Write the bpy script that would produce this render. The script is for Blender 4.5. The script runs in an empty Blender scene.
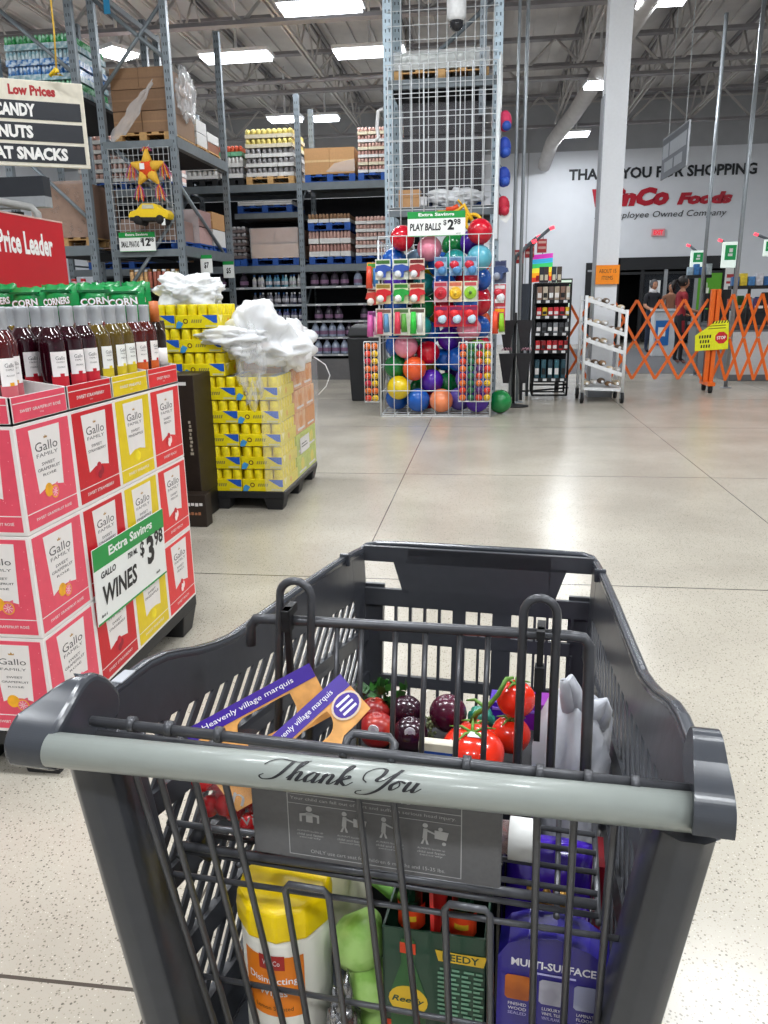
import bpy, bmesh, math, random
from mathutils import Vector, Matrix
rnd = random.Random(7)
COL = bpy.context.scene.collection
PI = math.pi

# ------------------------------------------------------------------ materials
def lin(h):
    h = h.lstrip('#')
    out = []
    for i in (0, 2, 4):
        c = int(h[i:i+2], 16) / 255.0
        out.append(c/12.92 if c <= 0.04045 else ((c+0.055)/1.055)**2.4)
    return tuple(out)

MATS = {}
def mat(name, hexc, rough=0.5, metal=0.0, var=0.06, scale=30.0, bump=0.0, trans=0.0, alpha=1.0, emit=0.0, coat=0.0, ior=1.45, hex2=None, spec=0.5):
    """procedural principled material: noise-modulated colour, optional bump"""
    if name in MATS: return MATS[name]
    m = bpy.data.materials.new(name); m.use_nodes = True
    nt = m.node_tree; N = nt.nodes; L = nt.links
    b = N['Principled BSDF']
    c = lin(hexc)
    tc = N.new('ShaderNodeTexCoord')
    nz = N.new('ShaderNodeTexNoise'); nz.inputs['Scale'].default_value = scale; nz.inputs['Detail'].default_value = 3
    L.new(tc.outputs['Object'], nz.inputs['Vector'])
    rp = N.new('ShaderNodeValToRGB')
    if hex2:
        c2 = lin(hex2); rp.color_ramp.elements[0].position = 0.42; rp.color_ramp.elements[1].position = 0.58
        rp.color_ramp.elements[0].color = (*c, 1); rp.color_ramp.elements[1].color = (*c2, 1)
    else:
        rp.color_ramp.elements[0].position = 0.3; rp.color_ramp.elements[1].position = 0.7
        rp.color_ramp.elements[0].color = (*[x*(1-var) for x in c], 1)
        rp.color_ramp.elements[1].color = (*[min(1, x*(1+var)) for x in c], 1)
    L.new(nz.outputs['Fac'], rp.inputs['Fac'])
    L.new(rp.outputs['Color'], b.inputs['Base Color'])
    b.inputs['Roughness'].default_value = rough
    b.inputs['Metallic'].default_value = metal
    b.inputs['IOR'].default_value = ior
    b.inputs['Specular IOR Level'].default_value = spec
    b.inputs['Transmission Weight'].default_value = trans
    b.inputs['Alpha'].default_value = alpha
    b.inputs['Coat Weight'].default_value = coat
    if emit > 0:
        b.inputs['Emission Color'].default_value = (*c, 1)
        b.inputs['Emission Strength'].default_value = emit
    if bump > 0:
        bp = N.new('ShaderNodeBump'); bp.inputs['Strength'].default_value = bump; bp.inputs['Distance'].default_value = 0.01
        L.new(nz.outputs['Fac'], bp.inputs['Height']); L.new(bp.outputs['Normal'], b.inputs['Normal'])
    MATS[name] = m
    return m

# ------------------------------------------------------------------ text
_TX = {}
def text_geo(body, shear=0.0, bold=0.0, sx=1.0):
    key = (body, shear, bold, sx)
    if key in _TX: return _TX[key]
    cu = bpy.data.curves.new('glyphs', 'FONT'); cu.body = body; cu.size = 1.0
    cu.align_x = 'CENTER'; cu.align_y = 'CENTER'; cu.shear = shear; cu.offset = bold; cu.resolution_u = 2
    o = bpy.data.objects.new('glyphs', cu); COL.objects.link(o)
    dg = bpy.context.evaluated_depsgraph_get(); dg.update()
    me = bpy.data.meshes.new_from_object(o.evaluated_get(dg))
    v = [tuple(x.co) for x in me.vertices]; f = [tuple(p.vertices) for p in me.polygons]
    if v:
        x0 = min(p[0] for p in v); x1 = max(p[0] for p in v); y0 = min(p[1] for p in v); y1 = max(p[1] for p in v)
        v = [(p[0]-(x0+x1)/2, p[1]-(y0+y1)/2, 0) for p in v]
        w, h = x1-x0, y1-y0
    else: w = h = 1
    bpy.data.objects.remove(o); bpy.data.curves.remove(cu); bpy.data.meshes.remove(me)
    _TX[key] = (v, f, w, h)
    return _TX[key]

# ------------------------------------------------------------------ mesh builder
def circ(n, r=1.0, a0=0.0): return [(r*math.cos(a0+2*PI*i/n), r*math.sin(a0+2*PI*i/n)) for i in range(n)]
class MB:
    def __init__(s): s.v = []; s.f = []; s.m = []; s.sm = []; s.mats = []
    def mi(s, m):
        if m not in s.mats: s.mats.append(m)
        return s.mats.index(m)
    def add(s, v, f, m, M=None, smooth=False):
        o = len(s.v); k = s.mi(m)
        if M is not None: v = [tuple(M @ Vector(p)) for p in v]
        s.v += [tuple(p) for p in v]
        for q in f:
            s.f.append(tuple(i+o for i in q)); s.m.append(k); s.sm.append(smooth)
        return s
    def box(s, x0, y0, z0, x1, y1, z1, m, M=None):
        v = [(x0,y0,z0),(x1,y0,z0),(x1,y1,z0),(x0,y1,z0),(x0,y0,z1),(x1,y0,z1),(x1,y1,z1),(x0,y1,z1)]
        f = [(0,3,2,1),(4,5,6,7),(0,1,5,4),(1,2,6,5),(2,3,7,6),(3,0,4,7)]
        return s.add(v, f, m, M)
    def hexa(s, p8, m, M=None):
        return s.add(p8, [(0,3,2,1),(4,5,6,7),(0,1,5,4),(1,2,6,5),(2,3,7,6),(3,0,4,7)], m, M)
    def quad(s, a, b, c, d, m, M=None): return s.add([a,b,c,d], [(0,1,2,3)], m, M)
    def tube(s, pts, r, m, n=8, closed=False, M=None, caps=True):
        P = [Vector(p) for p in pts]; k = len(P); V = []; F = []
        R = r if isinstance(r, (list, tuple)) else [r]*k
        up = None
        for i in range(k):
            if closed: t = P[(i+1) % k]-P[i-1]
            else: t = P[min(i+1, k-1)]-P[max(i-1, 0)]
            t.normalize() if t.length > 1e-9 else None
            if up is None:
                up = Vector((0,0,1)) if abs(t.z) < .9 else Vector((1,0,0))
            u = up - t*up.dot(t)
            if u.length < 1e-4: u = Vector((1,0,0)) - t*t.x
            u.normalize(); w = t.cross(u); up = u
            for j in range(n):
                a = 2*PI*j/n
                V.append(P[i] + (u*math.cos(a)+w*math.sin(a))*R[i])
        for i in range(k if closed else k-1):
            a = i*n; b = ((i+1) % k)*n
            for j in range(n):
                F.append((a+j, a+(j+1) % n, b+(j+1) % n, b+j))
        if caps and not closed:
            F.append(tuple(range(n-1, -1, -1))); F.append(tuple((k-1)*n+j for j in range(n)))
        return s.add(V, F, m, M, smooth=n > 4)
    def sweep(s, pts, sec, m, up=(0,0,1), closed=False, M=None):
        """sweep a 2D section (side, up) along a path"""
        P = [Vector(p) for p in pts]; k = len(P); n = len(sec); V = []; F = []; U = Vector(up)
        for i in range(k):
            if closed: t = P[(i+1) % k]-P[i-1]
            else: t = P[min(i+1, k-1)]-P[max(i-1, 0)]
            t.normalize(); sd = t.cross(U); sd.normalize(); u = sd.cross(t)
            for (a, b) in sec: V.append(P[i]+sd*a+u*b)
        for i in range(k if closed else k-1):
            a = i*n; b = ((i+1) % k)*n
            for j in range(n): F.append((a+j, a+(j+1) % n, b+(j+1) % n, b+j))
        if not closed:
            F.append(tuple(range(n-1, -1, -1))); F.append(tuple((k-1)*n+j for j in range(n)))
        return s.add(V, F, m, M)
    def lathe(s, prof, m, n=16, M=None, smooth=True, flat=1.0):
        V = []; F = []; k = len(prof)
        for (r, z) in prof:
            for j in range(n):
                a = 2*PI*(j+.5)/n; V.append((r*math.cos(a), r*math.sin(a)*flat, z))
        for i in range(k-1):
            for j in range(n):
                F.append((i*n+j, i*n+(j+1) % n, (i+1)*n+(j+1) % n, (i+1)*n+j))
        if prof[0][0] > 1e-6: F.append(tuple(range(n-1, -1, -1)))
        if prof[-1][0] > 1e-6: F.append(tuple((k-1)*n+j for j in range(n)))
        return s.add(V, F, m, M, smooth)
    def ball(s, c, r, m, n=12, k=8, M=None, sc=(1,1,1)):
        V = [(c[0], c[1], c[2]-r*sc[2])]; F = []
        for i in range(1, k):
            th = -PI/2+PI*i/k
            for j in range(n):
                a = 2*PI*j/n
                V.append((c[0]+r*sc[0]*math.cos(th)*math.cos(a), c[1]+r*sc[1]*math.cos(th)*math.sin(a), c[2]+r*sc[2]*math.sin(th)))
        V.append((c[0], c[1], c[2]+r*sc[2])); e = len(V)-1
        for j in range(n): F.append((0, 1+(j+1) % n, 1+j)); F.append((e, e-n+j, e-n+(j+1) % n))
        for i in range(k-2):
            for j in range(n):
                a = 1+i*n; b = a+n
                F.append((a+j, a+(j+1) % n, b+(j+1) % n, b+j))
        return s.add(V, F, m, M, True)
    def prism(s, poly, z0, z1, m, M=None, smooth=False):
        """poly in local xy extruded along z"""
        n = len(poly)
        V = [(x, y, z0) for x, y in poly]+[(x, y, z1) for x, y in poly]
        F = [tuple(range(n-1, -1, -1)), tuple(range(n, 2*n))]+[(i, (i+1) % n, n+(i+1) % n, n+i) for i in range(n)]
        return s.add(V, F, m, M, smooth)
    def text(s, body, m, w, h, M, shear=0.0, bold=0.0):
        """lettering fitted into a w x h box centred on M's origin, in M's xy plane"""
        v, f, W, H = text_geo(body, shear, bold)
        if not v: return s
        if h is None: h = H*w/W
        if w is None: w = W*h/H
        return s.add([(x*w/W, y*h/H, 0) for x, y, z in v], f, m, M)
    def build(s, name, parent=None, label=None, loc=None, bevel=0.0, M=None):
        me = bpy.data.meshes.new(name)
        me.from_pydata(s.v, [], s.f)
        for mm in s.mats: me.materials.append(mm)
        me.polygons.foreach_set('material_index', s.m)
        me.polygons.foreach_set('use_smooth', s.sm)
        me.update()
        o = bpy.data.objects.new(name, me); COL.objects.link(o)
        if parent is not None: o.parent = parent
        if M is not None: o.matrix_local = M
        if loc is not None: o.location = loc
        if label: o['label'] = label
        if bevel > 0:
            b = o.modifiers.new('soft_edges', 'BEVEL'); b.width = bevel; b.segments = 2; b.limit_method = 'ANGLE'
        return o

def plane_M(o, x, y):
    """matrix whose xy plane passes through o with the given axes"""
    x = Vector(x).normalized(); y = Vector(y); y = (y-x*y.dot(x)).normalized(); z = x.cross(y)
    return Matrix(((x.x, y.x, z.x, o[0]), (x.y, y.y, z.y, o[1]), (x.z, y.z, z.z, o[2]), (0,0,0,1)))
def front(x, y, z): return plane_M((x, y, z), (1,0,0), (0,0,1))       # faces -Y
def side(x, y, z): return plane_M((x, y, z), (0,1,0), (0,0,1))        # faces +X
def T(x, y, z): return Matrix.Translation((x, y, z))
def Rz(a): return Matrix.Rotation(a, 4, 'Z')
def Rx(a): return Matrix.Rotation(a, 4, 'X')
def Ry(a): return Matrix.Rotation(a, 4, 'Y')

# ------------------------------------------------------------------ object tree
def tag(o, label, cat, group=None, kind=None):
    o['label'] = label; o['category'] = cat
    if group: o['group'] = group
    if kind: o['kind'] = kind
    return o
def thing(name, label, cat, loc=(0,0,0), rz=0.0, group=None, rot=None):
    o = bpy.data.objects.new(name, None); o.empty_display_size = .05; COL.objects.link(o)
    o.location = loc; o.rotation_euler = rot if rot else (0, 0, rz)
    return tag(o, label, cat, group)
def struct(name, mb, parent=None):
    o = mb.build(name, parent); o['kind'] = 'structure'; return o
def kids(o): return [c for c in bpy.data.objects if c.parent == o]
def dup(src, loc, rz=None, label=None, group=None, rot=None):
    r = src.copy(); COL.objects.link(r); r.location = loc
    if rz is not None: r.rotation_euler = (0, 0, rz)
    if rot is not None: r.rotation_euler = rot
    if label: r['label'] = label
    if group: r['group'] = group
    for c in kids(src):
        d = c.copy(); COL.objects.link(d); d.parent = r
        for g in kids(c):
            e = g.copy(); COL.objects.link(e); e.parent = d
    return r

ORD = ('first', 'second', 'third', 'fourth', 'fifth', 'sixth', 'seventh', 'eighth', 'ninth', 'tenth', 'eleventh', 'twelfth', 'thirteenth', 'fourteenth', 'fifteenth', 'sixteenth', 'seventeenth', 'eighteenth', 'nineteenth', 'twentieth')
def smooth_loop(P, k=4):
    n = len(P); out = []
    for i in range(n):
        a, b, c, d = P[i-1], P[i], P[(i+1) % n], P[(i+2) % n]
        for j in range(k):
            t = j/k
            out.append(tuple(.5*(2*b[q]+(c[q]-a[q])*t+(2*a[q]-5*b[q]+4*c[q]-d[q])*t*t+(3*b[q]-a[q]-3*c[q]+d[q])*t**3) for q in (0, 1)))
    return out
# ================================================================== camera
F_PX = 770.0
cam_d = bpy.data.cameras.new('camera'); cam = bpy.data.objects.new('camera', cam_d); COL.objects.link(cam)
cam_d.sensor_fit = 'VERTICAL'; cam_d.sensor_height = 36.0; cam_d.lens = 36.0*F_PX/1024; cam_d.clip_start = .02; cam_d.clip_end = 200
_p = math.radians(15.25); _r = math.radians(0.93)
_up = Vector((-math.sin(_r)*math.cos(_p), -math.cos(_r)*math.cos(_p), -math.sin(_p)))   # store axes seen from the lens
_fw = Vector((104.0, -212.0, F_PX)).normalized(); _fw = (_fw-_up*_fw.dot(_up)).normalized()
_rt = _fw.cross(_up)
if _rt.x < 0: _rt = -_rt
R3 = Matrix((_rt, _fw, _up))              # lens (right, down, forward) -> store (X, Y, Z)
cx, cy, cz = R3 @ Vector((1,0,0)), R3 @ Vector((0,-1,0)), R3 @ Vector((0,0,-1))
cam.matrix_world = Matrix(((cx.x, cy.x, cz.x, 0), (cx.y, cy.y, cz.y, 0), (cx.z, cy.z, cz.z, 1.3), (0,0,0,1)))
bpy.context.scene.camera = cam
sc = bpy.context.scene
sc.view_settings.view_transform = 'Standard'; sc.view_settings.look = 'None'; sc.view_settings.exposure = 0.0
sc.cycles.use_denoising = True; sc.cycles.max_bounces = 6; sc.cycles.transparent_max_bounces = 12
sc.cycles.caustics_reflective = False; sc.cycles.caustics_refractive = False
w = bpy.data.worlds.new('hall_air'); sc.world = w; w.use_nodes = True
w.node_tree.nodes['Background'].inputs['Color'].default_value = (.8, .88, 1, 1)
w.node_tree.nodes['Background'].inputs['Strength'].default_value = 0.2

# ================================================================== setting
def floor_mat():
    m = bpy.data.materials.new('polished terrazzo concrete'); m.use_nodes = True
    nt = m.node_tree; N = nt.nodes; L = nt.links; b = N['Principled BSDF']
    tc = N.new('ShaderNodeTexCoord')
    big = N.new('ShaderNodeTexNoise'); big.inputs['Scale'].default_value = 1.3; big.inputs['Detail'].default_value = 5
    L.new(tc.outputs['Object'], big.inputs['Vector'])
    r1 = N.new('ShaderNodeValToRGB'); r1.color_ramp.elements[0].position = .35; r1.color_ramp.elements[1].position = .65
    r1.color_ramp.elements[0].color = (*lin('a8a296'), 1); r1.color_ramp.elements[1].color = (*lin('b7b1a4'), 1)
    L.new(big.outputs['Fac'], r1.inputs['Fac'])
    col = r1.outputs['Color']
    for (sc_, th, hx, fac) in ((95, .23, '6a655a', .85), (150, .26, '857f70', .75), (60, .16, '534f47', .8), (240, .26, 'a39c8c', .8), (120, .16, 'd0cabd', .9)):
        vo = N.new('ShaderNodeTexVoronoi'); vo.inputs['Scale'].default_value = sc_
        L.new(tc.outputs['Object'], vo.inputs['Vector'])
        lt = N.new('ShaderNodeMath'); lt.operation = 'LESS_THAN'; lt.inputs[1].default_value = th
        L.new(vo.outputs['Distance'], lt.inputs[0])
        # only a share of the cells carries a chip
        sp = N.new('ShaderNodeSeparateColor'); L.new(vo.outputs['Color'], sp.inputs['Color'])
        g2 = N.new('ShaderNodeMath'); g2.operation = 'GREATER_THAN'; g2.inputs[1].default_value = .48
        L.new(sp.outputs['Red'], g2.inputs[0])
        mu = N.new('ShaderNodeMath'); mu.operation = 'MULTIPLY'; L.new(lt.outputs[0], mu.inputs[0]); L.new(g2.outputs[0], mu.inputs[1])
        m2 = N.new('ShaderNodeMath'); m2.operation = 'MULTIPLY'; m2.inputs[1].default_value = fac; L.new(mu.outputs[0], m2.inputs[0])
        mx = N.new('ShaderNodeMix'); mx.data_type = 'RGBA'
        L.new(m2.outputs[0], mx.inputs['Factor']); L.new(col, mx.inputs['A']); mx.inputs['B'].default_value = (*lin(hx), 1)
        col = mx.outputs['Result']
    # saw-cut joints of the slab
    sx = N.new('ShaderNodeSeparateXYZ'); L.new(tc.outputs['Object'], sx.inputs['Vector'])
    def joint(out, off, pitch, half):
        a = N.new('ShaderNodeMath'); a.operation = 'SUBTRACT'; a.inputs[1].default_value = off; L.new(out, a.inputs[0])
        p = N.new('ShaderNodeMath'); p.operation = 'PINGPONG'; p.inputs[1].default_value = pitch/2; L.new(a.outputs[0], p.inputs[0])
        l = N.new('ShaderNodeMath'); l.operation = 'LESS_THAN'; l.inputs[1].default_value = half; L.new(p.outputs[0], l.inputs[0])
        return l.outputs[0]
    jx = joint(sx.outputs['X'], -.62, 2.29, .003); jy = joint(sx.outputs['Y'], 1.14, 2.36, .0045)
    mxm = N.new('ShaderNodeMath'); mxm.operation = 'MAXIMUM'; L.new(jx, mxm.inputs[0]); L.new(jy, mxm.inputs[1])
    jm = N.new('ShaderNodeMix'); jm.data_type = 'RGBA'; L.new(mxm.outputs[0], jm.inputs['Factor']); L.new(col, jm.inputs['A']); jm.inputs['B'].default_value = (*lin('4a463f'), 1)
    L.new(jm.outputs['Result'], b.inputs['Base Color'])
    rr = N.new('ShaderNodeMapRange'); rr.inputs['To Min'].default_value = .16; rr.inputs['To Max'].default_value = .3
    L.new(big.outputs['Fac'], rr.inputs['Value']); L.new(rr.outputs['Result'], b.inputs['Roughness'])
    return m

XL, XR, YB, YF = -13.0, 14.0, -7.0, 24.0
struct('floor', MB().box(XL, YB, -.12, XR, YF+4, 0, floor_mat()))
m_wall = mat('white painted wall', 'dfe3ea', .75, var=.02, scale=3)
m_wallg = mat('grey wall band', 'aeb1b6', .8, var=.05, scale=3)
wb = MB()
DX0, DX1, DZ = 3.62, 6.75, 2.28          # entrance opening
wb.box(XL, YF, 0, DX0, YF+.3, 5.3, m_wall).box(DX1, YF, 0, XR, YF+.3, 5.3, m_wall).box(DX0, YF, DZ, DX1, YF+.3, 5.3, m_wall)
wb.box(XL, YF+.02, 5.3, XR, YF+.3, 6.78, m_wallg)
for x in (-.2, .75, 1.05): wb.box(x, YF-.03, 0, x+.03, YF, 6.2, m_wallg)
struct('wall_back', wb)
struct('wall_left', MB().box(XL-.3, YB, 0, XL, YF, 6.78, m_wall))
struct('wall_right', MB().box(XR, YB, 0, XR+.3, YF, 6.78, m_wall))
struct('wall_front', MB().box(XL, YB-.3, 0, XR, YB, 6.78, m_wall))
# roof deck and steelwork
m_deck = mat('grey white roof deck', 'd3d0cf', .7, var=.08, scale=2)
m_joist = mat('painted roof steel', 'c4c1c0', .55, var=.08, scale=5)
m_joistd = mat('shaded roof steel', '8f8d90', .6, var=.1, scale=5)  # darker copy of the roof steel, its shade put into the colour
dk = MB(); dk.box(XL, YB, 6.75, XR, YF+.3, 6.78, m_deck)
for i in range(0, 62):
    x = XL + .2 + i*.44
    dk.box(x, YB, 6.70, x+.2, YF, 6.75, m_deck)
ceil = struct('ceiling', dk)
for i, x in enumerate((-11.2, -9.2, -7.2, -5.35, -3.55, -1.75, .05, 1.75, 3.45, 5.15, 6.9, 8.7, 10.7)):
    j = MB()
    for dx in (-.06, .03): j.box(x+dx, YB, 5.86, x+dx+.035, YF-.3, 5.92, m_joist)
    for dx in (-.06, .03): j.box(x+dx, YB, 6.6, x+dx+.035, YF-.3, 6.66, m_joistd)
    y = YB
    while y < YF-1.4:
        j.tube([(x, y, 5.9), (x, y+.6, 6.63), (x, y+1.2, 5.9)], .022, m_joist, n=5); y += 1.2
    struct('trim_1', j)
for y in (5.2, 9.4, 13.6, 17.8, 22.4):
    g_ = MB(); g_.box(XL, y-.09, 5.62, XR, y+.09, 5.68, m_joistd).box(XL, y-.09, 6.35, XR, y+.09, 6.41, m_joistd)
    x = XL
    while x < XR-1: g_.tube([(x, y, 5.66), (x+.75, y, 6.38), (x+1.5, y, 5.66)], .035, m_joist, n=5); x += 1.5
    struct('trim_2', g_)
for y in (7.4, 11.6, 15.9, 20.0, 23.4):
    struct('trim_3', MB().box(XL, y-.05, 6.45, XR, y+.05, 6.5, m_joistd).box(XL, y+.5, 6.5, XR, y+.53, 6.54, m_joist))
pp = MB()   # sprinkler pipes under the joists
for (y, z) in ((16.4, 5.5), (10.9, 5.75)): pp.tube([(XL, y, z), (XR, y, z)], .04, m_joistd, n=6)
struct('trim_4', pp)
# white duct running to the back wall
struct('trim_5', MB().tube([(2.6, 2, 5.75), (2.4, 12, 5.7), (1.95, 20.5, 5.55), (1.6, 22.6, 5.3), (1.5, 23.9, 4.95)], [.18]*5, m_joist, n=14))
# white square column
m_col = mat('white column paint', 'd8dbe0', .5, var=.02); m_cold = mat('column guard steel', '8e9298', .4, metal=.4)
cl = MB(); cl.box(1.4, 10.87, 0, 1.68, 11.15, 6.7, m_col).box(1.385, 10.86, 0, 1.40, 11.16, 3.75, m_cold).box(1.38, 10.85, 0, 1.7, 11.17, .14, m_cold)
struct('column', cl)
# entrance: black storefront framing with a dark vestibule behind
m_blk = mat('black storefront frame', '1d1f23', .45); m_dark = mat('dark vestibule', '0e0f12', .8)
m_glass = mat('smoked door glass', '3a3f47', .08, trans=.6, alpha=.85)
m_steel = mat('brushed steel', 'a7abb0', .35, metal=.7)
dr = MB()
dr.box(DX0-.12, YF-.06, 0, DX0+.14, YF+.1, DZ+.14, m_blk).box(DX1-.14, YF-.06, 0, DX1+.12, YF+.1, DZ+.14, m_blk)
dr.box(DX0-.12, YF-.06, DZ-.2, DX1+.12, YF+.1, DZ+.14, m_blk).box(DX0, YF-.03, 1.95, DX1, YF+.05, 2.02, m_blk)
d1 = struct('door_1', dr)
def part_struct(name, mb): return mb.build(name, d1)
for x in (4.4, 5.05, 5.9): part_struct('mullion', MB().box(x-.05, YF-.04, 0, x+.05, YF+.06, 2.2, m_blk if x < 5 else m_steel))
for (a, c) in ((4.45, 5.0), (5.1, 5.85), (5.95, 6.61)): part_struct('glass_pane', MB().box(a, YF, .1, c, YF+.02, 1.95, m_glass))
part_struct('notice', MB().box(4.62, YF-.03, 1.3, 4.92, YF-.01, 1.78, mat('white paper', 'e6e8ea', .7)))
m_lime = mat('lime green poster', '5fae2c', .5)
ps = MB().box(5.95, YF-.03, .95, 6.6, YF-.01, 1.95, m_lime)
ps.prism([(-.1,-.18),(.1,-.18),(.12,.1),(-.12,.1)], .012, .016, mat('white poster print', 'e8efe0', .6), front(6.15, YF-.02, 1.45))
ps.tube([(6.09, YF-.036, 1.55), (6.1, YF-.036, 1.68), (6.2, YF-.036, 1.68), (6.21, YF-.036, 1.55)], .015, MATS['white poster print'], n=5)
part_struct('poster', ps)
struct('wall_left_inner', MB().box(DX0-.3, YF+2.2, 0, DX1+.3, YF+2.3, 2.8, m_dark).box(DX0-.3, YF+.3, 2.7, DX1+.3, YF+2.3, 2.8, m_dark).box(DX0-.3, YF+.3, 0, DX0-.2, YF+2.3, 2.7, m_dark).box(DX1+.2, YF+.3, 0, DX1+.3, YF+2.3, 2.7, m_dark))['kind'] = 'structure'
struct('door_2', MB().box(2.8, YF-.05, 0, 3.12, YF, 2.3, m_blk).box(2.85, YF-.06, 2.05, 3.05, YF-.05, 2.1, m_steel))
# dark mat in front of the entrance
struct('trim_6', MB().box(.8, 14.35, .0, 6.4, 21.5, .006, mat('grey entrance matting', '65666a', .85, var=.12, scale=60)))

# ------------------------------------------------------------------ lamps (bright strip fixtures)
m_tube = mat('lit lamp tube', 'f4f8ff', .4, emit=9.0); m_fix = mat('white lamp housing', 'e8eaec', .5)
def fixture(x, y, z, L_, ry, label, power, group='ceiling strip lamps'):
    t = thing('strip_lamp', label, 'ceiling lamp', (x, y, z), ry, group)
    MB().box(-L_/2-.04, -.25, .03, L_/2+.04, .25, .09, m_fix).box(-.02, -.02, .09, .02, .02, 6.695-z, m_fix).build('housing', t)
    d = MB()
    for k in (-.2, -.12, -.04, .04, .12, .2): d.tube([(-L_/2, k, .0), (L_/2, k, .0)], .03, m_tube, n=8)
    d.build('lamp_tubes', t)
    ld = bpy.data.lights.new('strip_light', 'AREA'); ld.shape = 'RECTANGLE'; ld.size = L_; ld.size_y = .36; ld.energy = power
    ld.color = (.95, .98, 1.0)
    lo = bpy.data.objects.new('strip_light', ld); COL.objects.link(lo); lo.parent = t; lo.location = (0, 0, -.04)
    return t
P_ = 84
fixture(-2.56, 12.85, 5.55, 1.2, .0, 'lit strip lamp cut by the top edge above the tall rack upright', P_)
fixture(-4.54, 14.95, 5.55, 1.2, .0, 'lit strip lamp above the upper boxes of the tall side rack', P_)
fixture(-2.16, 15.1, 5.55, 1.2, .0, 'lit strip lamp beside the left post of the caged rack tower', P_)
fixture(-4.9, 19.8, 5.55, .75, .0, 'small far strip lamp above the stacked white cases, left of a pair', P_)
fixture(-3.95, 19.9, 5.55, .6, .0, 'small far strip lamp above the brown boxes, right of a pair', P_)
fixture(2.12, 17.5, 5.4, .5, .1, 'lit lamp partly hidden behind the white column', P_)
fixture(2.15, 22.0, 5.35, .62, .0, 'lit lamp low over the far wall left of the white column', P_)
fixture(2.5, 13.6, 5.6, .7, .0, 'lit lamp at the top edge right of the white column', P_)
fixture(-6.35, 14.05, 5.45, .5, PI/2-.5, 'slanted strip lamp glimpsed between the uprights of the tall side rack', P_)
for (x, y) in ((-4.2, 6.2), (-1.0, 6.6), (2.4, 6.4), (5.6, 6.2), (-4.4, 1.6), (-1.2, 1.4), (1.6, 1.2), (4.8, 1.4), (-2.6, -3.0), (.6, -3.0), (3.8, -3.0), (10, 17), (9.5, 12.2), (-9.2, 17), (-9, 8)):
    fixture(x, y, 5.6, 1.2, 0, 'lit strip lamp hanging under the roof joists, overhead and out of view', P_*1.3, 'overhead lamps out of view')
# ================================================================== shopping cart
CA = math.radians(5.86); CO = Vector((-.0964, .5045, 0))
def cw(x, y, z): return Vector((CO.x + x*math.cos(CA) + y*math.sin(CA), CO.y - x*math.sin(CA) + y*math.cos(CA), z))
m_cp = mat('charcoal cart plastic', '393b40', .3, var=.05, scale=60, bump=.02)
m_cp2 = mat('smooth charcoal cart rim', '3e4147', .22, var=.04)
m_wire = mat('grey coated cart wire', '4c4d51', .3, metal=.35, var=.08, scale=80)
m_hand = mat('light grey handle plastic', '8e9490', .3, var=.03, coat=.2)
m_blackp = mat('black strap', '17171a', .5)
cart = thing('shopping_cart', 'large grey plastic shopping cart full of groceries, Thank You on its handle', 'shopping cart', CO, -CA)
W0, KY, TZ = .2646, .0708, .14
def wx(y, z): return W0-KY*y+(TZ-.11*max(0, y)/.8)*(z-.95)
PROF = [(.06,.953),(.10,.954),(.145,.954),(.175,.949),(.2,.941),(.23,.93),(.27,.919),(.31,.911),(.4,.905),(.55,.896),(.7,.883),(.80,.868)]
def pz(y):
    if y <= PROF[0][0]: return PROF[0][1]
    for (a, b), (c, d) in zip(PROF, PROF[1:]):
        if y <= c: return b+(d-b)*(y-a)/(c-a)
    return PROF[-1][1]
YFR = .80; ZB = .50
def fy(z): return YFR-.05*(.87-z)/.37            # front panel leans in towards the floor
def panel(s, mb, pts, th=.0035):
    """polygon given as (y,z) on the side wall, with thickness"""
    o = [(s*wx(y, z), y, z) for y, z in pts]; i = [(s*(wx(y, z)-th), y, z) for y, z in pts]
    n = len(pts); F = [tuple(range(n)), tuple(range(2*n-1, n-1, -1))]+[(k, n+k, n+(k+1) % n, (k+1) % n) for k in range(n)]
    mb.add(o+i, F, m_cp)
def zt(y): return .912-.165*y
for s in (-1, 1):
    mb = MB()
    # solid band under the rim
    for (a, b), (c, d) in zip(PROF, PROF[1:]): panel(s, mb, [(a, zt(a)), (c, zt(c)), (c, d), (a, b)])
    rows = 4; RH, RB = .062, .024
    y0, y1 = .115, .745
    for r in range(rows):
        top = lambda y, r=r: zt(y)-r*(RH+RB)
        bot = lambda y, r=r: top(y)-RH
        nb = 19; pitch = (y1-y0)/nb; lean = .075
        for k in range(nb+1):
            a = y0+k*pitch-pitch*.22; b = a+pitch*.44
            lo = max(y0-.055, a-lean/2); lo2 = max(y0-.05, b-lean/2); hi = min(y1+.055, a+lean/2); hi2 = min(y1+.055, b+lean/2)
            panel(s, mb, [(lo, bot(lo)), (lo2, bot(lo2)), (hi2, top(hi2)), (hi, top(hi))])
        panel(s, mb, [(.06, bot(.06)-RB), (YFR-.02, bot(YFR-.02)-RB), (YFR-.02, bot(YFR-.02)), (.06, bot(.06))], .010)
    zl = lambda y: zt(y)-rows*(RH+RB)
    panel(s, mb, [(.06, ZB), (.745, ZB), (.745, zl(.745)), (.06, zl(.06))])
    panel(s, mb, [(.03, ZB), (.085, ZB), (.085, .935), (.03, .925)])
    panel(s, mb, [(.735, ZB), (fy(ZB), ZB), (YFR, .868), (.735, .876)])
    mb.build('side_panel', cart)
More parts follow.
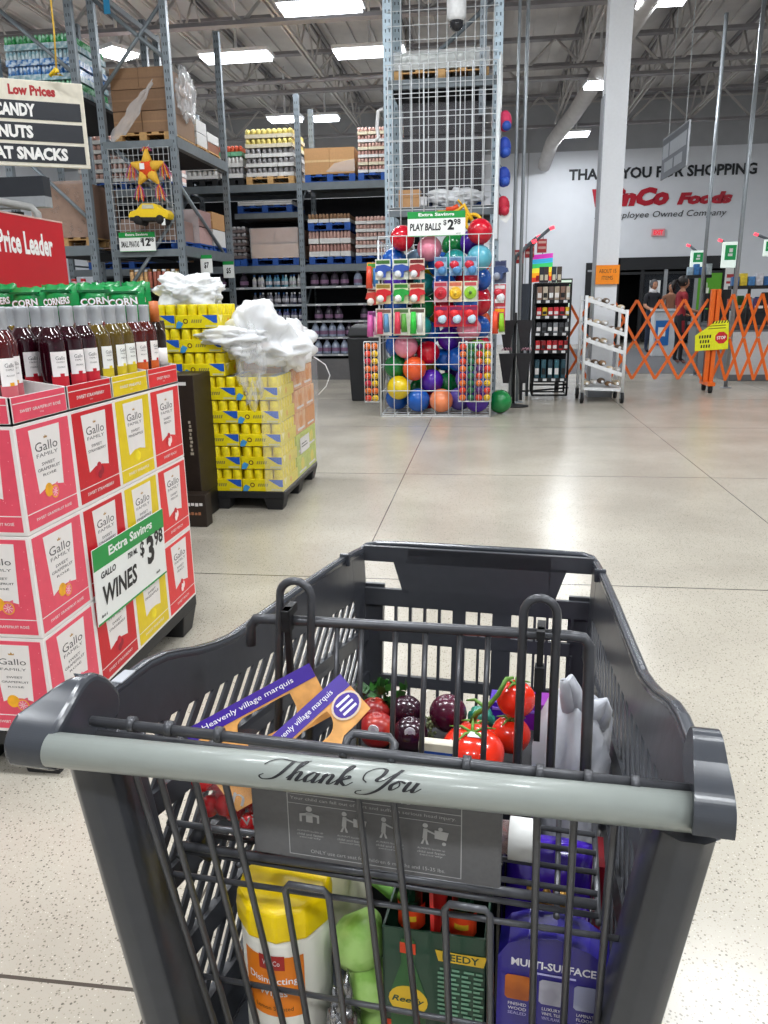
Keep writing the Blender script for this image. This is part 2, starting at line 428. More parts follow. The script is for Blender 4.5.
# front panel with rectangular slots
fp = MB()
def fbox(x0, z0, x1, z1, th=.008):
    y00, y11 = fy(z0), fy(z1)
    fp.hexa([(x0,y00,z0),(x1,y00,z0),(x1,y00+th,z0),(x0,y00+th,z0),(x0,y11,z1),(x1,y11,z1),(x1,y11+th,z1),(x0,y11+th,z1)], m_cp)
def fw(z): return wx(.8, z)
fbox(-.12, .765, .132, .87); fbox(-.203, .845, .203, .872)
fbox(-.2, .765, .2, .795)
fp.hexa([(-.128,fy(.79),.79),(-.118,fy(.79),.79),(-.118,fy(.79)+.008,.79),(-.128,fy(.79)+.008,.79),(-.148,fy(.85),.85),(-.118,fy(.85),.85),(-.118,fy(.85)+.008,.85),(-.148,fy(.85)+.008,.85)], m_cp)
fp.hexa([(.13,fy(.79),.79),(.14,fy(.79),.79),(.14,fy(.79)+.008,.79),(.13,fy(.79)+.008,.79),(.13,fy(.85),.85),(.16,fy(.85),.85),(.16,fy(.85)+.008,.85),(.13,fy(.85)+.008,.85)], m_cp)
for s in (-1, 1): fp.hexa([(s*.195,fy(.5),.5),(s*.165,fy(.5),.5),(s*.165,fy(.5)+.008,.5),(s*.195,fy(.5)+.008,.5),(s*.208,YFR,.80),(s*.165,YFR,.80),(s*.165,YFR+.008,.80),(s*.208,YFR+.008,.80)] if s < 0 else [(.165,fy(.5),.5),(.195,fy(.5),.5),(.195,fy(.5)+.008,.5),(.165,fy(.5)+.008,.5),(.165,YFR,.80),(.208,YFR,.80),(.208,YFR+.008,.80),(.165,YFR+.008,.80)], m_cp)
rowz = [(.765, .72), (.698, .634), (.615, .553)]
slots = [-.165+.0268*i for i in range(5)]+[-.013+.0262*i for i in range(2)]+[.068+.0215*i for i in range(5)]
wid = [.0215]*5+[.0215]*2+[.0170]*5
prev = -.166
xs = []
for x, w_ in zip(slots, wid):
    xs.append((prev, x)); prev = x+w_
xs.append((prev, .175))
zprev = .766
for (a, b) in rowz:
    fbox(-.17, a-.001, .17, zprev)                 # cross band above the row
    for (u, v) in xs:
        if v-u > .0008: fbox(u, b, v, a)
    zprev = b
fbox(-.17, ZB, .17, zprev)
fp.build('front_panel', cart)
# rim: thick rolled lip around the basket
sec = [(.007,-.017),(.001,-.018),(-.004,-.012),(-.005,-.003),(-.002,.0005),(.006,.0005),(.009,-.004)]
path = [(-wx(y, z), y, z) for y, z in PROF] + [(-.2, .815, .872), (-.185, .823, .8745)]
path = path + [(x, .826, .875) for x in (-.12, -.04, .04, .12)] + [(.185, .823, .8745), (.2, .815, .872)] + [(wx(y, z), y, z) for y, z in reversed(PROF)]
MB().sweep(path, [(-a, b) for a, b in sec], m_cp2).build('rim', cart, bevel=.003)
# little joint clips on the rim near the front corners
for s in (-1, 1): MB().box(s*(wx(.7,.88)-.002)-.009, .70, .866, s*(wx(.7,.88)-.002)+.009, .708, .8875, m_cp2).build('rim_clip', cart, bevel=.002)
# grip caps: elbows joining the handle ends to the rim
for s in (-1, 1):
    c = MB()
    pr = [(-.019,.936),(-.020,.955),(-.010,.970),(.01,.982),(.035,.993),(.055,.992),(.072,.980),(.085,.962),(.092,.945),(.085,.925),(.05,.922),(.02,.925),(-.006,.928)]
    pr = smooth_loop(pr, 9)
    if s > 0: pr = [(y+.017*max(0, min(1, (.06-y)/.05)), max(z, .9425 if y < .05 else .938)) for y, z in pr]
    if s < 0: pr = [(y, z-.007*max(0, min(1, (z-.945)/.04))) for y, z in pr]
    n = len(pr); E0 = .294 if s < 0 else .272; xo = lambda y: s*max(.264 if s < 0 else .262, E0-(.62 if s < 0 else .1)*max(0, y-.0)); xi = lambda y: s*((.247 if s < 0 else .2445)+.06*max(0, y))
    V = [(xo(y), y, z) for y, z in pr]+[(xi(y), y, z) for y, z in pr]
    F = [tuple(range(n)), tuple(range(2*n-1, n-1, -1))]+[(k, n+k, n+(k+1) % n, (k+1) % n) for k in range(n)]
    c.add(V, F, m_cp2)
    o = c.build('handle_cap', cart, bevel=.007); o.modifiers['soft_edges'].segments = 3
    if s < 0: MB().box(s*.257-.008, .095, .953, s*.257+.004, .12, .9555, mat('pale rim patch', '9a9da3', .5)).build('rim_patch', cart, bevel=.001)  # thin paler patch on the left rim only
# rear corner posts
for s in (-1, 1):
    p = MB(); V = []; F = []
    secp = [(.018,-.006),(.016,-.020),(.006,-.027),(-.010,-.027),(-.022,-.018),(-.026,.0),(-.024,.03),(.0,.034),(.016,.03)]
    zs = [.925, .9, .8, .7, .6, .5, .44]
    for z in zs:
        for a, b in secp: V.append((s*(wx(.04, z)-.008+a), .04+b+(.95-z)*.02, z))
    n = len(secp)
    for i in range(len(zs)-1):
        for j in range(n): F.append((i*n+j, i*n+(j+1) % n, (i+1)*n+(j+1) % n, (i+1)*n+j))
    F += [tuple(range(n)), tuple((len(zs)-1)*n+j for j in range(n-1, -1, -1))]
    p.add(V, F, m_cp, smooth=True); p.build('corner_post', cart, bevel=.002)
# handle bar
ha, hb = Vector((-.253, -.012, .95)), Vector((.247, .016, .947)); HR = .0140
h = MB().tube([ha+(ha-hb).normalized()*.0, hb], HR, m_hand, n=28)
handle = h.build('handle_bar', cart)
# script lettering wrapped on the bar
m_ink = mat('black print', '15151a', .5)
def cat_rom(P, k=8):
    P = [Vector((a, b, 0)) for a, b in P]; Q = [P[0]*2-P[1]]+P+[P[-1]*2-P[-2]]; out = []
    for i in range(1, len(Q)-2):
        for j in range(k):
            t = j/k
            out.append(.5*((2*Q[i])+(Q[i+1]-Q[i-1])*t+(2*Q[i-1]-5*Q[i]+4*Q[i+1]-Q[i+2])*t*t+(3*Q[i]-Q[i-1]-3*Q[i+1]+Q[i+2])*t**3))
    out.append(P[-1]); return out
STROKES = [
 [(-.9,1.35),(-.7,1.75),(-.2,2.15),(.5,2.05),(1.2,1.95),(1.9,2.25)],[(.85,2.05),(.75,1.4),(.55,.6),(.2,.05),(-.4,-.1),(-.75,.2),(-.55,.45)],
 [(1.1,.2),(1.45,1.1),(1.75,1.9),(1.65,2.15),(1.45,1.7),(1.33,.0)],[(1.36,.45),(1.65,.95),(1.85,.8),(1.8,.2),(1.95,.02),(2.25,.35)],
 [(2.95,.85),(2.65,1.0),(2.32,.5),(2.45,.02),(2.75,.25),(2.98,.95)],[(2.98,1.0),(2.9,.2),(3.05,.0),(3.35,.45)],
 [(3.3,.7),(3.48,.98),(3.45,.5),(3.42,.0)],[(3.45,.4),(3.75,.98),(3.97,.8),(3.9,.2),(4.05,.02),(4.4,.5)],
 [(4.35,.4),(4.65,1.2),(4.9,2.0),(4.75,2.15),(4.6,1.6),(4.5,.0)],[(4.53,.5),(4.9,1.0),(5.05,.8),(4.65,.5),(4.95,.1),(5.15,.05),(5.45,.45)],
 [(6.3,.55),(5.95,.9),(5.95,1.6),(6.5,2.15),(7.0,2.0),(7.05,1.4),(6.85,.9),(7.1,.75),(7.5,1.2),(8.0,2.2)],[(8.0,2.2),(7.75,1.2),(7.3,-.1),(6.7,-.75),(6.1,-.75),(6.0,-.45),(6.3,-.3)],
 [(8.3,.98),(7.95,.5),(8.1,.02),(8.45,.5),(8.3,.98),(8.75,.8)],
 [(8.85,.7),(8.98,.98),(8.9,.25),(9.05,.02),(9.4,.5),(9.5,.98)],[(9.5,.98),(9.42,.2),(9.58,.0),(9.9,.45)]]
L = MB(); hd = (hb-ha).normalized(); U = .0116; a_face = math.radians(33)
du = Vector((0, 0, 1)); dn = hd.cross(du); dn = -dn if dn.y > 0 else dn
for st in STROKES:
    pts = cat_rom(st); n = len(pts); V = []; F = []
    for i, p in enumerate(pts):
        t = (pts[min(i+1, n-1)]-pts[max(i-1, 0)])
        if t.length < 1e-6: t = Vector((1, 0, 0))
        t.normalize()
        wgt = .075 + .2*max(0, -t.y if t.y < 0 else t.y*.15)
        nn = Vector((-t.y, t.x, 0))*wgt/2
        for q in (p+nn, p-nn):
            u = (q.x+.36*(q.y))*U - 4.75*U; v = (q.y-.7)*U*.62
            ang = a_face+v/HR
            V.append((ha+hb)/2 + hd*(u-.0035) + (dn*math.cos(ang)+du*math.sin(ang))*(HR+.0004))
    F = [(2*i, 2*i+1, 2*i+3, 2*i+2) for i in range(n-1)]
    L.add(V, F, m_ink)
L.build('lettering', handle, 'black script lettering reading Thank You')
# hinge rods behind the handle
for (z, y, nm) in ((.957, .024, 'hinge_rod'), (.941, .03, 'hinge_rod')):
    MB().tube([(-.238, y, z), (.246, y+.004, z)], .0044, m_wire, n=10).build(nm, cart)
for x in (-.20, -.165, -.12, .085, .14, .175, .208): MB().tube([(x-.003, .025, .958), (x+.003, .025, .958)], .0066, m_wire, n=10).build('rod_collar', cart)
MB().tube([(-.013, .022, .953), (-.013, .036, .961), (-.008, .040, .964), (.021, .040, .964), (.026, .036, .961), (.026, .022, .953)], .0036, m_wire, n=8).build('rod_loop', cart)
# rear gate of fanned wires
gt = MB()
GW = [((-.212,.898),(-.160,.629)),((-.188,.898),(-.145,.64)),((-.154,.899),(-.115,.64)),((-.125,.898),(-.090,.66)),((-.005,.883),(.011,.671)),((.025,.888),(.041,.679)),((.139,.91),(.142,.704)),((.167,.907),(.168,.71)),((.197,.911),(.195,.717)),((.226,.912),(.211,.721))]
for (a, b), (c, d) in GW:
    k = (c-a)/(d-b); f_ = lambda z: a+k*(z-b)
    gt.tube([(f_(.945), .032, .945), (f_(.9), .04, .9), (f_(.48), .046, .48)], .0031, m_wire, n=8)
for (z, xa, xb) in ((.792, -.19, .222), (.678, -.175, .21), (.57, -.16, .2)):
    gt.tube([(xa, .049, z-.003), (xb, .049, z+.006)], .0026, m_wire, n=8)
for (xa, xb, xc, xd, zt_) in ((-.0745, -.0345, -.045, -.012, .811), (.067, .1045, .078, .111, .8175)):
    gt.tube([(xc, .041, .48), (xa, .036, zt_-.006), (xa+.004, .035, zt_), (xb-.004, .035, zt_), (xb, .036, zt_-.006), (xd, .041, .48)], .0031, m_wire, n=8)
gt.build('rear_gate', cart)
# fold-out child seat
sb = MB(); YS = .24
def yb(z): return .205+.035*(z-.80)/.17
sb.tube([(-.182, yb(.935)+.004, .935), (-.182, YS, .957), (-.176, YS, .966), (-.16, YS, .967), (.16, YS, .9755), (.174, YS, .9745), (.18, YS, .966), (.181, yb(.9), .9), (.182, yb(.8), .8)], .0058, m_wire, n=10)
for (xa, xb) in ((-.146, -.110), (.114, .147)):
    zz = 1.013
    sb.tube([(xa, yb(.8), .8)]+[((xa+xb)/2-(xb-xa)/2*math.cos(PI*k/10), YS, .996+.0175*math.sin(PI*k/10)) for k in range(11)]+[(xb, yb(.8), .8)], .0046, m_wire, n=8)
for x in (-.082, -.055, -.018, .014, .05, .079): sb.tube([(x, yb(.8), .8), (x, YS, .97)], .003, m_wire, n=6)
seat_back = sb.build('seat_back', cart)
sg = MB()
for y in (.064, .09, .116, .142, .168, .194): sg.tube([(-.19, y, .803), (.192, y, .803)], .0027, m_wire, n=6)
for x in (-.19, -.13, .158, .192): sg.tube([(x, .06, .799), (x, .205, .799)], .003, m_wire, n=6)
sg.tube([(-.19, .06, .812), (.19, .064, .814)], .0042, m_wire, n=8)
sg.tube([(-.2, .064, .832), (-.09, .066, .833)], .0032, m_wire, n=6)
seat_bot = sg.build('seat_grid', cart)
flap = MB().box(-.11, .056, .821, .111, .062, .932, mat('grey seat flap plastic', '5b5b5d', .5, bump=.03, scale=200)).build('seat_flap', cart, bevel=.002)
m_wht = mat('pale print', 'a9a9aa', .6)
lb = MB(); yy = .0555
def fr(x, z): return front(x, yy, z)
lx0, lx1, lz0, lz1 = -.076, .078, .826, .915
for (a, b, c, d) in ((lx0, lz0, lx1, lz0+.0008), (lx0, lz1, lx1, lz1+.0008), (lx0, lz0, lx0+.0008, lz1), (lx1-.0008, lz0, lx1, lz1), (lx0, .888, lx1, .8887), (lx0, .8785, lx1, .8791)):
    lb.quad((a, yy, b), (c, yy, b), (c, yy, d), (a, yy, d), m_wht)
lb.text('WARNING', m_wht, .045, .0085, fr(.012, .8965), bold=.02)
lb.prism([(-.006,-.0045),(.006,-.0045),(0,.0055)], 0, .0002, m_wht, fr(-.02, .8968))
lb.text('Your child can fall out of cart and suffer a serious head injury.', m_wht, .146, .004, fr(0, .8838))
lb.text('ONLY use cart seat for children 6 months and 15-35 lbs.', m_wht, .12, .0036, fr(.004, .8315))
for k, x in enumerate((-.056, -.019, .016, .052)):
    # stick figures: head, body, arms, cart
    if k == 0:
        lb.prism(circ(10, .0028), 0, .0001, m_wht, fr(x, .8745)); lb.prism([(-.003,-.006),(.003,-.006),(.003,.004),(-.003,.004)], 0, .0001, m_wht, fr(x, .867))
        for s in (-1, 1): lb.prism([(0,0),(s*.009,-.002),(s*.009,-.010),(s*.007,-.010),(s*.007,-.004),(0,-.003)][::s], 0, .0001, m_wht, fr(x, .871))
    else:
        lb.prism(circ(10, .0023), 0, .0001, m_wht, fr(x-.005, .8745)); lb.prism([(-.0025,-.006),(.0015,-.006),(.002,.004),(-.0015,.004)], 0, .0001, m_wht, fr(x-.005, .8675))
        lb.prism([(0,0),(.007,-.003),(.007,-.0045),(0,-.002)], 0, .0001, m_wht, fr(x-.004, .871))
        lb.prism([(-.004,-.006),(-.002,-.006),(.0,0),(-.0015,.0)], 0, .0001, m_wht, fr(x-.005, .862)); lb.prism([(.001,-.006),(.003,-.006),(.001,0),(-.0005,0)], 0, .0001, m_wht, fr(x-.005, .862))
        if k != 2: lb.prism([(-.005,-.004),(.005,-.005),(.007,.003),(-.005,.004)], 0, .0001, m_wht, fr(x+.008, .867)); lb.prism(circ(8, .002), 0, .0001, m_wht, fr(x+.008, .8725)); lb.prism(circ(8, .0018), 0, .0001, m_wht, fr(x+.011, .8585))
    for j, tx in enumerate(('ALWAYS buckle up', 'child and fasten', 'securely')): lb.text(tx, m_wht, .024-.004*(j == 2), .0024, fr(x, .8515-.0032*j))
lb.build('warning_print', flap, 'pale printed child safety warning with four pictograms')
# black straps of the seat belt
for (x, z0, z1) in ((.132, .86, .985), (-.135, .90, .985)):
    MB().box(x-.0032, .228, z0, x+.0032, .234, z1, m_blackp).box(x-.0048, .224, z0+.06, x+.0048, .236, z0+.085, m_blackp).box(x-.004, .222, z1-.01, x+.004, .252, z1, m_blackp).build('seat_belt', seat_back, 'black strap and buckle')
# belt tail hanging low by the rear gate
MB().tube([(-.168, .075, .826), (-.176, .072, .812), (-.172, .07, .80), (-.164, .072, .79)], [.006, .008, .006, .003], m_blackp, n=6).build('seat_belt', cart, 'black buckle')
# basket floor, chassis, casters (below the frame edge)
bf = MB(); bf.box(-.195, .05, ZB-.008, .195, .75, ZB, m_cp).build('basket_floor', cart)
ch = MB()
for s in (-1, 1):
    ch.tube([(s*.2, .06, .5), (s*.22, .06, .3), (s*.23, .03, .17), (s*.22, .3, .16), (s*.15, .78, .16)], .014, m_wire, n=8)
    ch.tube([(s*.17, .6, .5), (s*.18, .45, .2), (s*.19, .4, .165)], .012, m_wire, n=8)
for y in (.1, .25, .4, .55, .7): ch.tube([(-.23+.09*y, y, .17), (.23-.09*y, y, .17)], .006, m_wire, n=6)
ch.build('chassis', cart)
m_rub = mat('black rubber', '1a1a1c', .6)
for (x, y) in ((-.23, .05), (.23, .05), (-.155, .74), (.155, .74)):
    cst = MB().box(x-.024, y-.02, .06, x-.018, y+.02, .16, m_wire).box(x+.018, y-.02, .06, x+.024, y+.02, .16, m_wire).box(x-.024, y-.02, .13, x+.024, y+.02, .165, m_wire).build('caster', cart); MB().tube([(x-.016, y, .06), (x+.016, y, .06)], .06, m_rub, n=18).build('wheel', cst)
# ================================================================== groceries in the cart
def gthing(name, label, cat, x, y, z, group=None):
    t = thing(name, label, cat, cw(x, y, z), -CA, group); t['_'] = 0; del t['_']
    return t, (-x, -y, -z)
def card_hole(mb, o, u, v, W, Hh, hole, m_of, N=48):
    """flat card (width W along u, height Hh along v) with a hole polygon; m_of(v) picks the material by height"""
    u = Vector(u).normalized(); v = Vector(v); v = (v-u*v.dot(u)).normalized(); o = Vector(o)
    cx_ = sum(p[0] for p in hole)/len(hole); cy_ = sum(p[1] for p in hole)/len(hole)
    inn = []; out = []
    for i in range(N):
        a = 2*PI*i/N; d = (math.cos(a), math.sin(a))
        t = min(x for x in [((W if d[0] > 0 else 0)-cx_)/d[0] if abs(d[0]) > 1e-6 else 9, ((Hh if d[1] > 0 else 0)-cy_)/d[1] if abs(d[1]) > 1e-6 else 9])
        best = .001; n = len(hole)
        for k in range(n):
            x1, y1 = hole[k][0]-cx_, hole[k][1]-cy_; x2, y2 = hole[(k+1) % n][0]-cx_, hole[(k+1) % n][1]-cy_
            dx, dy = x2-x1, y2-y1; det = d[0]*dy-d[1]*dx
            if abs(det) < 1e-12: continue
            tt = (x1*dy-y1*dx)/det; s_ = (x1*d[1]-y1*d[0])/det
            if tt > 0 and -1e-6 <= s_ <= 1+1e-6: best = max(best, tt)
        inn.append((cx_+d[0]*best, cy_+d[1]*best)); out.append((cx_+d[0]*t, cy_+d[1]*t))
    nrm = u.cross(v)
    P = lambda q, k=0: o+u*q[0]+v*q[1]+nrm*k
    for i in range(N):
        j = (i+1) % N
        for k in range(4):
            f0, f1 = k/4, (k+1)/4
            L_ = lambda a, b, f: (a[0]+(b[0]-a[0])*f, a[1]+(b[1]-a[1])*f)
            q = [L_(inn[i], out[i], f0), L_(inn[j], out[j], f0), L_(inn[j], out[j], f1), L_(inn[i], out[i], f1)]
            mv = m_of(sum(p[1] for p in q)/4)
            mb.add([P(p) for p in q], [(0,1,2,3)], mv)
    return P
m_tan = mat('printed tan bread carton', 'd79c55', .45, var=.2, scale=70, coat=.3)
m_purp = mat('violet carton print', '3b1d8f', .4, var=.08, coat=.3)
m_pwht = mat('white print', 'e9e7ec', .5)
def bread(o, u, v, W, label, hole, logo, txt, Hh):
    o = Vector(o); u = Vector(u).normalized(); v = Vector(v); v = (v-u*v.dot(u)).normalized(); n = u.cross(v)
    t, l = gthing('bread_carton', label, 'bread carton', o.x, o.y, o.z-.1)
    c = MB(); card_hole(c, o, u, v, W, Hh, hole, lambda b: m_tan)
    card_hole(c, o-n*.004*(1 if n.y > 0 else -1)*-1, u, v, W, Hh, hole, lambda b: m_tan)
    c.build('handle_card', t, loc=l)
    s_ = 1 if n.y < 0 else -1          # outward side (towards the handle)
    e = n*s_*.0006
    bd = MB(); bd.quad(o+e, o+u*W+e, o+u*W+v*.0145+e, o+v*.0145+e, m_purp)
    if n.y > 0: pass
    # text runs from the lower end up to the top corner
    bd.text(txt, m_pwht, W*.72, .0068, plane_M(o+u*W*.52+v*.0075+e*1.6, -u, -v), bold=.0)
    bd.build('printed_band', t, loc=l)
    if logo:
        lg = MB(); q = o+u*logo[0]+v*logo[1]
        M_ = plane_M(q+e*1.3, -u, -v)
        lg.prism([(a*.0155, b*.0125) for a, b in circ(20)], 0, .0003, mat('mauve logo ring', 'd9c6b0', .5), M_)
        lg.prism([(a*.0135, b*.0105) for a, b in circ(20)], .0003, .0005, m_purp, M_)
        for k in (-1, 0, 1): lg.box(-.008, -.0012-.005*k, .0006, .008, .0012-.005*k, .0008, m_pwht, M_)
        lg.build('logo', t, loc=l)
    # loaf body below the handle
    b0 = o+v*Hh; dn = -n*s_
    b = MB(); i0 = .035 if logo else .06; A_ = [b0+u*i0, b0+u*(W-.004), b0+u*(W-.012)+v*.035, b0+u*(i0+.008)+v*.035]
    b.hexa([A_[3]-dn*.004, A_[2]-dn*.004, A_[2]+dn*.03, A_[3]+dn*.03, A_[0]-dn*.0, A_[1]-dn*.0, A_[1]+dn*.012, A_[0]+dn*.012], m_tan)
    b.build('carton_body', t, loc=l)
dhole = lambda x0, x1, y0, y1: [(x0, y0), (x1-.01, y0), (x1-.003, y0+.004), (x1, y0+.012), (x1-.004, y1-.008), (x1-.012, y1-.002), (x0+.012, y1), (x0+.004, y1-.004), (x0, y1-.012)]
bread((-.091,.17,.955), (-.103,-.06,-.049), (.03,-.06,-.14), .135, 'violet and tan bread carton with handle hole, the longer one lying flatter', dhole(.030,.092,.0165,.044), None, 'Heavenly village marquis', .056)
bread((-.053,.150,.957), (-.054,-.05,-.045), (.055,-.02,-.05), .105, 'violet and tan bread carton with oval logo, standing steeply tilted', dhole(.032,.092,.0165,.036), (.015,.026), 'Heavenly village marquis', .045)

# ---- wipes canister
t, l = gthing('wipes_canister', 'yellow-lidded canister of disinfecting wipes with orange label', 'canister', -.108, .115, .5)
m_yel = mat('yellow plastic lid', 'f2d000', .35, var=.03); m_can = mat('white canister plastic', 'e3e1d8', .4, var=.02)
MB().lathe([(.043,.5),(.045,.505),(.045,.70),(.043,.708)], m_can, 32, T(-.108,.115,0)).build('canister_body', t, loc=l)
MB().lathe([(.0485,.708),(.049,.727),(.0475,.738),(.045,.7425),(.0,.744)], m_yel, 10, T(-.108,.115,0) @ Rz(.15), smooth=False).build('lid', t, loc=l, bevel=.003)
m_org = mat('orange label', 'e07a10', .5); m_redt = mat('red label tab', 'a3231f', .5); m_yl2 = mat('lemon print', 'efc51b', .5)
def cyl_patch(mb, c, r, a0, a1, z0, z1, m, n=10):
    V = []; 
    for i in range(n+1):
        a = a0+(a1-a0)*i/n
        for z in (z0, z1): V.append((c[0]+r*math.sin(a), c[1]-r*math.cos(a), z))
    mb.add(V, [(2*i, 2*i+2, 2*i+3, 2*i+1) for i in range(n)], m, smooth=True)
def cyl_text(mb, body, m, c, r, a, z, w, h, bold=0.0):
    v, f, W, H_ = text_geo(body, 0.0, bold)
    V = [(c[0]+r*math.sin(a+x*w/W/r), c[1]-r*math.cos(a+x*w/W/r), z+y*h/H_) for x, y, _ in v]
    mb.add(V, f, m)
lb = MB(); cc = (-.108, .115)
cyl_patch(lb, cc, .0453, -.72, .72, .618, .69, m_org); cyl_patch(lb, cc, .0456, -.28, .30, .675, .692, m_redt)
cyl_text(lb, 'WinCo', m_pwht, cc, .0459, 0, .6835, .018, .006)
cyl_text(lb, 'Disinfecting', m_pwht, cc, .0456, -.0, .661, .053, .0105, .01); cyl_text(lb, 'Wipes', m_pwht, cc, .0456, .0, .646, .03, .0105, .01)
cyl_text(lb, 'Lemon Scented', mat('dark print', '4a3a20', .6), cc, .0456, .0, .628, .04, .005)
cyl_patch(lb, cc, .0454, -.95, .95, .505, .575, m_yl2)
for a in (-.5, .1, .55): cyl_patch(lb, cc, .0457, a-.2, a+.2, .53, .568, mat('lemon slice print', 'f6de5a', .5))
cyl_patch(lb, cc, .0457, .1, .5, .585, .592, mat('leaf print', '5f8f2a', .5))
lb.build('label', t, loc=l)

# ---- bottle lying on the seat behind the flap, white cap towards the right
t, l = gthing('drink_bottle', 'clear bottle lying on the child seat, white screw cap showing beside the flap', 'bottle', .0, .105, .806)
Mb = T(.002,.11,.832) @ Ry(PI/2)
MB().lathe([(.0,-.10),(.020,-.098),(.0245,-.09),(.0245,.05),(.020,.08),(.0145,.095),(.0145,.112)], mat('clear pinkish bottle', 'c8a8a6', .08, trans=.75, alpha=.9), 20, Mb).build('bottle_body', t, loc=l)
MB().lathe([(.0185,.112),(.0185,.133),(.0165,.136),(.0,.136)], mat('white screw cap', 'dfe0de', .4), 24, Mb).build('cap', t, loc=l)

# ---- cherries bag on the seat
t, l = gthing('fruit_bag', 'bag of red fruit on the child seat left of the grey flap', 'bag', -.158, .12, .806)
fb = MB(); r2 = random.Random(3)
m_cher = mat('red fruit skin', 'c8121c', .22, var=.2, scale=90)
for i in range(46):
    a = r2.random()*2*PI; q = (-.147+.034*r2.uniform(-1,1), .118+.026*r2.uniform(-1,1), .817+.052*r2.random())
    fb.ball(q, .0105, m_cher, 10, 6)
o = fb.build('red_fruit', t, loc=l); o['kind'] = 'stuff'
fl = MB(); V = []; F = []
for i in range(9):
    z = .807+.085*i/8; k = 1.0 if i < 6 else 1-.13*(i-5)
    for j in range(20):
        a = 2*PI*j/20; w_ = 1+.06*math.sin(5*a+i)
        V.append((-.147+.047*k*w_*math.cos(a), .118+.036*k*w_*math.sin(a), z))
for i in range(8):
    for j in range(20): F.append((i*20+j, i*20+(j+1) % 20, (i+1)*20+(j+1) % 20, (i+1)*20+j))
m_film = mat('clear film', 'f2f2f5', .12, alpha=.07, spec=.8)
fl.add(V, F, m_film, smooth=True); fl.build('film', t, loc=l)
lt_ = MB(); lt_.text('n', m_pwht, .012, .012, front(-.133,.078,.857) @ Rz(-.3)); lt_.text('vi', m_pwht, .013, .012, front(-.125,.078,.836) @ Rz(.1))
lt_.build('lettering', t, loc=l)

# ---- white onion, green pears, foil bag
t, l = gthing('white_onion', 'white bulb with green leaves behind the yellow lid', 'vegetable', -.074, .196, .62)
MB().lathe([(.0,.62),(.02,.628),(.032,.648),(.033,.668),(.024,.692),(.010,.705),(.006,.72)], mat('white onion skin', 'dcd9c0', .35, var=.05), 20, T(-.074,.19,.008)).build('bulb', t, loc=l)
lf = MB(); m_lf = mat('green leaf', '2f7a26', .4, var=.25, scale=60); m_lf2 = mat('pale green leaf', '79b054', .4, var=.15)
for i, (dx, dz, mm) in enumerate(((.05,.005,m_lf),(.058,-.008,m_lf2),(.045,.015,m_lf),(.06,.0,m_lf2),(.03,.02,m_lf))):
    lf.tube([(-.066,.19,.722), (-.066+dx*.45,.17-.006*i,.738+dz), (-.066+dx,.155-.004*i,.722+dz), (-.066+dx*1.5,.15,.70+dz)], [.004,.007,.006,.002], mm, n=6)
lf.build('leaves', t, loc=l)
m_pear = mat('green pear skin', '86b552', .3, var=.15, scale=40, hex2='a3c873')
for i, (x, y, z, r, ax, lab) in enumerate(((-.030,.112,.688,.0275,.4,'topmost of three green fruits beside the canister'), (-.020,.108,.645,.0255,-.3,'middle green fruit of three beside the canister'), (-.006,.112,.603,.025,.2,'lowest green fruit of three, next to the green bottle carrier'))):
    t, l = gthing('green_fruit', lab, 'fruit', x, y, z-r, 'green fruits in the cart')
    g_ = MB().lathe([(.0,-r*1.15),(r*.6,-r*1.0),(r,-r*.35),(r*.95,r*.15),(r*.62,r*.75),(r*.42,r*1.15),(r*.2,r*1.35),(0,r*1.38)], m_pear, 18, T(x,y,z) @ Ry(ax))
    g_.build('green_fruit_skin', t, loc=l)
def crumple(name, parent, c, sc_, m, amp=.25, freq=3.0, sub=4, seed=1, loc=None, sharp=1.0, droop=0.0):
    bm = bmesh.new(); bmesh.ops.create_icosphere(bm, subdivisions=sub, radius=1.0)
    from mathutils import noise
    for v in bm.verts:
        p = v.co.copy(); q = p*freq+Vector((seed*3.1, seed*1.7, seed*.9))
        n_ = noise.noise(q) + .55*(.35-1.3*abs(noise.noise(q*2.1))) + .16*(.3-abs(noise.noise(q*4.7)))*sharp
        d = 1+amp*n_*1.6
        v.co = Vector((p.x*sc_[0]*d, p.y*sc_[1]*d, p.z*sc_[2]*d - droop*max(0, (p.x**2+p.y**2)-.3)))+Vector(c)
    me = bpy.data.meshes.new(name); bm.to_mesh(me); bm.free(); me.materials.append(m)
    for p in me.polygons: p.use_smooth = True
    o = bpy.data.objects.new(name, me); COL.objects.link(o); o.parent = parent
    if loc: o.location = loc
    return o
m_foil = mat('silver foil', '9a9a9c', .22, metal=.8, var=.2, bump=.4, scale=70)
t, l = gthing('foil_bag', 'crumpled silver foil bag at the bottom beside the canister', 'bag', -.02, .10, .5)
crumple('foil', t, (-.040,.080,.578), (.017,.018,.08), m_foil, .22, 3.2, 4, 5, loc=l)

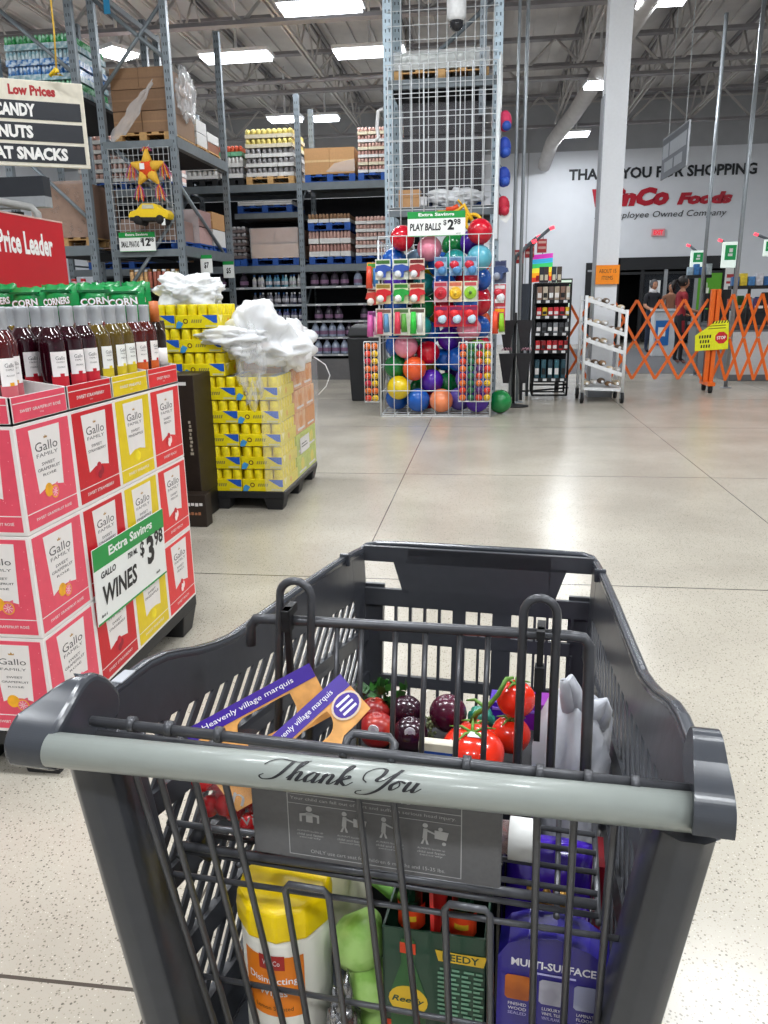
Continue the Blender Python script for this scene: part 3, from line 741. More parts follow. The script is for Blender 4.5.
# ---- green bottle carrier with two bottles showing
t, l = gthing('bottle_carrier', 'dark green cardboard six-pack carrier with orange lettering', 'bottle carrier', .05, .125, .5)
m_grn = mat('dark green carton print', '153c2a', .4, var=.1, coat=.2); m_or2 = mat('orange print', 'd1401c', .45, var=.1); m_yl3 = mat('yellow print', 'd8b02a', .5); m_brn = mat('dark carton inside', '14110f', .8)
c = MB(); X0, X1, Y0, Y1 = .0005, .0975, .084, .168
def wall(pts):
    c.add(pts, [(0,1,2,3,4)] if len(pts) == 5 else [(0,1,2,3)], m_grn)
c.hexa([(X0,Y0,.5),(X1,Y0,.5),(X1,Y0+.002,.5),(X0,Y0+.002,.5),(X0,Y0,.735),(X1,Y0,.74),(X1,Y0+.002,.74),(X0,Y0+.002,.735)], m_grn)
c.hexa([(X0,Y0,.5),(X0+.002,Y0,.5),(X0+.002,Y1,.5),(X0,Y1,.5),(X0,Y0,.735),(X0+.002,Y0,.735),(X0+.002,Y1,.735),(X0,Y1,.735)], m_grn)
c.hexa([(X1-.002,Y0,.5),(X1,Y0,.5),(X1,Y1,.5),(X1-.002,Y1,.5),(X1-.002,Y0,.74),(X1,Y0,.74),(X1,Y1,.74),(X1-.002,Y1,.74)], m_grn)
c.box(X0,Y1-.002,.5,X1,Y1,.74,m_grn).box(X0,Y0,.5,X1,Y1,.502,m_grn)
c.build('carton', t, loc=l)
MB().hexa([(.047,Y0+.003,.71),(.0505,Y0+.003,.71),(.0505,Y1,.71),(.047,Y1,.71),(.044,Y0+.006,.785),(.0475,Y0+.006,.785),(.0475,Y1,.788),(.044,Y1,.788)], mat('red carrier divider', 'c3221c', .45)).build('divider', t, loc=l)
pr = MB(); fz = Y0-.0006
pr.prism([(-.021,-.0065),(.021,-.006),(.024,.006),(.0,.0048),(-.024,.0055)], 0, .0002, m_yl3, front(.075,fz,.7145)); pr.text('REEDY', m_grn, .034, .008, front(.075,fz-.0004,.7142), bold=.02)
m_pg = mat('pale green print', '6f9a80', .6)
for k in range(11):
    for q in range(4): w_ = (.0085, .007, .0095, .006)[(q+k) % 4]; x_ = .0535+.0112*q+(.002 if k in (0, 10) else 0); pr.box(x_, fz-.0003, .6985-.0052*k, x_+w_, fz, .7008-.0052*k, m_pg)
pr.box(.052,fz-.0001,.5,.0968,fz,.632,m_or2)
for i in range(5): pr.prism([(a*.005,b*.005) for a, b in circ(10)], 0, .0003, m_yl3, front(.07+.004*i,fz,.622-.003*(i % 3)))
pr.build('text_print', t, loc=l); pr = MB()
# printed bottle on the left half
pr.prism([(-.017,-.06),(.017,-.06),(.017,.015),(.0065,.05),(.0065,.078),(-.0065,.078),(-.0065,.05),(-.017,.015)], 0, .0002, mat('printed glass', '2c5c2e', .4), front(.025,fz,.648))
pr.prism([(-.0075,0),(.0075,0),(.0075,.012),(-.0075,.012)], 0, .0003, m_or2, front(.025,fz,.722-.012)); pr.prism([(a*.019,b*.017) for a, b in circ(20)], 0, .0003, m_yl3, front(.025,fz,.655)); pr.text('Reedy', m_grn, .032, .009, front(.025,fz-.0006,.655), shear=.3, bold=.02)
pr.box(.004,fz-.0001,.5,.046,fz,.628,m_or2); pr.build('bottle_print', t, loc=l)
def brew(x, y, lab):
    t, l = gthing('brew_bottle', lab, 'bottle', x, y, .503, 'bottles in the green carrier')
    MB().lathe([(.02,.503),(.0215,.51),(.0215,.63),(.018,.665),(.0112,.71),(.0105,.765),(.0115,.768),(.0115,.775)], mat('dark green glass', '10291c', .08, coat=.5), 18, T(x,y,0)).build('glass', t, loc=l)
    b = MB(); cyl_patch(b, (x,y), .0135, -1.4, 1.4, .722, .748, m_or2); cyl_patch(b, (x,y), .0138, -.5, .5, .732, .738, m_yl3, 6); b.build('neck_label', t, loc=l)
    MB().lathe([(.0122,.775),(.0118,.783),(.0,.784)], m_yl3, 16, T(x,y,0)).build('cap', t, loc=l)
brew(.0235,.112,'dark bottle with orange neck label in the green carrier, left of the red divider')
brew(.073,.112,'dark bottle with orange neck label in the green carrier, right of the red divider')

# ---- violet multi-surface carton
t, l = gthing('cleaner_box', 'violet arched box marked Multi-Surface with three floor pictures', 'box', .157, .09, .5)
m_vio = mat('deep violet carton', '21167a', .35, var=.08, coat=.3); m_lil = mat('lilac print', 'b9b6e6', .5)
x0, x1 = .1085, .2085
prof = [(x0,.5),(x1-.008,.5),(x1,.71),(x1-.002,.735),(x1-.02,.748),(.160,.757),(.135,.753),(.118,.745),(.109,.730)]
MB().prism([(x-.157, z-.6) for x, z in prof], 0, .036, m_vio, front(.157,.116,.6)).build('carton', t, loc=l)
pr = MB(); q = .0796
pr.text('MULTI-SURFACE', m_pwht, .074, .0085, front(.158,q,.7265), bold=.025); pr.box(.138,q-.0003,.7165,.178,q,.7185,m_lil)
for i, (hx, h2) in enumerate((('c0661c','a34f12'),('9a98a6','b8b6c2'),('8f92ac','b4b6c8'))):
    xx = .1275+.0305*i
    sq = [(-.0115,-.011),(-.009,-.0135),(.009,-.0135),(.0115,-.011),(.0115,.011),(.009,.0135),(-.009,.0135),(-.0115,.011)]
    pr.prism(sq, 0, .0003, mat('floor sample print %d' % i, hx, .4, hex2=h2, scale=25), front(xx,q,.698))
    for j, tx in enumerate((('FINISHED','WOOD','SEALED'),('LUXURY','VINYL TILE','VINYL PLANK'),('LAMINATE','FLOORS','WOOD LOOK'))[i]): pr.text(tx, m_pwht if j < 2 else m_lil, .0165, .0034, front(xx,q,.679-.0052*j))
pr.box(.123,q-.0003,.644,.193,q,.6465,m_lil)
pr.build('carton_print', t, loc=l)

# ---- chocolate pouch with a golden window behind it
t, l = gthing('candy_pouch', 'glossy violet pouch with a window of golden candies, behind the Multi-Surface box', 'pouch', .15, .165, .5)
m_vio2 = mat('glossy violet film', '3f1fa6', .18, var=.15, coat=.5, bump=.05, scale=20)
V = []; F = []
for i in range(13):
    z = .5+.285*i/12; f_ = math.sin(PI*min(1, max(0.0, i/12*.92+.06)))**.5
    for j in range(16):
        a = 2*PI*j/16; V.append((.150+.042*(1-.0*i)*math.copysign(abs(math.cos(a))**.7, math.cos(a)), .160+.026*f_*math.sin(a)+.03*(i/12-.5), z))
for i in range(12):
    for j in range(16): F.append((i*16+j, i*16+(j+1) % 16, (i+1)*16+(j+1) % 16, (i+1)*16+j))
F += [tuple(range(15,-1,-1)), tuple(12*16+j for j in range(16))]
MB().add(V, F, m_vio2, smooth=True).build('film_bag', t, loc=l)
gd = MB(); m_gold = mat('golden candy', 'b58a3c', .3, metal=.3, var=.3, scale=90)
for i in range(40):
    gd.ball((.152+.018*r2.uniform(-1,1), .135+.004*r2.random(), .742+.018*r2.uniform(-1,1)), .0042, m_gold, 8, 5)
o = gd.build('candies', t, loc=l); o['kind'] = 'stuff'
t, l = gthing('black_tray', 'black glossy package between the green carrier and the violet pouch', 'package', .106, .15, .5)
MB().box(.1005,.142,.5,.1075,.19,.775,mat('black gloss plastic', '101014', .2)).build('shell', t, loc=l, bevel=.002)
# ---- red packet at the right inside wall
t, l = gthing('red_packet', 'narrow dark red packet against the right basket side under the seat', 'packet', .2, .16, .5)
MB().hexa([(.196,.165,.5),(.2,.165,.5),(.2,.21,.5),(.196,.21,.5),(.197,.165,.77),(.203,.165,.77),(.203,.21,.77),(.197,.21,.77)], mat('dark red film', '8a1220', .3, var=.2)).build('packet_film', t, loc=l)

# ---- main basket: a carton carries the loose produce
t, l = gthing('produce_tray', 'plain dark tray under the loose fruit', 'tray', .0, .34, .5)
MB().box(-.125,.262,.5,.125,.432,.753,mat('dark tray plastic', '232428', .6, var=.08)).build('tray_shell', t, loc=l, bevel=.003)
t, l = gthing('blue_box', 'small blue and cream food box in front of the tomatoes', 'box', .035, .247, .5)
bx_ = MB().box(.008,.228,.5,.048,.240,.834,mat('blue carton', '1f4aa0', .4)).box(.008,.228,.834,.048,.240,.843,mat('cream carton', 'cfc9b8', .5))
bx_.box(.016,.2275,.80,.042,.228,.818,mat('yellow carton print', 'e2b04a', .5)); bx_.box(.012,.2275,.824,.040,.228,.828,m_pwht)
bx_.build('carton', t, loc=l)
m_plum = mat('dark plum skin', '2e0f20', .22, var=.4, scale=25, coat=.3); m_pon = mat('purple onion skin', '4a0f2a', .25, var=.3, scale=20, coat=.4)
m_nec = mat('nectarine skin', '8e1a1c', .3, var=.35, scale=22, hex2='b8402a')
m_fil = mat('sticker print', 'b9b2c4', .5)
m_stick = mat('fruit sticker', 'd7d5dd', .5)
def fruit(name, lab, cat, x, y, z, r, m, sq=.94, sticker=None, group=None):
    t, l = gthing(name, lab, cat, x, y, z-r*sq, group)
    MB().lathe([(0,-r*sq*.96),(r*.25,-r*sq)]+[(r*math.cos(a), r*sq*math.sin(a)) for a in [-1.2+.3*i for i in range(9)]]+[(r*.12,r*sq*.96),(0,r*sq*.88)], m, 22, T(x,y,z)).build('skin', t, loc=l)
    if sticker:
        d = Vector(sticker).normalized(); M_ = plane_M(Vector((x,y,z))+d*(r*1.0), d.cross(Vector((0,0,1))) , Vector((0,0,1)))
        s_ = MB(); s_.prism([(a*.0068,b*.0068) for a, b in circ(14)], -.0005, .0006, m_stick, M_); s_.prism([(a*.003,b*.003) for a, b in circ(10)], .0006, .0009, m_fil, M_); s_.prism([(a*.003,b*.003) for a, b in circ(10)], -.0009, -.0005, m_fil, M_)
        s_.build('sticker', t, loc=l)
    return t
fruit('nectarine', 'red nectarine with a round white sticker', 'fruit', -.067, .345, .780, .0235, m_nec, .95, (.0,-.85,.5))
fruit('nectarine', 'dull red nectarine behind the one with the sticker', 'fruit', -.083, .392, .776, .0215, m_nec)
fruit('plum', 'dark plum with a pale sticker, just behind the rod loop', 'fruit', -.026, .35, .776, .0225, m_plum, .98, (.15,-.8,.6))
fruit('plum', 'dark plum lying behind the plum with the sticker', 'fruit', -.042, .402, .777, .0225, m_plum)
fruit('onion', 'round glossy purple onion between the plums and the tomatoes', 'vegetable', .015, .395, .785, .0245, m_pon, 1.0)
m_tom = mat('ripe tomato skin', 'dd2c14', .2, var=.12, scale=14, coat=.5); m_vine = mat('tomato vine', '5f8a34', .5, var=.15)
def tomato(lab, x, y, z, r, sq=.88):
    t, l = gthing('tomato', lab, 'tomato', x, y, z-r*sq, 'tomatoes on the vine')
    V = []; n, k = 30, 14; F = []
    for i in range(k+1):
        th = -PI/2+PI*i/k
        for j in range(n):
            a = 2*PI*j/n; lob = 1+.03*math.cos(5*a)*max(0, math.sin(th))**.5 if th > 0 else 1
            V.append((x+r*math.cos(th)*lob*math.cos(a), y+r*math.cos(th)*lob*math.sin(a), z+r*sq*math.sin(th)-(.18*r if i == k else .05*r if i == k-1 else 0)))
    for i in range(k):
        for j in range(n): F.append((i*n+j, i*n+(j+1) % n, (i+1)*n+(j+1) % n, (i+1)*n+j))
    MB().add(V, F, m_tom, smooth=True).build('skin', t, loc=l)
    cx_ = MB()
    for i in range(5):
        a = 2*PI*i/5+.4; top = z+r*sq*.9
        cx_.tube([(x,y,top-.002), (x+.35*r*math.cos(a), y+.35*r*math.sin(a), top+.003), (x+.75*r*math.cos(a), y+.75*r*math.sin(a), top-.0)], [.0022,.0018,.0006], m_vine, n=5)
    cx_.build('calyx', t, loc=l)
tomato('red vine tomato standing on top of another, highest of the tomatoes', .103, .357, .836, .0235, .95)
tomato('red vine tomato carrying the highest tomato', .098, .357, .787, .0245, .92)
tomato('red vine tomato with green stem, behind the big front tomato', .055, .352, .780, .0240, .9)
tomato('big flat red tomato in front of the vine tomatoes', .060, .280, .806, .0365, .80)
t, l = gthing('tomato_vine', 'green vine stem curving between the tomatoes', 'stem', .06, .35, .8, None)
MB().tube([(.052,.345,.806),(.058,.338,.822),(.07,.335,.832),(.083,.338,.85),(.092,.345,.868),(.099,.352,.866)], [.0036,.0034,.003,.003,.0026,.002], m_vine, n=7).tube([(.070,.335,.832),(.055,.345,.836),(.044,.352,.83)], [.0026,.002,.001], m_vine, n=6).build('stem', t, loc=l)
MB().box(.056,.266,.833,.072,.276,.834,m_stick).build('price_sticker', bpy.data.objects['tomato.003'] if 'tomato.003' in bpy.data.objects else t, 'white fruit sticker', loc=(-.060,-.28,-(.806-.0365*.8)))
t, l = gthing('leafy_greens', 'dark green curly leaf bunch behind the nectarines', 'greens', -.085, .42, .757)
lg = MB(); r3 = random.Random(11); m_dlf = mat('dark curly leaf', '1f4a1c', .45, var=.35, scale=50); m_dlf2 = mat('mid green curly leaf', '2f6a26', .45, var=.3, scale=50)
for i in range(60):
    c0 = Vector((-.078+.028*r3.uniform(-1,1), .412+.016*r3.uniform(-1,1), .772+.034*r3.random()))
    d = Vector((r3.uniform(-1,1), r3.uniform(-1,.2), r3.uniform(.1,1))).normalized(); e_ = d.cross(Vector((r3.uniform(-1,1), r3.uniform(-1,1), .3))).normalized(); L_ = r3.uniform(.010,.017)
    lg.add([c0, c0+d*L_*.5+e_*L_*.5, c0+d*L_, c0+d*L_*.5-e_*L_*.5+Vector((0,0,.004))], [(0,1,2,3)], m_dlf if i % 3 else m_dlf2)
lg.build('leaves', t, loc=l)
t, l = gthing('teal_packet', 'crumpled teal packet behind the purple onion', 'packet', .05, .41, .755)
crumple('film', t, (.056,.412,.772), (.017,.014,.016), mat('teal film', '2a7a68', .3, var=.2), .25, 3, 3, 8, loc=l)
t, l = gthing('herb_sprig', 'small grey green herb sprig between the plum and the onion', 'herb', -.003, .375, .753)
hs = MB()
for i in range(40):
    p = Vector((-.006+.008*r3.uniform(-1,1), .378+.006*r3.uniform(-1,1), .754+.03*r3.random())); hs.ball(p, .0024, mat('grey green herb', '6a7450', .7, var=.3), 6, 4)
hs.build('sprig', t, loc=l)
t, l = gthing('gift_box', 'tall violet and magenta box behind the tomatoes', 'box', .12, .47, .5)
def grad():
    m = bpy.data.materials.new('violet to magenta print'); m.use_nodes = True; N = m.node_tree.nodes; L = m.node_tree.links
    tc = N.new('ShaderNodeTexCoord'); sp = N.new('ShaderNodeSeparateXYZ'); L.new(tc.outputs['Generated'], sp.inputs[0])
    ad = N.new('ShaderNodeMath'); ad.operation = 'SUBTRACT'; L.new(sp.outputs['X'], ad.inputs[0]); ad.inputs[1].default_value = .15
    rp = N.new('ShaderNodeValToRGB'); L.new(ad.outputs[0], rp.inputs['Fac']); rp.color_ramp.elements[0].color = (*lin('40159a'), 1); rp.color_ramp.elements[1].color = (*lin('a01a90'), 1); rp.color_ramp.elements[1].position = .8
    L.new(rp.outputs['Color'], N['Principled BSDF'].inputs['Base Color']); N['Principled BSDF'].inputs['Roughness'].default_value = .35
    return m
gb = MB().hexa([(.066,.44,.5),(.184,.44,.5),(.184,.5,.5),(.066,.5,.5),(.064,.44,.782),(.160,.44,.786),(.160,.475,.786),(.064,.475,.782)], grad()); gb.build('carton', t, loc=l)
gp = MB(); gp.box(.068,.4385,.772,.155,.4395,.776,mat('lilac band', '8f6ad0', .4))
gp.prism([(-.012,-.004),(.006,-.004),(.014,.004),(-.004,.004)], 0, .0006, m_pwht, front(.143,.4385,.750)).prism([(-.01,-.002),(.006,-.002),(.011,.003),(-.005,.003)], 0, .0006, m_pwht, front(.138,.4385,.738)); gp.box(.13,.4385,.69,.16,.4395,.72,mat('navy panel', '231a6a', .4)); gp.build('carton_print', t, loc=l)
t, l = gthing('plastic_bag', 'thin white plastic shopping bag with a twisted handle at the right basket side', 'plastic bag', .178, .33, .5)
m_bag = mat('thin white plastic', 'c9ccd4', .3, var=.06, alpha=.82, bump=.1, scale=30)
bp = MB(); V = []; F = []; n = 30
ring = [(.5,.030,.045),(.60,.033,.048),(.70,.036,.05),(.77,.042,.05),(.80,.041,.044),(.825,.036,.036),(.845,.028,.028),(.858,.016,.016)]
from mathutils import noise as _nz
for i, (z, rx, ry) in enumerate(ring):
    for j in range(n):
        a = 2*PI*j/n; f_ = 1+.38*_nz.noise(Vector((3*math.cos(a), 3*math.sin(a), z*22)))+.12*math.sin(7*a+z*30)
        V.append((.172+rx*f_*math.cos(a), .335+ry*f_*math.sin(a), z+.008*math.sin(3*a)))
for i in range(len(ring)-1):
    for j in range(n): F.append((i*n+j, i*n+(j+1) % n, (i+1)*n+(j+1) % n, (i+1)*n+j))
F.append(tuple((len(ring)-1)*n+j for j in range(n)))
bp.add(V, F, m_bag, smooth=True); bp.build('bag_body', t, loc=l)
hd_ = MB()
hd_.tube([(.168,.325,.845),(.162,.318,.87),(.159,.312,.888),(.164,.312,.893),(.17,.318,.875),(.174,.325,.85)], [.012,.009,.006,.005,.008,.012], m_bag, n=10)
hd_.tube([(.185,.33,.835),(.196,.326,.852),(.205,.322,.864),(.206,.326,.85),(.2,.335,.83)], [.014,.011,.004,.007,.012], m_bag, n=10)
hd_.build('bag_handles', t, loc=l)
# ================================================================== wine display
m_bpal = mat('black plastic pallet', '1b1c1f', .5, var=.1)
def plastic_pallet(t, x0, y0, x1, y1, h, nm='pallet_deck'):
    d = MB().box(x0, y0, h-.045, x1, y1, h, m_bpal)
    d.build('deck', t, bevel=.004)
    for fx in (x0+.07, (x0+x1)/2, x1-.07):
        for fy_ in (y0+.07, (y0+y1)/2, y1-.07):
            V = [(fx-.05,fy_-.05,0),(fx+.05,fy_-.05,0),(fx+.05,fy_+.05,0),(fx-.05,fy_+.05,0),(fx-.068,fy_-.068,h-.045),(fx+.068,fy_-.068,h-.045),(fx+.068,fy_+.068,h-.045),(fx-.068,fy_+.068,h-.045)]
            MB().hexa(V, m_bpal).build('foot', t, bevel=.004)
WX = -1.178; WY = 1.785; CY = .27; CX = .2; CZ = .29; WZ = .144
t = thing('pallet', 'black plastic pallet under the wine cases', 'pallet', (WX, WY, 0))
plastic_pallet(t, -.6, -.0, .0, 1.08, WZ)
m_cream = mat('white case paper', 'e4dfdd', .55, var=.02); m_text = mat('dark grey print', '4a4648', .6)
KIND = {
 'pink':   dict(col='df4a61', words=('SWEET','GRAPEFRUIT','ROSÉ'), fruit=('e8a51c','e2607a'), band='SWEET GRAPEFRUIT ROSÉ', adj='pink'),
 'red':    dict(col='c4081c', words=('SWEET','STRAWBERRY'), fruit=('c01830','8e1024'), band='SWEET STRAWBERRY', adj='red'),
 'yellow': dict(col='e0c300', words=('SWEET','PINEAPPLE'), fruit=('e8d21a','d8bc10'), band='SWEET PINEAPPLE', adj='yellow'),
 'coral':  dict(col='dc2c30', words=('SWEET','PEACH'), fruit=('c8202c','f0d8d4'), band='SWEET PEACH', adj='coral red')}
for k in KIND: KIND[k]['m'] = mat(k+' case print', KIND[k]['col'], .42, var=.05, scale=25)
def case_print(mb, K, w, h, M):
    """printed face of a wine case, drawn in M's xy plane, centred"""
    d = KIND[K]; b = .0105
    mb.box(-w/2+b, -h/2+b, -.0002, w/2-b, h/2-b, .0005, d['m'], M)
    r = random.Random(5); m_dot = mat(K+' pale dots', {'pink':'f09aa4','red':'e2505a','yellow':'eedb58','coral':'f08078'}[K], .5)
    for i in range(26):
        x, y = r.uniform(-w/2+.015, w/2-.015), r.uniform(-h/2+.06, h/2-.015)
        mb.prism([(x+a*.0013, y+c*.0013) for a, c in circ(5)], .0005, .0007, m_dot, M)
    lw, lt, lbm = w*.55, h/2-.022, -h/2+.095
    mb.prism([(-lw*.40, lbm), (-lw*.14, lbm+.012), (lw*.14, lbm+.012), (lw*.42, lbm+.004), (lw*.5, lt), (-lw*.5, lt)], .0005, .0010, m_cream, M)
    mb.prism([(-.008,0),(.008,0),(.009,.006),(.004,.003),(0,.009),(-.004,.003),(-.009,.006)], .001, .0012, mat('gold crest', 'b58a4a', .4, metal=.3), M @ T(0, lt-.030, 0))
    k = w/.27
    mb.text('Gallo', m_text, lw*.74, .025*k, M @ T(0, lt-.050, .0013)); mb.text('FAMILY', m_text, lw*.70, .010*k, M @ T(0, lt-.073, .0013))
    for j, tx in enumerate(d['words']): mb.text(tx, m_text, lw*(.44 if len(tx) < 7 else .74), .0085*k, M @ T(0, lt-.097-.0145*j, .0013), bold=.012)
    f1, f2 = mat(K+' fruit a', d['fruit'][0], .5, var=.15), mat(K+' fruit b', d['fruit'][1], .5, var=.2)
    q = M @ T(0, lbm-.004, 0)
    if K == 'pink':
        mb.prism([(a*.019-.014, c*.019+.006) for a, c in circ(18)], .001, .0014, f1, q); mb.prism([(a*.018+.014, c*.018-.005) for a, c in circ(18)], .0014, .0018, f1, q)
        mb.prism([(a*.015+.014, c*.015-.005) for a, c in circ(18)], .0018, .0020, f2, q)
        for i in range(8): mb.box(-.0006, .002, .002, .0006, .0135, .0022, m_cream, q @ T(.014, -.005, 0) @ Rz(i*PI/4))
        mb.prism([(.016,.014),(.03,.02),(.032,.006)], .0014, .0016, f2, q)
    elif K == 'yellow':
        mb.prism([(a*.022, c*.018-.008) for a, c in circ(18)], .001, .0014, f1, q)
    else:
        for i, (fx, fy_, fr_) in enumerate(((-.012,-.004,.014),(.012,-.002,.015),(0,.012,.014),(0,-.014,.012))): mb.prism([(a*fr_+fx, c*fr_+fy_) for a, c in circ(12)], .0010+.0002*i, .0013+.0002*i, f1 if i % 2 == 0 else f2, q)
        if K == 'coral': mb.prism([(a*.007, c*.007) for a, c in circ(10)], .0018, .0021, m_cream, q)
    mb.box(-w/2+b, -h/2+.052, .0005, w/2-b, -h/2+.0545, .0008, m_cream, M)
    mb.text(d['band'], m_cream, min(w*.66, .0105*len(d['band'])), .0095, M @ T(0, -h/2+.033, .0009), bold=.01)
def wine_case(K, label, loc, both, grp):
    t = thing('wine_case', label, 'wine case', loc, 0, grp)
    MB().box(-CX, 0, 0, 0, CY, CZ-.0015, m_cream).build('carton', t, bevel=.002)
    p = MB(); case_print(p, K, CY, CZ, side(.0004, CY/2, CZ/2)); p.build('side_print', t)
    if both:
        p = MB(); case_print(p, K, CX, CZ, front(-CX/2, -.0004, CZ/2)); p.build('end_print', t)
    return t
ROWN = ('bottom', 'middle', 'top'); COLS = ('pink', 'red', 'yellow', 'coral')
for c, K in enumerate(COLS):
    first = None
    for lay in range(2):
        for r in range(3):
            lab = '%s wine case, %s of the three full cases in its %s' % (KIND[K]['adj'], ROWN[r], ('aisle column', 'rear column')[lay])
            loc = (WX-lay*(CX+.002), WY+CY*c, WZ+CZ*r)
            if first is None: first = wine_case(K, lab, loc, K == 'pink', 'wine cases')
            else: dup(first, loc, label=lab)
# open trays on top
TZ_ = WZ+3*CZ; TH = .07
def wine_tray(K, label, x, y):
    t = thing('wine_tray', label, 'wine tray', (x, y, TZ_), 0, 'open wine trays')
    b = MB(); m = KIND[K]['m']
    b.box(-CX,0,0,0,CY,.004,m_cream).box(-.004,0,0,0,CY,TH,m_cream).box(-CX,0,0,-CX+.004,CY,TH+.03,m_cream)
    for y0 in (0, CY-.004): b.hexa([(-CX,y0,0),(0,y0,0),(0,y0+.004,0),(-CX,y0+.004,0),(-CX,y0,TH+.03),(0,y0,TH),(0,y0+.004,TH),(-CX,y0+.004,TH+.03)], m_cream)
    b.build('tray', t)
    def band(M, w, nm):
        p = MB(); p.box(-w/2+.009, -TH/2+.006, 0, w/2-.009, TH/2-.001, .0008, m, M)
        p.box(-w/2+.009, TH/2-.019, .0008, w/2-.009, TH/2-.0168, .0012, m_cream, M)
        p.text(KIND[K]['band'], m_cream, min(w*.72, .0105*len(KIND[K]['band'])), .010, M @ T(0, -.003, .0012), bold=.012); p.text('WINE', m_cream, .018, .0035, M @ T(0, -.016, .0012)); p.build(nm, t)
    band(side(.0003, CY/2, TH/2), CY, 'side_print'); band(front(-CX/2, -.0003, TH/2), CX, 'end_print')
    return t
for c, K in enumerate(COLS):
    for lay in range(2): wine_tray(K, '%s open wine tray of bottles on top, %s' % (KIND[K]['adj'], ('on the aisle side', 'behind the aisle-side tray')[lay]), WX-lay*(CX+.002), WY+CY*c)
GL = {'pink': ('4e1518','c8606a','f0ecec'), 'red': ('2a0712','c21a2c','efeaea'), 'yellow': ('5c4a1a','cdb51c','ecece8'), 'coral': ('4e140e','cc5a1c','efe9e6')}
m_caps = mat('grey bottle capsule', 'a9acb0', .4, metal=.2, var=.06); 
def bottle_proto(K, label, loc):
    g, lo, hi = GL[K]
    t = thing('wine_bottle', label, 'bottle', loc, 0, '%s wine bottles in the trays' % KIND[K]['adj'])
    MB().lathe([(.03,.0),(.0365,.006),(.0372,.02),(.0372,.195),(.035,.212),(.028,.228),(.019,.240),(.0145,.252)], mat(K+' wine glass', g, .06, var=.2, scale=8, coat=.6), 18).build('glass', t)
    MB().lathe([(.0176,.238),(.018,.241),(.0172,.246),(.0172,.288),(.0177,.290),(.0177,.302),(.0162,.306),(.0,.3065)], m_caps, 16).build('capsule', t)
    lb = MB(); a0 = .75*0+PI/4*0; A = .95
    def patch(z0, z1, m, r, a0, a1): cyl_patch(lb, (0,0), r, a0, a1, z0, z1, m, 8)
    fa = PI*.40        # label turned towards the aisle corner
    patch(.04, .102, mat(K+' lower label', lo, .5), .0375, fa-.8, fa+.8); patch(.098, .172, mat(K+' upper label', hi, .5), .0378, fa-.72, fa+.72)
    cyl_text(lb, 'Gallo', m_text, (0,0), .0381, fa, .153, .030, .011); cyl_text(lb, 'FAMILY', m_text, (0,0), .0381, fa, .141, .026, .005)
    cyl_text(lb, KIND[K]['words'][-1], m_text, (0,0), .0381, fa, .126, .026, .005)
    cyl_patch(lb, (0,0), .0380, fa-.18, fa+.18, .098, .107, mat(K+' fruit a', KIND[K]['fruit'][0], .5), 4)
    lb.build('label', t)
    return t
ROWL = ('aisle row', 'second row', 'third row', 'back row')
for c, K in enumerate(COLS):
    first = None
    for i in range(4):
        for j in range(3):
            if (K == 'pink' and i == 0 and j == 2) or (K == 'coral' and i == 0 and j == 2): continue
            loc = (WX-.05-(i % 2)*.092-(i//2)*(CX+.002)+rnd.uniform(-.004,.004), WY+CY*c+.048+j*.087+rnd.uniform(-.004,.004), TZ_+.004)
            lab = '%s bottle, grey cap, %s of three, %s of the %s trays' % (KIND[K]['adj'] if K != 'coral' else 'orange-labelled', ORD[j], ROWL[i], KIND[K]['adj'])
            a = rnd.uniform(-.25, .25)
            if K == 'pink' and i == 0: loc = (WX-.047-.028*j, WY+.05+.07*j, TZ_+.004)
            if first is None: first = bottle_proto(K, lab, loc); first.rotation_euler.z = a; first.scale = (1, 1, .935)
            else: dup(first, loc, a, lab)
# single orange topped bottle at the far end of the row
t = thing('wine_bottle', 'bottle with an orange cap at the far end of the bottle row', 'bottle', (WX-.05, WY+1.034, TZ_+.004))
MB().lathe([(.03,.0),(.034,.006),(.034,.18),(.02,.215),(.0145,.235),(.014,.25)], mat('dark brown glass', '241710', .08, coat=.5), 18).build('glass', t)
MB().lathe([(.0175,.22),(.0172,.298),(.0,.30)], mat('orange bottle capsule', 'b8622c', .4), 16).build('capsule', t)
MB().lathe([(.0344,.06),(.0344,.13)], m_cream, 18).build('label', t)
# hanging price card
m_signw = mat('white card', 'e6e8e6', .5, var=.01); m_signg = mat('green card band', '12913f', .45, var=.03); m_pen = mat('black marker ink', '18181a', .5)
def price_card(name, label, w, h, M, head, lines, price, gb=.28, group=None):
    """lines: (text, x, y, width, height) in card units (-.5..+.5)"""
    o = M.translation.copy()
    t = thing(name, label, 'price sign', o, 0, group)
    R_ = Matrix.Translation(-o) @ M
    MB().box(-w/2, -h/2, -.003, w/2, h/2, 0, m_signw, R_).build('card', t)
    g_ = MB().box(-w/2, h/2-h*gb, 0, w/2, h/2, .0008, m_signg, R_); g_.text(head, m_signw, w*.62, h*gb*.6, R_ @ T(0, h/2-h*gb*.5, .0012), bold=.03)
    g_.box(-w/2, -h/2, 0, w/2, -h/2+h*.025, .0006, m_signg, R_)
    g_.build('header', t)
    L_ = MB()
    for (tx, x, y, ww, hh) in lines: L_.text(tx, m_pen, w*ww, h*hh, R_ @ T(w*x, h*y, .001), bold=.03, shear=.1)
    L_.text('$', m_pen, None, h*.24, R_ @ T(w*price[1], h*price[2], .001), bold=.02)
    L_.text(price[0][0], m_pen, None, h*.42, R_ @ T(w*(price[1]+price[3]), h*(price[2]-.08), .001), bold=.04)
    L_.text(price[0][1], m_pen, None, h*.23, R_ @ T(w*(price[1]+2.1*price[3]), h*(price[2]+.03), .001), bold=.03)
    L_.build('lettering', t)
    return t
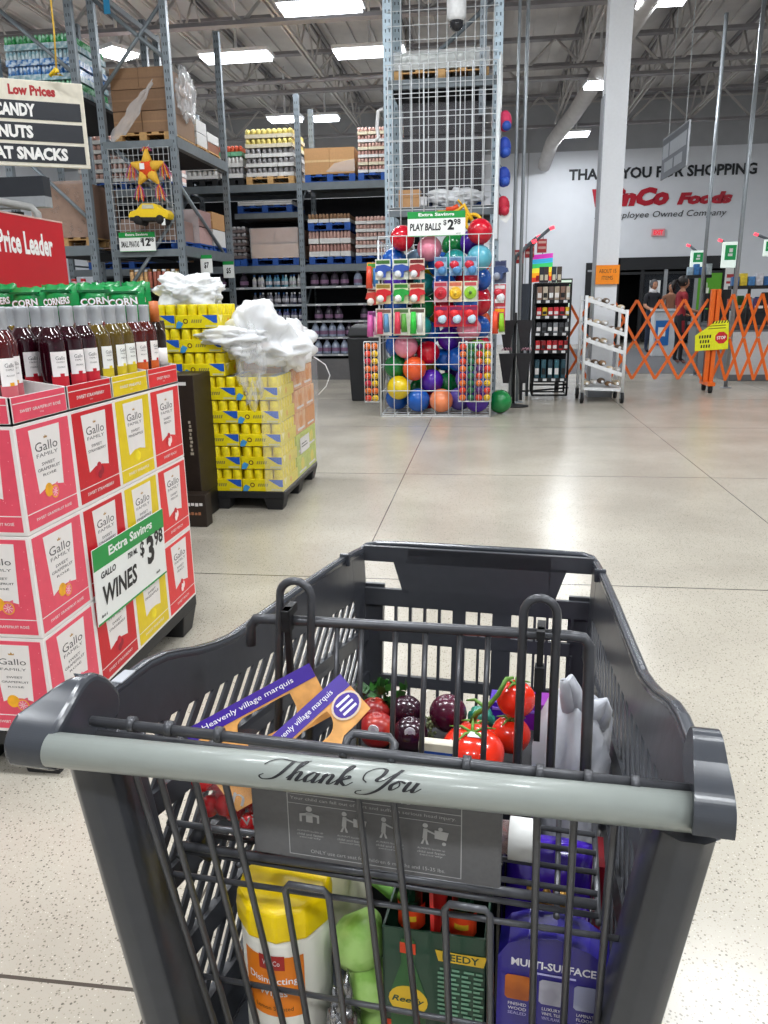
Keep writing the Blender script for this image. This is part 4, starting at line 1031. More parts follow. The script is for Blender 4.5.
price_card('price_sign', 'green and white Extra Savings sign for wines hung on the wine cases', .52, .245, plane_M((WX+.014, 2.318, .4685), (0,1,-.012), (.02,0,1)), 'Extra Savings',
    [('GALLO', -.33, .12, .19, .09), ('750 ML', .0, .14, .14, .08), ('WINES', -.19, -.16, .46, .27), ('each', .36, -.38, .06, .04), ('limit 6', -.42, -.40, .07, .04)], ('3 98'.split(), .14, .10, .125))

# ================================================================== pallet of yellow can trays
PX, PY, PZ = -1.285, 4.71, .125
t = thing('pallet', 'black plastic pallet under the yellow can trays', 'pallet', (PX, PY, 0))
plastic_pallet(t, -.86, 0, 0, 1.02, PZ)
m_cy = mat('yellow can tray print', 'dfcc08', .45, var=.06); m_cb = mat('blue wedge print', '1c55b8', .45); m_cbr = mat('brown print', '6e4a16', .5); m_lid = mat('can lid metal', 'a9b6c2', .3, metal=.6)
m_can2 = mat('yellow can', 'e6d21a', .35, var=.15, scale=40)
CW_, CD_, CH_ = .2735, .405, .148
def can_tray(label, loc, grp='yellow can trays', edge=False):
    t = thing('can_tray', label, 'can tray', loc, 0, grp)
    b = MB().box(0,0,0,CW_-.003,CD_-.003,.078,m_cy)
    b.build('tray', t, bevel=.003)
    p = MB(); f = -.0008
    p.prism([(.17,.078),(.268,.078),(.268,.03),(.245,.032)], 0, .0004, m_cb, front(0,f,0)); p.prism([(.0,.0),(.03,.0),(.05,.03),(.02,.045),(.005,.03)], 0, .0004, mat('sky print','3f8fc8',.45), front(0,f,0))
    p.prism([(.065+a*.016,.042+c*.016) for a, c in circ(12)], 0, .0004, m_cbr, front(0,f,0)); p.prism([(.065+a*.009,.042+c*.009) for a, c in circ(10)], .0004, .0006, m_cy, front(0,f,0))
    for i in range(5): p.prism([(.10+.014*i,.032),(.109+.014*i,.032),(.115+.014*i,.052),(.106+.014*i,.052)], 0, .0004, mat('khaki print','8d8440',.5), front(0,f,0))
    p.box(.19, f-.0004, .006, .262, f, .018, mat('pale grey print','c9c58a',.5))
    p.build('front_print', t); p = MB()
    p.prism([(.02,.078),(.10,.078),(.06,.03)], 0, .0004, mat('pale yellow print','eee49a',.5), side(CW_-.0026,0,0)); p.prism([(.2+a*.02,.04+c*.02) for a, c in circ(12)], 0, .0004, mat('orange spot','e0a030',.5), side(CW_-.0026,0,0))
    p.build('side_print', t)
    pts = [(.036+.066*i, .036) for i in range(4)] + [(.234, .036+.066*j) for j in range(1, 6)]
    for (x, y) in pts:
        c = MB().lathe([(.027,.06),(.0315,.066),(.0315,.138),(.029,.143)], m_can2, 10, T(x,y,0)).lathe([(.029,.143),(.027,.1445),(.026,.1425),(0,.1425)], m_lid, 10, T(x,y,0))
        c.build('can', t)
    MB().box(.02,.07,.07,.2,.38,.132,m_can2).build('inner_cans', t)
    return t
first = None
HGT = [8, 8, 5]
for ci in range(3):
    for r in range(HGT[ci]):
        loc = (PX-.002-(3-ci)*CW_+rnd.uniform(-.004,.004)-(.012*r if r > 4 else 0), PY+rnd.uniform(0,.006), PZ+.001+CH_*r)
        lab = 'yellow can tray, %s layer from the pallet, %s stack from the aisle' % (ORD[r], ('third', 'second', 'first')[ci])
        if first is None: first = can_tray(lab, loc)
        else: dup(first, loc, label=lab)
# rear stacks: other drink trays behind, peach and lime
m_pch = mat('peach carton', 'd9935a', .5, var=.2, scale=18, hex2='e0b07a'); m_lime2 = mat('lime carton', 'b9c63a', .5, var=.15, scale=20); m_ora = mat('orange carton', 'd98a24', .5, var=.12)
bands = [(0, .148, m_lime2, 'lime'), (.148, .30, m_lime2, 'yellow green'), (.30, .45, m_ora, 'orange'), (.45, .60, m_pch, 'peach'), (.60, .75, m_pch, 'peach'), (.75, .90, m_pch, 'peach')]
for r, (a, b, m, nm) in enumerate(bands):
    for q in range(2):
        t = thing('drink_carton', '%s drink carton on the aisle side behind the yellow trays, %s layer, %s one' % (nm, ORD[r], ('nearer', 'farther')[q]), 'carton', (PX-.35, PY+.41+.3*q, PZ+.001+a), 0, 'drink cartons behind the yellow trays')
        mm = m if (q or r != 2) else m_pch
        MB().box(0,0,0,.347-.012*(r > 3),.297,b-a-.003,mm).build('carton', t, bevel=.003)
        p = MB(); M_ = side(.3475-.012*(r > 3), .15, (b-a)/2)
        p.prism([(a_*.05, c_*.045) for a_, c_ in circ(14)], 0, .0006, m_cy if r < 2 else m_ora, M_); p.box(-.1,-.055,0,.1,-.04,.0006,m_cream,M_)
        p.build('carton_print', t)
t = thing('paper_notice', 'white paper label stuck on the wrapped pallet side', 'notice', (PX+.004, PY+.62, .34))
MB().box(0,-.14,-.06,.001,.14,.05,m_cream).build('sheet', t); MB().box(.001,-.1,-.02,.0014,.08,-.012,m_text).box(.001,-.1,0,.0014,.05,.008,m_text).build('lettering', t)
# stretch film bunched up on the pallet
m_wrap = mat('milky stretch film', 'f5f7fa', .28, var=.02, alpha=.74, bump=.12, scale=18, spec=.8)
m_wrap2 = mat('sheer stretch film', 'eef0f2', .15, var=.02, alpha=.2, bump=.2, scale=20, spec=.9)
t = thing('stretch_film', 'bunch of milky stretch film on the left of the yellow trays', 'plastic film', (-1.89, 4.91, 1.31))
crumple('film', t, (0, 0, .07), (.2,.16,.105), m_wrap, .32, 1.8, 5, 3, sharp=.6)
t = thing('stretch_film', 'large bunch of milky stretch film slumping over the aisle side of the yellow trays', 'plastic film', (-1.42, 4.91, 1.0))
crumple('film', t, (-.02, .0, .12), (.24,.2,.17), m_wrap, .34, 1.7, 5, 9, sharp=.6, droop=.1)
crumple('film_tail', t, (-.14, -.19, .11), (.2,.07,.055), m_wrap, .35, 2.2, 4, 14, sharp=.7)
crumple('film_tail', t, (.13, .22, .03), (.12,.25,.15), m_wrap, .32, 2.2, 4, 21, sharp=.7)
crumple('film_tail', t, (-.03, -.215, -.08), (.075,.03,.2), m_wrap2, .5, 2.6, 4, 25, sharp=1.4)
# sheer film around the right corner
V = []; F = []; nx, nz = 26, 22
for i in range(nx+1):
    for j in range(nz+1):
        u = i/nx; z = .13+.85*j/nz
        if u < .15: x, y = PX-.13+.13*u/.15, PY-.012
        else: x, y = PX+.008, PY-.012+(u-.15)/.85*1.06
        k = .011*_nz.noise(Vector((u*14, z*5, 2))) + .006*_nz.noise(Vector((u*40+z*9, z*3, 7)))
        V.append((x+.006+abs(k)*1.6+.004, y-(.004 if u < .15 else 0), z))
for i in range(nx):
    for j in range(nz): F.append((i*(nz+1)+j, (i+1)*(nz+1)+j, (i+1)*(nz+1)+j+1, i*(nz+1)+j+1))
t = thing('stretch_film', 'sheer stretch film wrapped round the aisle side of the yellow trays', 'plastic film', (0,0,0))
MB().add(V, F, m_wrap2, smooth=True).build('film', t)
# loose loop of strap
MB().tube([(PX+.02,5.65,.92),(PX+.1,5.68,.86),(PX+.13,5.69,.78),(PX+.1,5.68,.7),(PX+.04,5.67,.64)], .004, m_wrap, n=5).build('film_tail', t)

# ================================================================== dark shipper between wine and cans
m_cho = mat('dark brown shipper print', '2a201a', .5, var=.12)
t = thing('display_shipper', 'tall dark brown display shipper between the wine and the yellow trays', 'display box', (-1.9, 4.42, 0))
MB().box(0,0,.17,.175,.3,.9,m_cho).box(.003,.003,0,.172,.297,.17,mat('black shipper base','161311',.5)).build('carton', t, bevel=.004)
p = MB(); [p.box(.125+.004*(q % 2), -.001, .42+.024*q, .145-.003*(q % 3), -.0004, .436+.024*q, mat('dull cream print','b5aa98',.6)) for q in range(9)]; p.box(.08,-.001,.84,.13,-.0004,.86,m_cream)
p.box(.13,-.001,.06,.16,-.0004,.1,m_cream); p.build('lettering', t)
t = thing('dark_box', 'small dark box with pale lettering on the floor beside the wine pallet', 'box', (-1.86, 4.3, 0))
MB().box(0,0,0,.2,.1,.2,m_cho).build('carton', t, bevel=.004)
p = MB(); [p.box(.03+.026*q, -.001, .13+.003*(q % 2), .05+.026*q, -.0004, .15, m_cream) for q in range(6)]; [p.box(.04+.022*q, -.001, .075, .056+.022*q, -.0004, .09+.003*(q % 2), mat('copper print','a46a4a',.5)) for q in range(6)]; p.build('lettering', t)

# ================================================================== green bags on a second display behind the bottles
m_gbag = mat('green foil bag', '0f8a45', .28, var=.18, scale=10, coat=.3); m_gbag2 = mat('dark green foil bag', '0b5f33', .28, var=.2, coat=.3)
t = thing('display_shipper', 'dark display stand carrying the green snack bags behind the wine', 'display box', (-2.62, 3.12, 0))
MB().box(0,0,0,1.14,.38,1.235,mat('brown display board','3b2a20',.6)).build('carton', t, bevel=.004)
def snack_bag(label, loc, rz, w=.17, h=.15, txt='CORN'):
    t = thing('snack_bag', label, 'snack bag', loc, rz, 'green snack bags')
    V = []; F = []; nx, nz = 12, 8
    for s_ in (-1, 1):
        for i in range(nx+1):
            for j in range(nz+1):
                u = i/nx*2-1; v = j/nz
                d = .04*(1-abs(u)**2.5)*(1-abs(2*v-1)**3) ; V.append((u*w/2, s_*d+.004*_nz.noise(Vector((u*5+loc[0]*9, v*6, s_))), v*h+.012*_nz.noise(Vector((u*3+loc[0]*7, 1, 4)))*v))
    n1 = (nx+1)*(nz+1)
    for i in range(nx):
        for j in range(nz):
            a = i*(nz+1)+j; q = (a, a+nz+1, a+nz+2, a+1); F.append(q); F.append(tuple(n1+x for x in reversed(q)))
    b = MB(); b.add(V, F, m_gbag, smooth=True); b.build('pouch', t)
    p = MB(); p.text(txt, m_pwht, w*.72, .03, front(.005,-.043,h*.56) @ Rz(.08), bold=.03)
    p.text(txt, m_cbr, w*.72, .03, front(.008,-.0425,h*.55) @ Rz(.08), bold=.04); p.box(-w*.4,-.036,h*.80,w*.4,-.025,h*.86,m_gbag2); p.build('lettering', t)
    return t
xs_ = [-2.45, -2.29, -2.13, -1.97, -1.82, -1.67, -1.54]
txs = ['CORNERS', 'CORNERS', 'CORNERS', 'CORN', 'CORNERS', 'CORN', 'CORN']
for i, x in enumerate(xs_): snack_bag('green snack bag standing behind the wine bottles, %s from the left' % ORD[i], (x, 3.24+rnd.uniform(-.02,.02), 1.236), rnd.uniform(-.15,.15), .175, .155+rnd.uniform(-.01,.012), txs[i])
t = thing('display_shipper', 'dark stand holding yellow cans behind the green snack bags', 'display box', (-2.6, 4.2, 0))
MB().box(0,0,0,.74,.2,1.2,mat('brown display board','3b2a20',.6)).build('carton', t)
for i in range(4):
    loc = (-2.52+.19*i, 4.25, 1.2+.0)
    if i == 0:
        cn = thing('yellow_can', 'yellow can behind the green snack bags, first from the left', 'can', loc, 0, 'yellow cans behind the snack bags')
        MB().lathe([(.03,0),(.034,.004),(.034,.125),(.03,.131)], m_can2, 14).build('can_wall', cn); MB().lathe([(.03,.131),(.028,.133),(.0,.131)], m_lid, 14).build('lid', cn)
    else: dup(cn, loc, label='yellow can behind the green snack bags, %s from the left' % ORD[i])
for i in range(3): snack_bag('green snack bag on the farther stand, %s from the left' % ORD[i], (-2.35+.18*i, 4.35, 1.2), rnd.uniform(-.1,.1), .165, .235, 'CORN')

# ================================================================== Price Leader and Low Prices signs
m_sred = mat('red sign board', 'b8101e', .45, var=.05, scale=6); m_tag = mat('white sign lettering', 'e9e7e4', .5)
SX = -2.2
t = thing('price_leader_sign', 'big red Price Leader board standing behind the green snack bags', 'sign', (SX, 3.7, 1.215))
MB().box(-.012,-.75,.0,0,.3,.505,m_sred).build('board', t, bevel=.002)
MB().box(-.013,-.75,.505,.001,.3,.512,mat('pale sign edge','c9a9a0',.5)).build('edge', t)
lt2 = MB().text('Price Leader', m_tag, .46, .105, side(.001,-.05,.385), bold=.035); lt2.build('lettering', t)
MB().box(-.03,-.7,-1.215,-.012,-.66,.1,m_steel).box(-.03,.2,-1.215,-.012,.24,.1,m_steel).build('stand', t)
t = thing('low_prices_sign', 'hanging Low Prices aisle sign reading candy, nuts and meat snacks', 'sign', (-2.79, 5.0, 2.165))
Mx = plane_M((-.035,-.0,.255), (1,.55,0), (0,0,1))
MB().box(-.52,-.255,-.012,.28,.245,0,mat('ivory sign board','d8d2c2',.5),Mx).build('board', t, bevel=.006)
lt2 = MB().text('Low Prices', mat('dark red lettering','a81f24',.5), .27, .06, Mx @ T(-.02,.185,.001), bold=.05)
lt2.build('heading', t)
for i, tx in enumerate(('CANDY', 'NUTS', 'MEAT SNACKS')):
    z0 = .125-.125*i
    s_ = MB().box(-.5,z0-.105,0,.255,z0,.003,mat('black sign strip','22252c',.35),Mx); s_.text(tx, m_tag, (.235, .20, .52)[i], .075, Mx @ T((-.13,-.14,-.11)[i], z0-.0525, .0034), bold=.05)
    s_.build('text_strip', t)
rp = MB().tube([(.12,.0,.52),(.135,.0,.75),(.14,.0,1.2),(.13,.02,3.4)], .006, mat('yellow rope','c8a23a',.7), n=6).tube([(-.45,-.1,.5),(-.45,-.1,3.4)], .005, MATS['yellow rope'], n=6)
rp.tube([(.08,-.01,.515),(.12,-.01,.55),(.16,-.01,.515),(.1,-.012,.52),(.14,-.012,.545)], .012, mat('yellow knot','d9b81a',.6), n=6); rp.build('rope', t)
# dark shelf header with a loop bracket
t = thing('shelf_fixture', 'dark shelf header with a grey loop bracket behind the red sign', 'shelf', (-3.0, 4.6, 0))
MB().box(-.4,0,1.94,.38,.08,2.05,mat('dark shelf header','24272d',.5)).box(-.4,0,1.88,.38,.08,1.94,mat('grey shelf lip','8a8d90',.5)).box(-.4,.02,1.5,.2,.06,1.86,m_dark).box(-.2,.02,0,-.14,.06,1.88,m_dark).build('shelf_body', t)
MB().tube([(-.02,-.06,1.72),(-.02,-.06,1.90),(0,-.06,1.935),(.32,-.05,1.87),(.35,-.05,1.84),(.36,-.05,1.68)], .022, mat('grey bracket','8c8c8a',.5), n=8).build('bracket', t)
# ================================================================== helpers tied to the lens: a pixel and a depth give a point of the hall
def at(px, py, Y):
    d = R3 @ Vector((px-384.0, py-512.0, F_PX)); t = Y/d.y
    return Vector((d.x*t, Y, 1.3+d.z*t))
m_rk = mat('grey rack steel', '7d868d', .45, metal=.35, var=.1, scale=12); m_rkb = mat('grey rack beam', '6f777c', .5, metal=.25, var=.08, scale=12); m_rkl = mat('pale blue grey rack steel', 'a3b4bf', .45, metal=.3, var=.08)
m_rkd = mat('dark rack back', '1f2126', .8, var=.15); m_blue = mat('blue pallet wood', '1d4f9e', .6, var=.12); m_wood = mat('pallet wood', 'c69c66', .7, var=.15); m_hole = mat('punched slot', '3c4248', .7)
def upright(mb, x, y, z0, z1, w=.085, d=.07, m=None):
    m = m or m_rk
    mb.box(x-w/2, y-d/2, z0, x+w/2, y+d/2, z1, m)
    z = z0+.1
    while z < z1-.05:
        for s_ in (-1, 1): mb.box(x+s_*w*.2-.006, y-d/2-.002, z, x+s_*w*.2+.006, y-d/2, z+.035, m_hole)
        z += .1
def upright_frame(t, x0, x1, y, z1, along='x', m=None):
    """ladder frame: two posts and braces; along x at depth y"""
    a = MB(); upright(a, x0, y, 0, z1, m=m); a.build('upright', t)
    a = MB(); upright(a, x1, y, 0, z1, m=m); a.build('upright', t)
# ---------------- back rack (faces the camera)
BX = [-7.3, -5.2, -3.13, -1.1]; BY = 13.4
t = thing('pallet_rack', 'long grey pallet rack along the back of the aisle, facing the camera', 'rack', (0, BY, 0))
for x in BX:
    for y in (.0, 1.05):
        a = MB(); upright(a, x, y+.035, 0, 4.55); a.build('upright', t)
    for k in range(5): MB().tube([(x, .07, .3+.85*k), (x, 1.02, .3+.85*k+(.7 if k % 2 else .0)), ], .018, m_rk, n=5).build('brace', t)
for (xa, xb) in zip(BX, BX[1:]):
    for z in (1.815, 3.105):
        for y in (0, 1.04): MB().box(xa+.045, y, z, xb-.045, y+.05, z+.115, m_rkb).build('beam', t)
        MB().box(xa+.045, .05, z+.08, xb-.045, 1.04, z+.1, m_rkb).build('deck', t)
    for z in (.44, .73, 1.005, 1.285, 1.575):
        MB().box(xa+.045, .02, z-.025, xb-.045, .75, z, m_rkb).build('shelf', t)
        lip = MB().box(xa+.045, .0, z-.03, xb-.045, .02, z+.004, mat('shelf lip','a6abb0',.5))
        x = xa+.2
        while x < xb-.3: lip.box(x, -.002, z-.026, x+.09, .0, z, mat('shelf tag','d9dadc',.6)); x += .37
        lip.build('shelf_lip', t)
    MB().box(xa+.045, .02, 0, xb-.045, .06, .36, mat('grey kick plate','6d6c6e',.6)).build('kick_plate', t)
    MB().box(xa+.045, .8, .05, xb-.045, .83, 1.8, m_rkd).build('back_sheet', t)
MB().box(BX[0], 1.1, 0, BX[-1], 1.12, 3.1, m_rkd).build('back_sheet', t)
# ---------------- pallet loads
def pallet_parts(t, w, d, m):
    p = MB()
    for k in range(5): p.box(k*(w-.1)/4, 0, .10, k*(w-.1)/4+.1, d, .12, m)
    for y in (0, d-.03): p.box(0, y, .085, w, y+.03, .10, m)
    for x in (0, w/2-.05, w-.1):
        for y in (0, d/2-.05, d-.1): p.box(x, y, .015, x+.1, y+.1, .085, m)
    p.box(0, 0, 0, w, .1, .015, m).box(0, d-.1, 0, w, d, .015, m)
    p.build('pallet', t)
def load(label, x0, x1, y0, z0, z1, nx, nz, pal, cols, kind='box', d=.9, film=None, grp='pallet loads on the racks', rz=0):
    """wrapped pallet load: pallet, layers of cases, optional film"""
    t = thing('pallet_load', label, 'pallet load', (x0, y0, z0), rz, grp)
    w = x1-x0; h0 = .12 if pal else .0
    if pal: pallet_parts(t, w, d, pal)
    cwid = w/nx; chei = (z1-z0-h0)/nz
    protos = {}
    for r in range(nz):
        for q in range(nx):
            key = (r % len(cols))
            if key not in protos:
                body, topc = cols[key]
                b = MB(); g_ = .004
                if kind == 'box': b.box(g_, 0, g_, cwid-g_, d, chei-g_, body).box(g_, -.002, chei*.46, cwid-g_, 0, chei*.54, topc)
                elif kind == 'wrap':
                    b.box(g_, 0, 0, cwid-g_, d, chei*.94, body)
                else:
                    b.box(g_, 0, g_, cwid-g_, d, chei*.42, body)
                    n = max(3, int(cwid/.075)); rr = cwid/n/2*.92
                    for i in range(n): b.lathe([(rr*.8, chei*.42), (rr, chei*.5), (rr, chei*.85), (rr*.6, chei*.97)], topc, 8, T(cwid*(i+.5)/n, rr+.004, 0))
                    b.box(.02, rr*2, chei*.42, cwid-.02, d-.02, chei*.9, topc)
                o = b.build('case', t); protos[key] = o
            else:
                o = protos[key].copy(); COL.objects.link(o); o.parent = t
            o.location = (q*cwid+rnd.uniform(-.006,.006), rnd.uniform(0,.01), h0+r*chei)
    if film:
        V = []; F = []; n1, n2 = 14, 8
        for i in range(n1+1):
            for j in range(n2+1):
                u, v = i/n1, j/n2; k = .02*_nz.noise(Vector((u*6+x0*3, v*4, z0)))+.012*_nz.noise(Vector((u*17, v*12, z0*3)))
                V.append((-.01+u*(w+.02), -.022-abs(k)*1.5, h0+v*(z1-z0-h0)*.98))
        for i in range(n1):
            for j in range(n2): F.append((i*(n2+1)+j, (i+1)*(n2+1)+j, (i+1)*(n2+1)+j+1, i*(n2+1)+j+1))
        MB().add(V, F, film, smooth=True).build('film', t)
    return t
def M_(h, **k): return mat('goods '+h, h, .55, **k)
c_white, c_cream, c_yel, c_pink, c_br, c_brd, c_grey, c_teal, c_rose = (M_('d9d8d6'), M_('d6cdb4'), M_('d8c873'), M_('c9a49a'), M_('b98d5f'), M_('8a6a4e'), M_('8f8d8f'), M_('6fae8a'), M_('b98f86'))
film_s = mat('hazy stretch film', 'eceef1', .2, var=.02, alpha=.32, bump=.3, scale=15, spec=.8)
film_b = mat('brownish stretch film', 'c0a393', .2, var=.1, alpha=.5, bump=.4, scale=10, spec=.8)
# top level of the back rack
Z2, Z1 = 3.225, 1.935
load('stack of white and yellow cases on a wooden pallet, top of the back rack', -4.04, -3.22, BY+.06, Z2, 4.08, 3, 5, m_wood, [(c_white, c_grey), (c_white, c_grey), (c_white, c_grey), (c_cream, c_yel), (c_cream, c_yel)], 'jar')
load('green and white goods left of the white and yellow cases on the back rack', -4.5, -4.1, BY+.1, Z2, 3.85, 2, 3, m_bpal, [(c_white, c_grey), (c_white, c_white), (c_teal, M_('c8502e'))], 'jar')
load('white wrapped goods on a black pallet at the left of the back rack', -5.1, -4.55, BY+.1, Z2, 3.62, 2, 2, m_bpal, [(c_white, c_white)], 'jar')
t = load('brown cardboard boxes with film on a blue pallet, top of the back rack', -3.04, -2.2, BY+.06, Z2, 3.75, 2, 1, m_blue, [(c_br, mat('box tape','d2b183',.5))], 'box')
MB().add(*(lambda V: (V, [(0,1,2,3)]))([(.35,-.01,.15),(.84,-.01,.15),(.84,-.01,.34),(.5,-.01,.28)]), film_s).build('film', t)
load('tall stack of small pinkish white cases on a blue pallet beside the cage tower', -2.15, -1.3, BY+.06, Z2, 4.03, 5, 6, m_blue, [(c_white, c_rose), (c_cream, c_pink)], 'jar')
load('pinkish white cases on the far left of the back rack top level', -7.0, -5.4, BY+.06, Z2, 4.1, 6, 5, m_blue, [(c_white, c_pink)], 'jar')
# middle level
load('narrow column of grey crates at the left end of the middle rack level', -4.45, -4.12, BY+.06, Z1, 2.58, 1, 5, m_blue, [(M_('6a5d5c'), c_grey)], 'jar')
load('brown filmed bales on a blue pallet, middle level of the back rack', -4.02, -3.2, BY+.06, Z1, 2.55, 2, 2, m_blue, [(M_('cfa98f'), c_brd), (M_('b58d78'), c_brd)], 'wrap', film=film_s)
load('lower jar cases on a blue pallet, middle level right of the rack post', -3.02, -2.3, BY+.06, Z1, 2.47, 4, 2, m_blue, [(c_white, c_rose), (c_white, c_pink)], 'jar')
load('upper jar cases on their own blue pallet above the lower jar cases', -3.02, -2.3, BY+.06, 2.475, 2.74, 4, 1, m_blue, [(c_white, c_brd)], 'jar')
load('pale pink jar cases beside the cage tower, middle level of the back rack', -2.22, -1.3, BY+.06, Z1, 2.68, 5, 5, m_blue, [(c_white, c_pink)], 'jar')
load('filmed bales on the far left of the middle rack level', -7.0, -5.4, BY+.06, Z1, 2.7, 3, 3, m_blue, [(c_brd, c_br)], 'wrap', film=film_b)
MB().box(-4.3,.12,2.70,-3.175,.92,2.785,m_rkb).build('beam', bpy.data.objects['pallet_rack'])
load('blue pallet with pale goods above the filmed brown bales', -4.25, -3.3, BY+.15, 2.79, 2.98, 2, 1, m_blue, [(c_white, c_grey)], 'box')
# jugs and bottles on the lower shelves
def jug(label, loc, cap, body, grp):
    t = thing('jug', label, 'jug', loc, 0, grp)
    MB().lathe([(.06,.0),(.072,.012),(.072,.13),(.055,.175),(.026,.215),(.022,.235)], body, 8, smooth=False).build('jug_body', t)
    MB().lathe([(.025,.232),(.025,.258),(0,.259)], cap, 10).build('cap', t)
    MB().lathe([(.0735,.045),(.0735,.105)], mat('jug label','8c6a8a',.5) , 8, smooth=False).build('label', t)
    return t
m_jcl = mat('pale blue jug', '9aa6bd', .25, var=.15); m_jdk = mat('dark tinted jug', '3f3844', .25, var=.2); m_jcap = mat('violet cap', '6a4a7c', .4); m_jwc = mat('white cap', 'd7d9dc', .4)
def row(z, xs, first, cap, body, nm, grp, dz=0):
    for i, x in enumerate(xs):
        lab = '%s, %s from the left' % (nm, ORD[i])
        loc = (x, BY+.12, z+.002)
        if first is None: first = jug(lab, loc, cap, body, grp)
        else: dup(first, loc, label=lab)
    return first
row(.44, [-2.93+.155*i for i in range(12)], None, m_jcap, m_jcl, 'pale jug on the lowest shelf right of the rack post', 'jugs on the back rack')
row(.73, [-2.97, -2.82, -2.67, -2.52, -2.1, -1.95, -1.8, -1.65, -1.4], None, m_jcap, m_jcl, 'bright jug on the second shelf right of the rack post', 'jugs on the back rack')
row(.73, [-2.37, -2.24], None, m_jcap, m_jdk, 'dark jug in the gap of the second shelf', 'jugs on the back rack')
row(1.005, [-2.9, -2.72, -2.55, -2.1, -1.65], None, m_jcap, m_jdk, 'dark jug on the third shelf right of the rack post', 'jugs on the back rack')
row(1.285, [-1.78, -1.6], None, m_jcap, m_jdk, 'dark jug alone on the fourth shelf', 'jugs on the back rack')
row(1.575, [-2.95, -2.78, -2.6, -2.43], None, m_jcap, m_jdk, 'dark jug on the top shelf right of the rack post', 'jugs on the back rack')
row(1.575, [-2.2, -1.92, -1.7, -1.45], None, m_jwc, m_jcl, 'pale jug on the top shelf right of the rack post', 'jugs on the back rack')
row(1.575, [-4.6, -4.2], None, m_jcap, m_jdk, 'dark jug on the top shelf left of the rack post', 'jugs on the back rack')
def slim(label, loc, body, cap, grp, h=.22):
    t = thing('slim_bottle', label, 'bottle', loc, 0, grp)
    MB().lathe([(.028,0),(.034,.008),(.034,h*.62),(.016,h*.8),(.014,h*.88)], body, 10).build('bottle_body', t)
    MB().lathe([(.017,h*.86),(.017,h),(0,h)], cap, 8).build('cap', t)
    MB().lathe([(.0348,h*.18),(.0348,h*.5)], mat('bottle label','c9c7cf',.5), 10).build('label', t)
    return t
for z, cs, nm in ((1.575, ('d3d3cf','d3d3cf','5a8fa8','5a8fa8','3f7f98','7fb2c0','b9c9c4','d0d3d2'), 'top shelf'), (1.285, ('50505a','3d3e48','7a7a88','4c4c58','6f7280','45465a'), 'fourth shelf'), (1.005, ('4a4a72','3b3b5c','5a5a88','44446a'), 'third shelf')):
    n = 12; ps_ = {}
    for i in range(n):
        x = -3.95+.047*i*1.02; c = cs[i*len(cs)//n]
        lab = 'small bottle on the %s left of the rack post, %s from the left' % (nm, ORD[i])
        loc = (-4.0+.07*i, BY+.06+.075*(i % 2), z+.002)
        if c not in ps_: ps_[c] = slim(lab, loc, mat('slim '+c, c, .3), m_jwc if i % 3 else mat('blue cap','2f5f9a',.4), 'small bottles on the back rack', .2)
        else: dup(ps_[c], loc, label=lab)
# ---------------- side rack (end frame faces the camera, runs to the back)
LX0, LX1, LY = -4.95, -4.02, 10.3
t = thing('pallet_rack', 'grey pallet rack on the left, its meshed end facing the camera', 'rack', (0, LY, 0))
for (x, y) in ((LX0, 0), (LX1, 0), (LX0, 2.0), (LX1, 2.0)):
    a = MB(); upright(a, x, y, 0, 5.35 if y == 0 else 5.15, .085, .075); a.build('upright', t)
for (a_, b_) in (((LX0,0,5.0),(LX1,0,4.25)), ((LX0,0,3.4),(LX1,0,2.45)), ((LX1,0,2.5),(LX0,0,1.35)), ((LX0,0,3.9),(LX1,0,4.9)), ((LX1,0,2.85),(LX1,1.9,1.95))): MB().tube([a_, b_], .026, m_rk, n=6).build('brace', t)
for z in (3.25, 1.93):
    MB().box(LX0, -.05, z, LX1, .03, z+.09, m_rkb).build('end_beam', t)
    MB().box(LX1-.03, 0, z, LX1+.05, 2.0, z+.13, m_rkb).build('beam', t); MB().box(LX0-.05, 0, z, LX0+.03, 2.0, z+.13, m_rkb).build('beam', t)
    MB().box(LX0, .03, z+.05, LX1, 2.0, z+.085, m_rkd).build('deck', t)
MB().box(LX0, .0, 5.05, LX1, .05, 5.12, m_rkb).box(LX0, 0, 5.05, LX0+.05, 2, 5.12, m_rkb).build('tie', t)
me_ = MB(); m_mesh = mat('pale mesh wire', 'b9bec2', .5)
for i in range(13): x = LX0+.06+(LX1-LX0-.12)*i/12; me_.tube([(x, -.06, 2.1), (x, -.06, 3.25)], .004, m_mesh, n=4)
for i in range(15): z = 2.1+1.15*i/14; me_.tube([(LX0+.05, -.06, z), (LX1-.05, -.06, z)], .004, m_mesh, n=4)
me_.build('mesh_panel', t)
for z in (.5, 1.0, 1.5): MB().box(LX0, 0.02, z, LX1, 2.0, z+.03, m_rkb).build('shelf', t)
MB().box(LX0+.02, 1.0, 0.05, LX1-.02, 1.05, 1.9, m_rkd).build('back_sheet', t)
# second row of uprights behind it to the left
t = thing('pallet_rack', 'farther-left grey pallet rack with punched uprights beside the meshed one', 'rack', (0, LY-.25, 0))
for (x, y) in ((-5.12, 0), (-6.15, 0), (-5.12, 2.2), (-6.15, 2.2)):
    a = MB(); upright(a, x, y, 0, 5.35, .09, .075); a.build('upright', t)
for z in (3.78, 1.95): MB().box(-6.15, -.05, z, -5.12, .05, z+.12, m_rkb).build('end_beam', t); MB().box(-6.15, .05, z+.04, -5.12, 2.2, z+.08, m_rkd).build('deck', t)
for (a_, b_) in (((-6.1,0,4.9),(-5.15,0,4.1)), ((-6.1,0,3.3),(-5.15,0,2.4))): MB().tube([a_, b_], .025, m_rk, n=6).build('brace', t)
for z in (.9, 1.4): MB().box(-6.15, 0, z, -5.12, 2.0, z+.03, m_rkb).build('shelf', t)
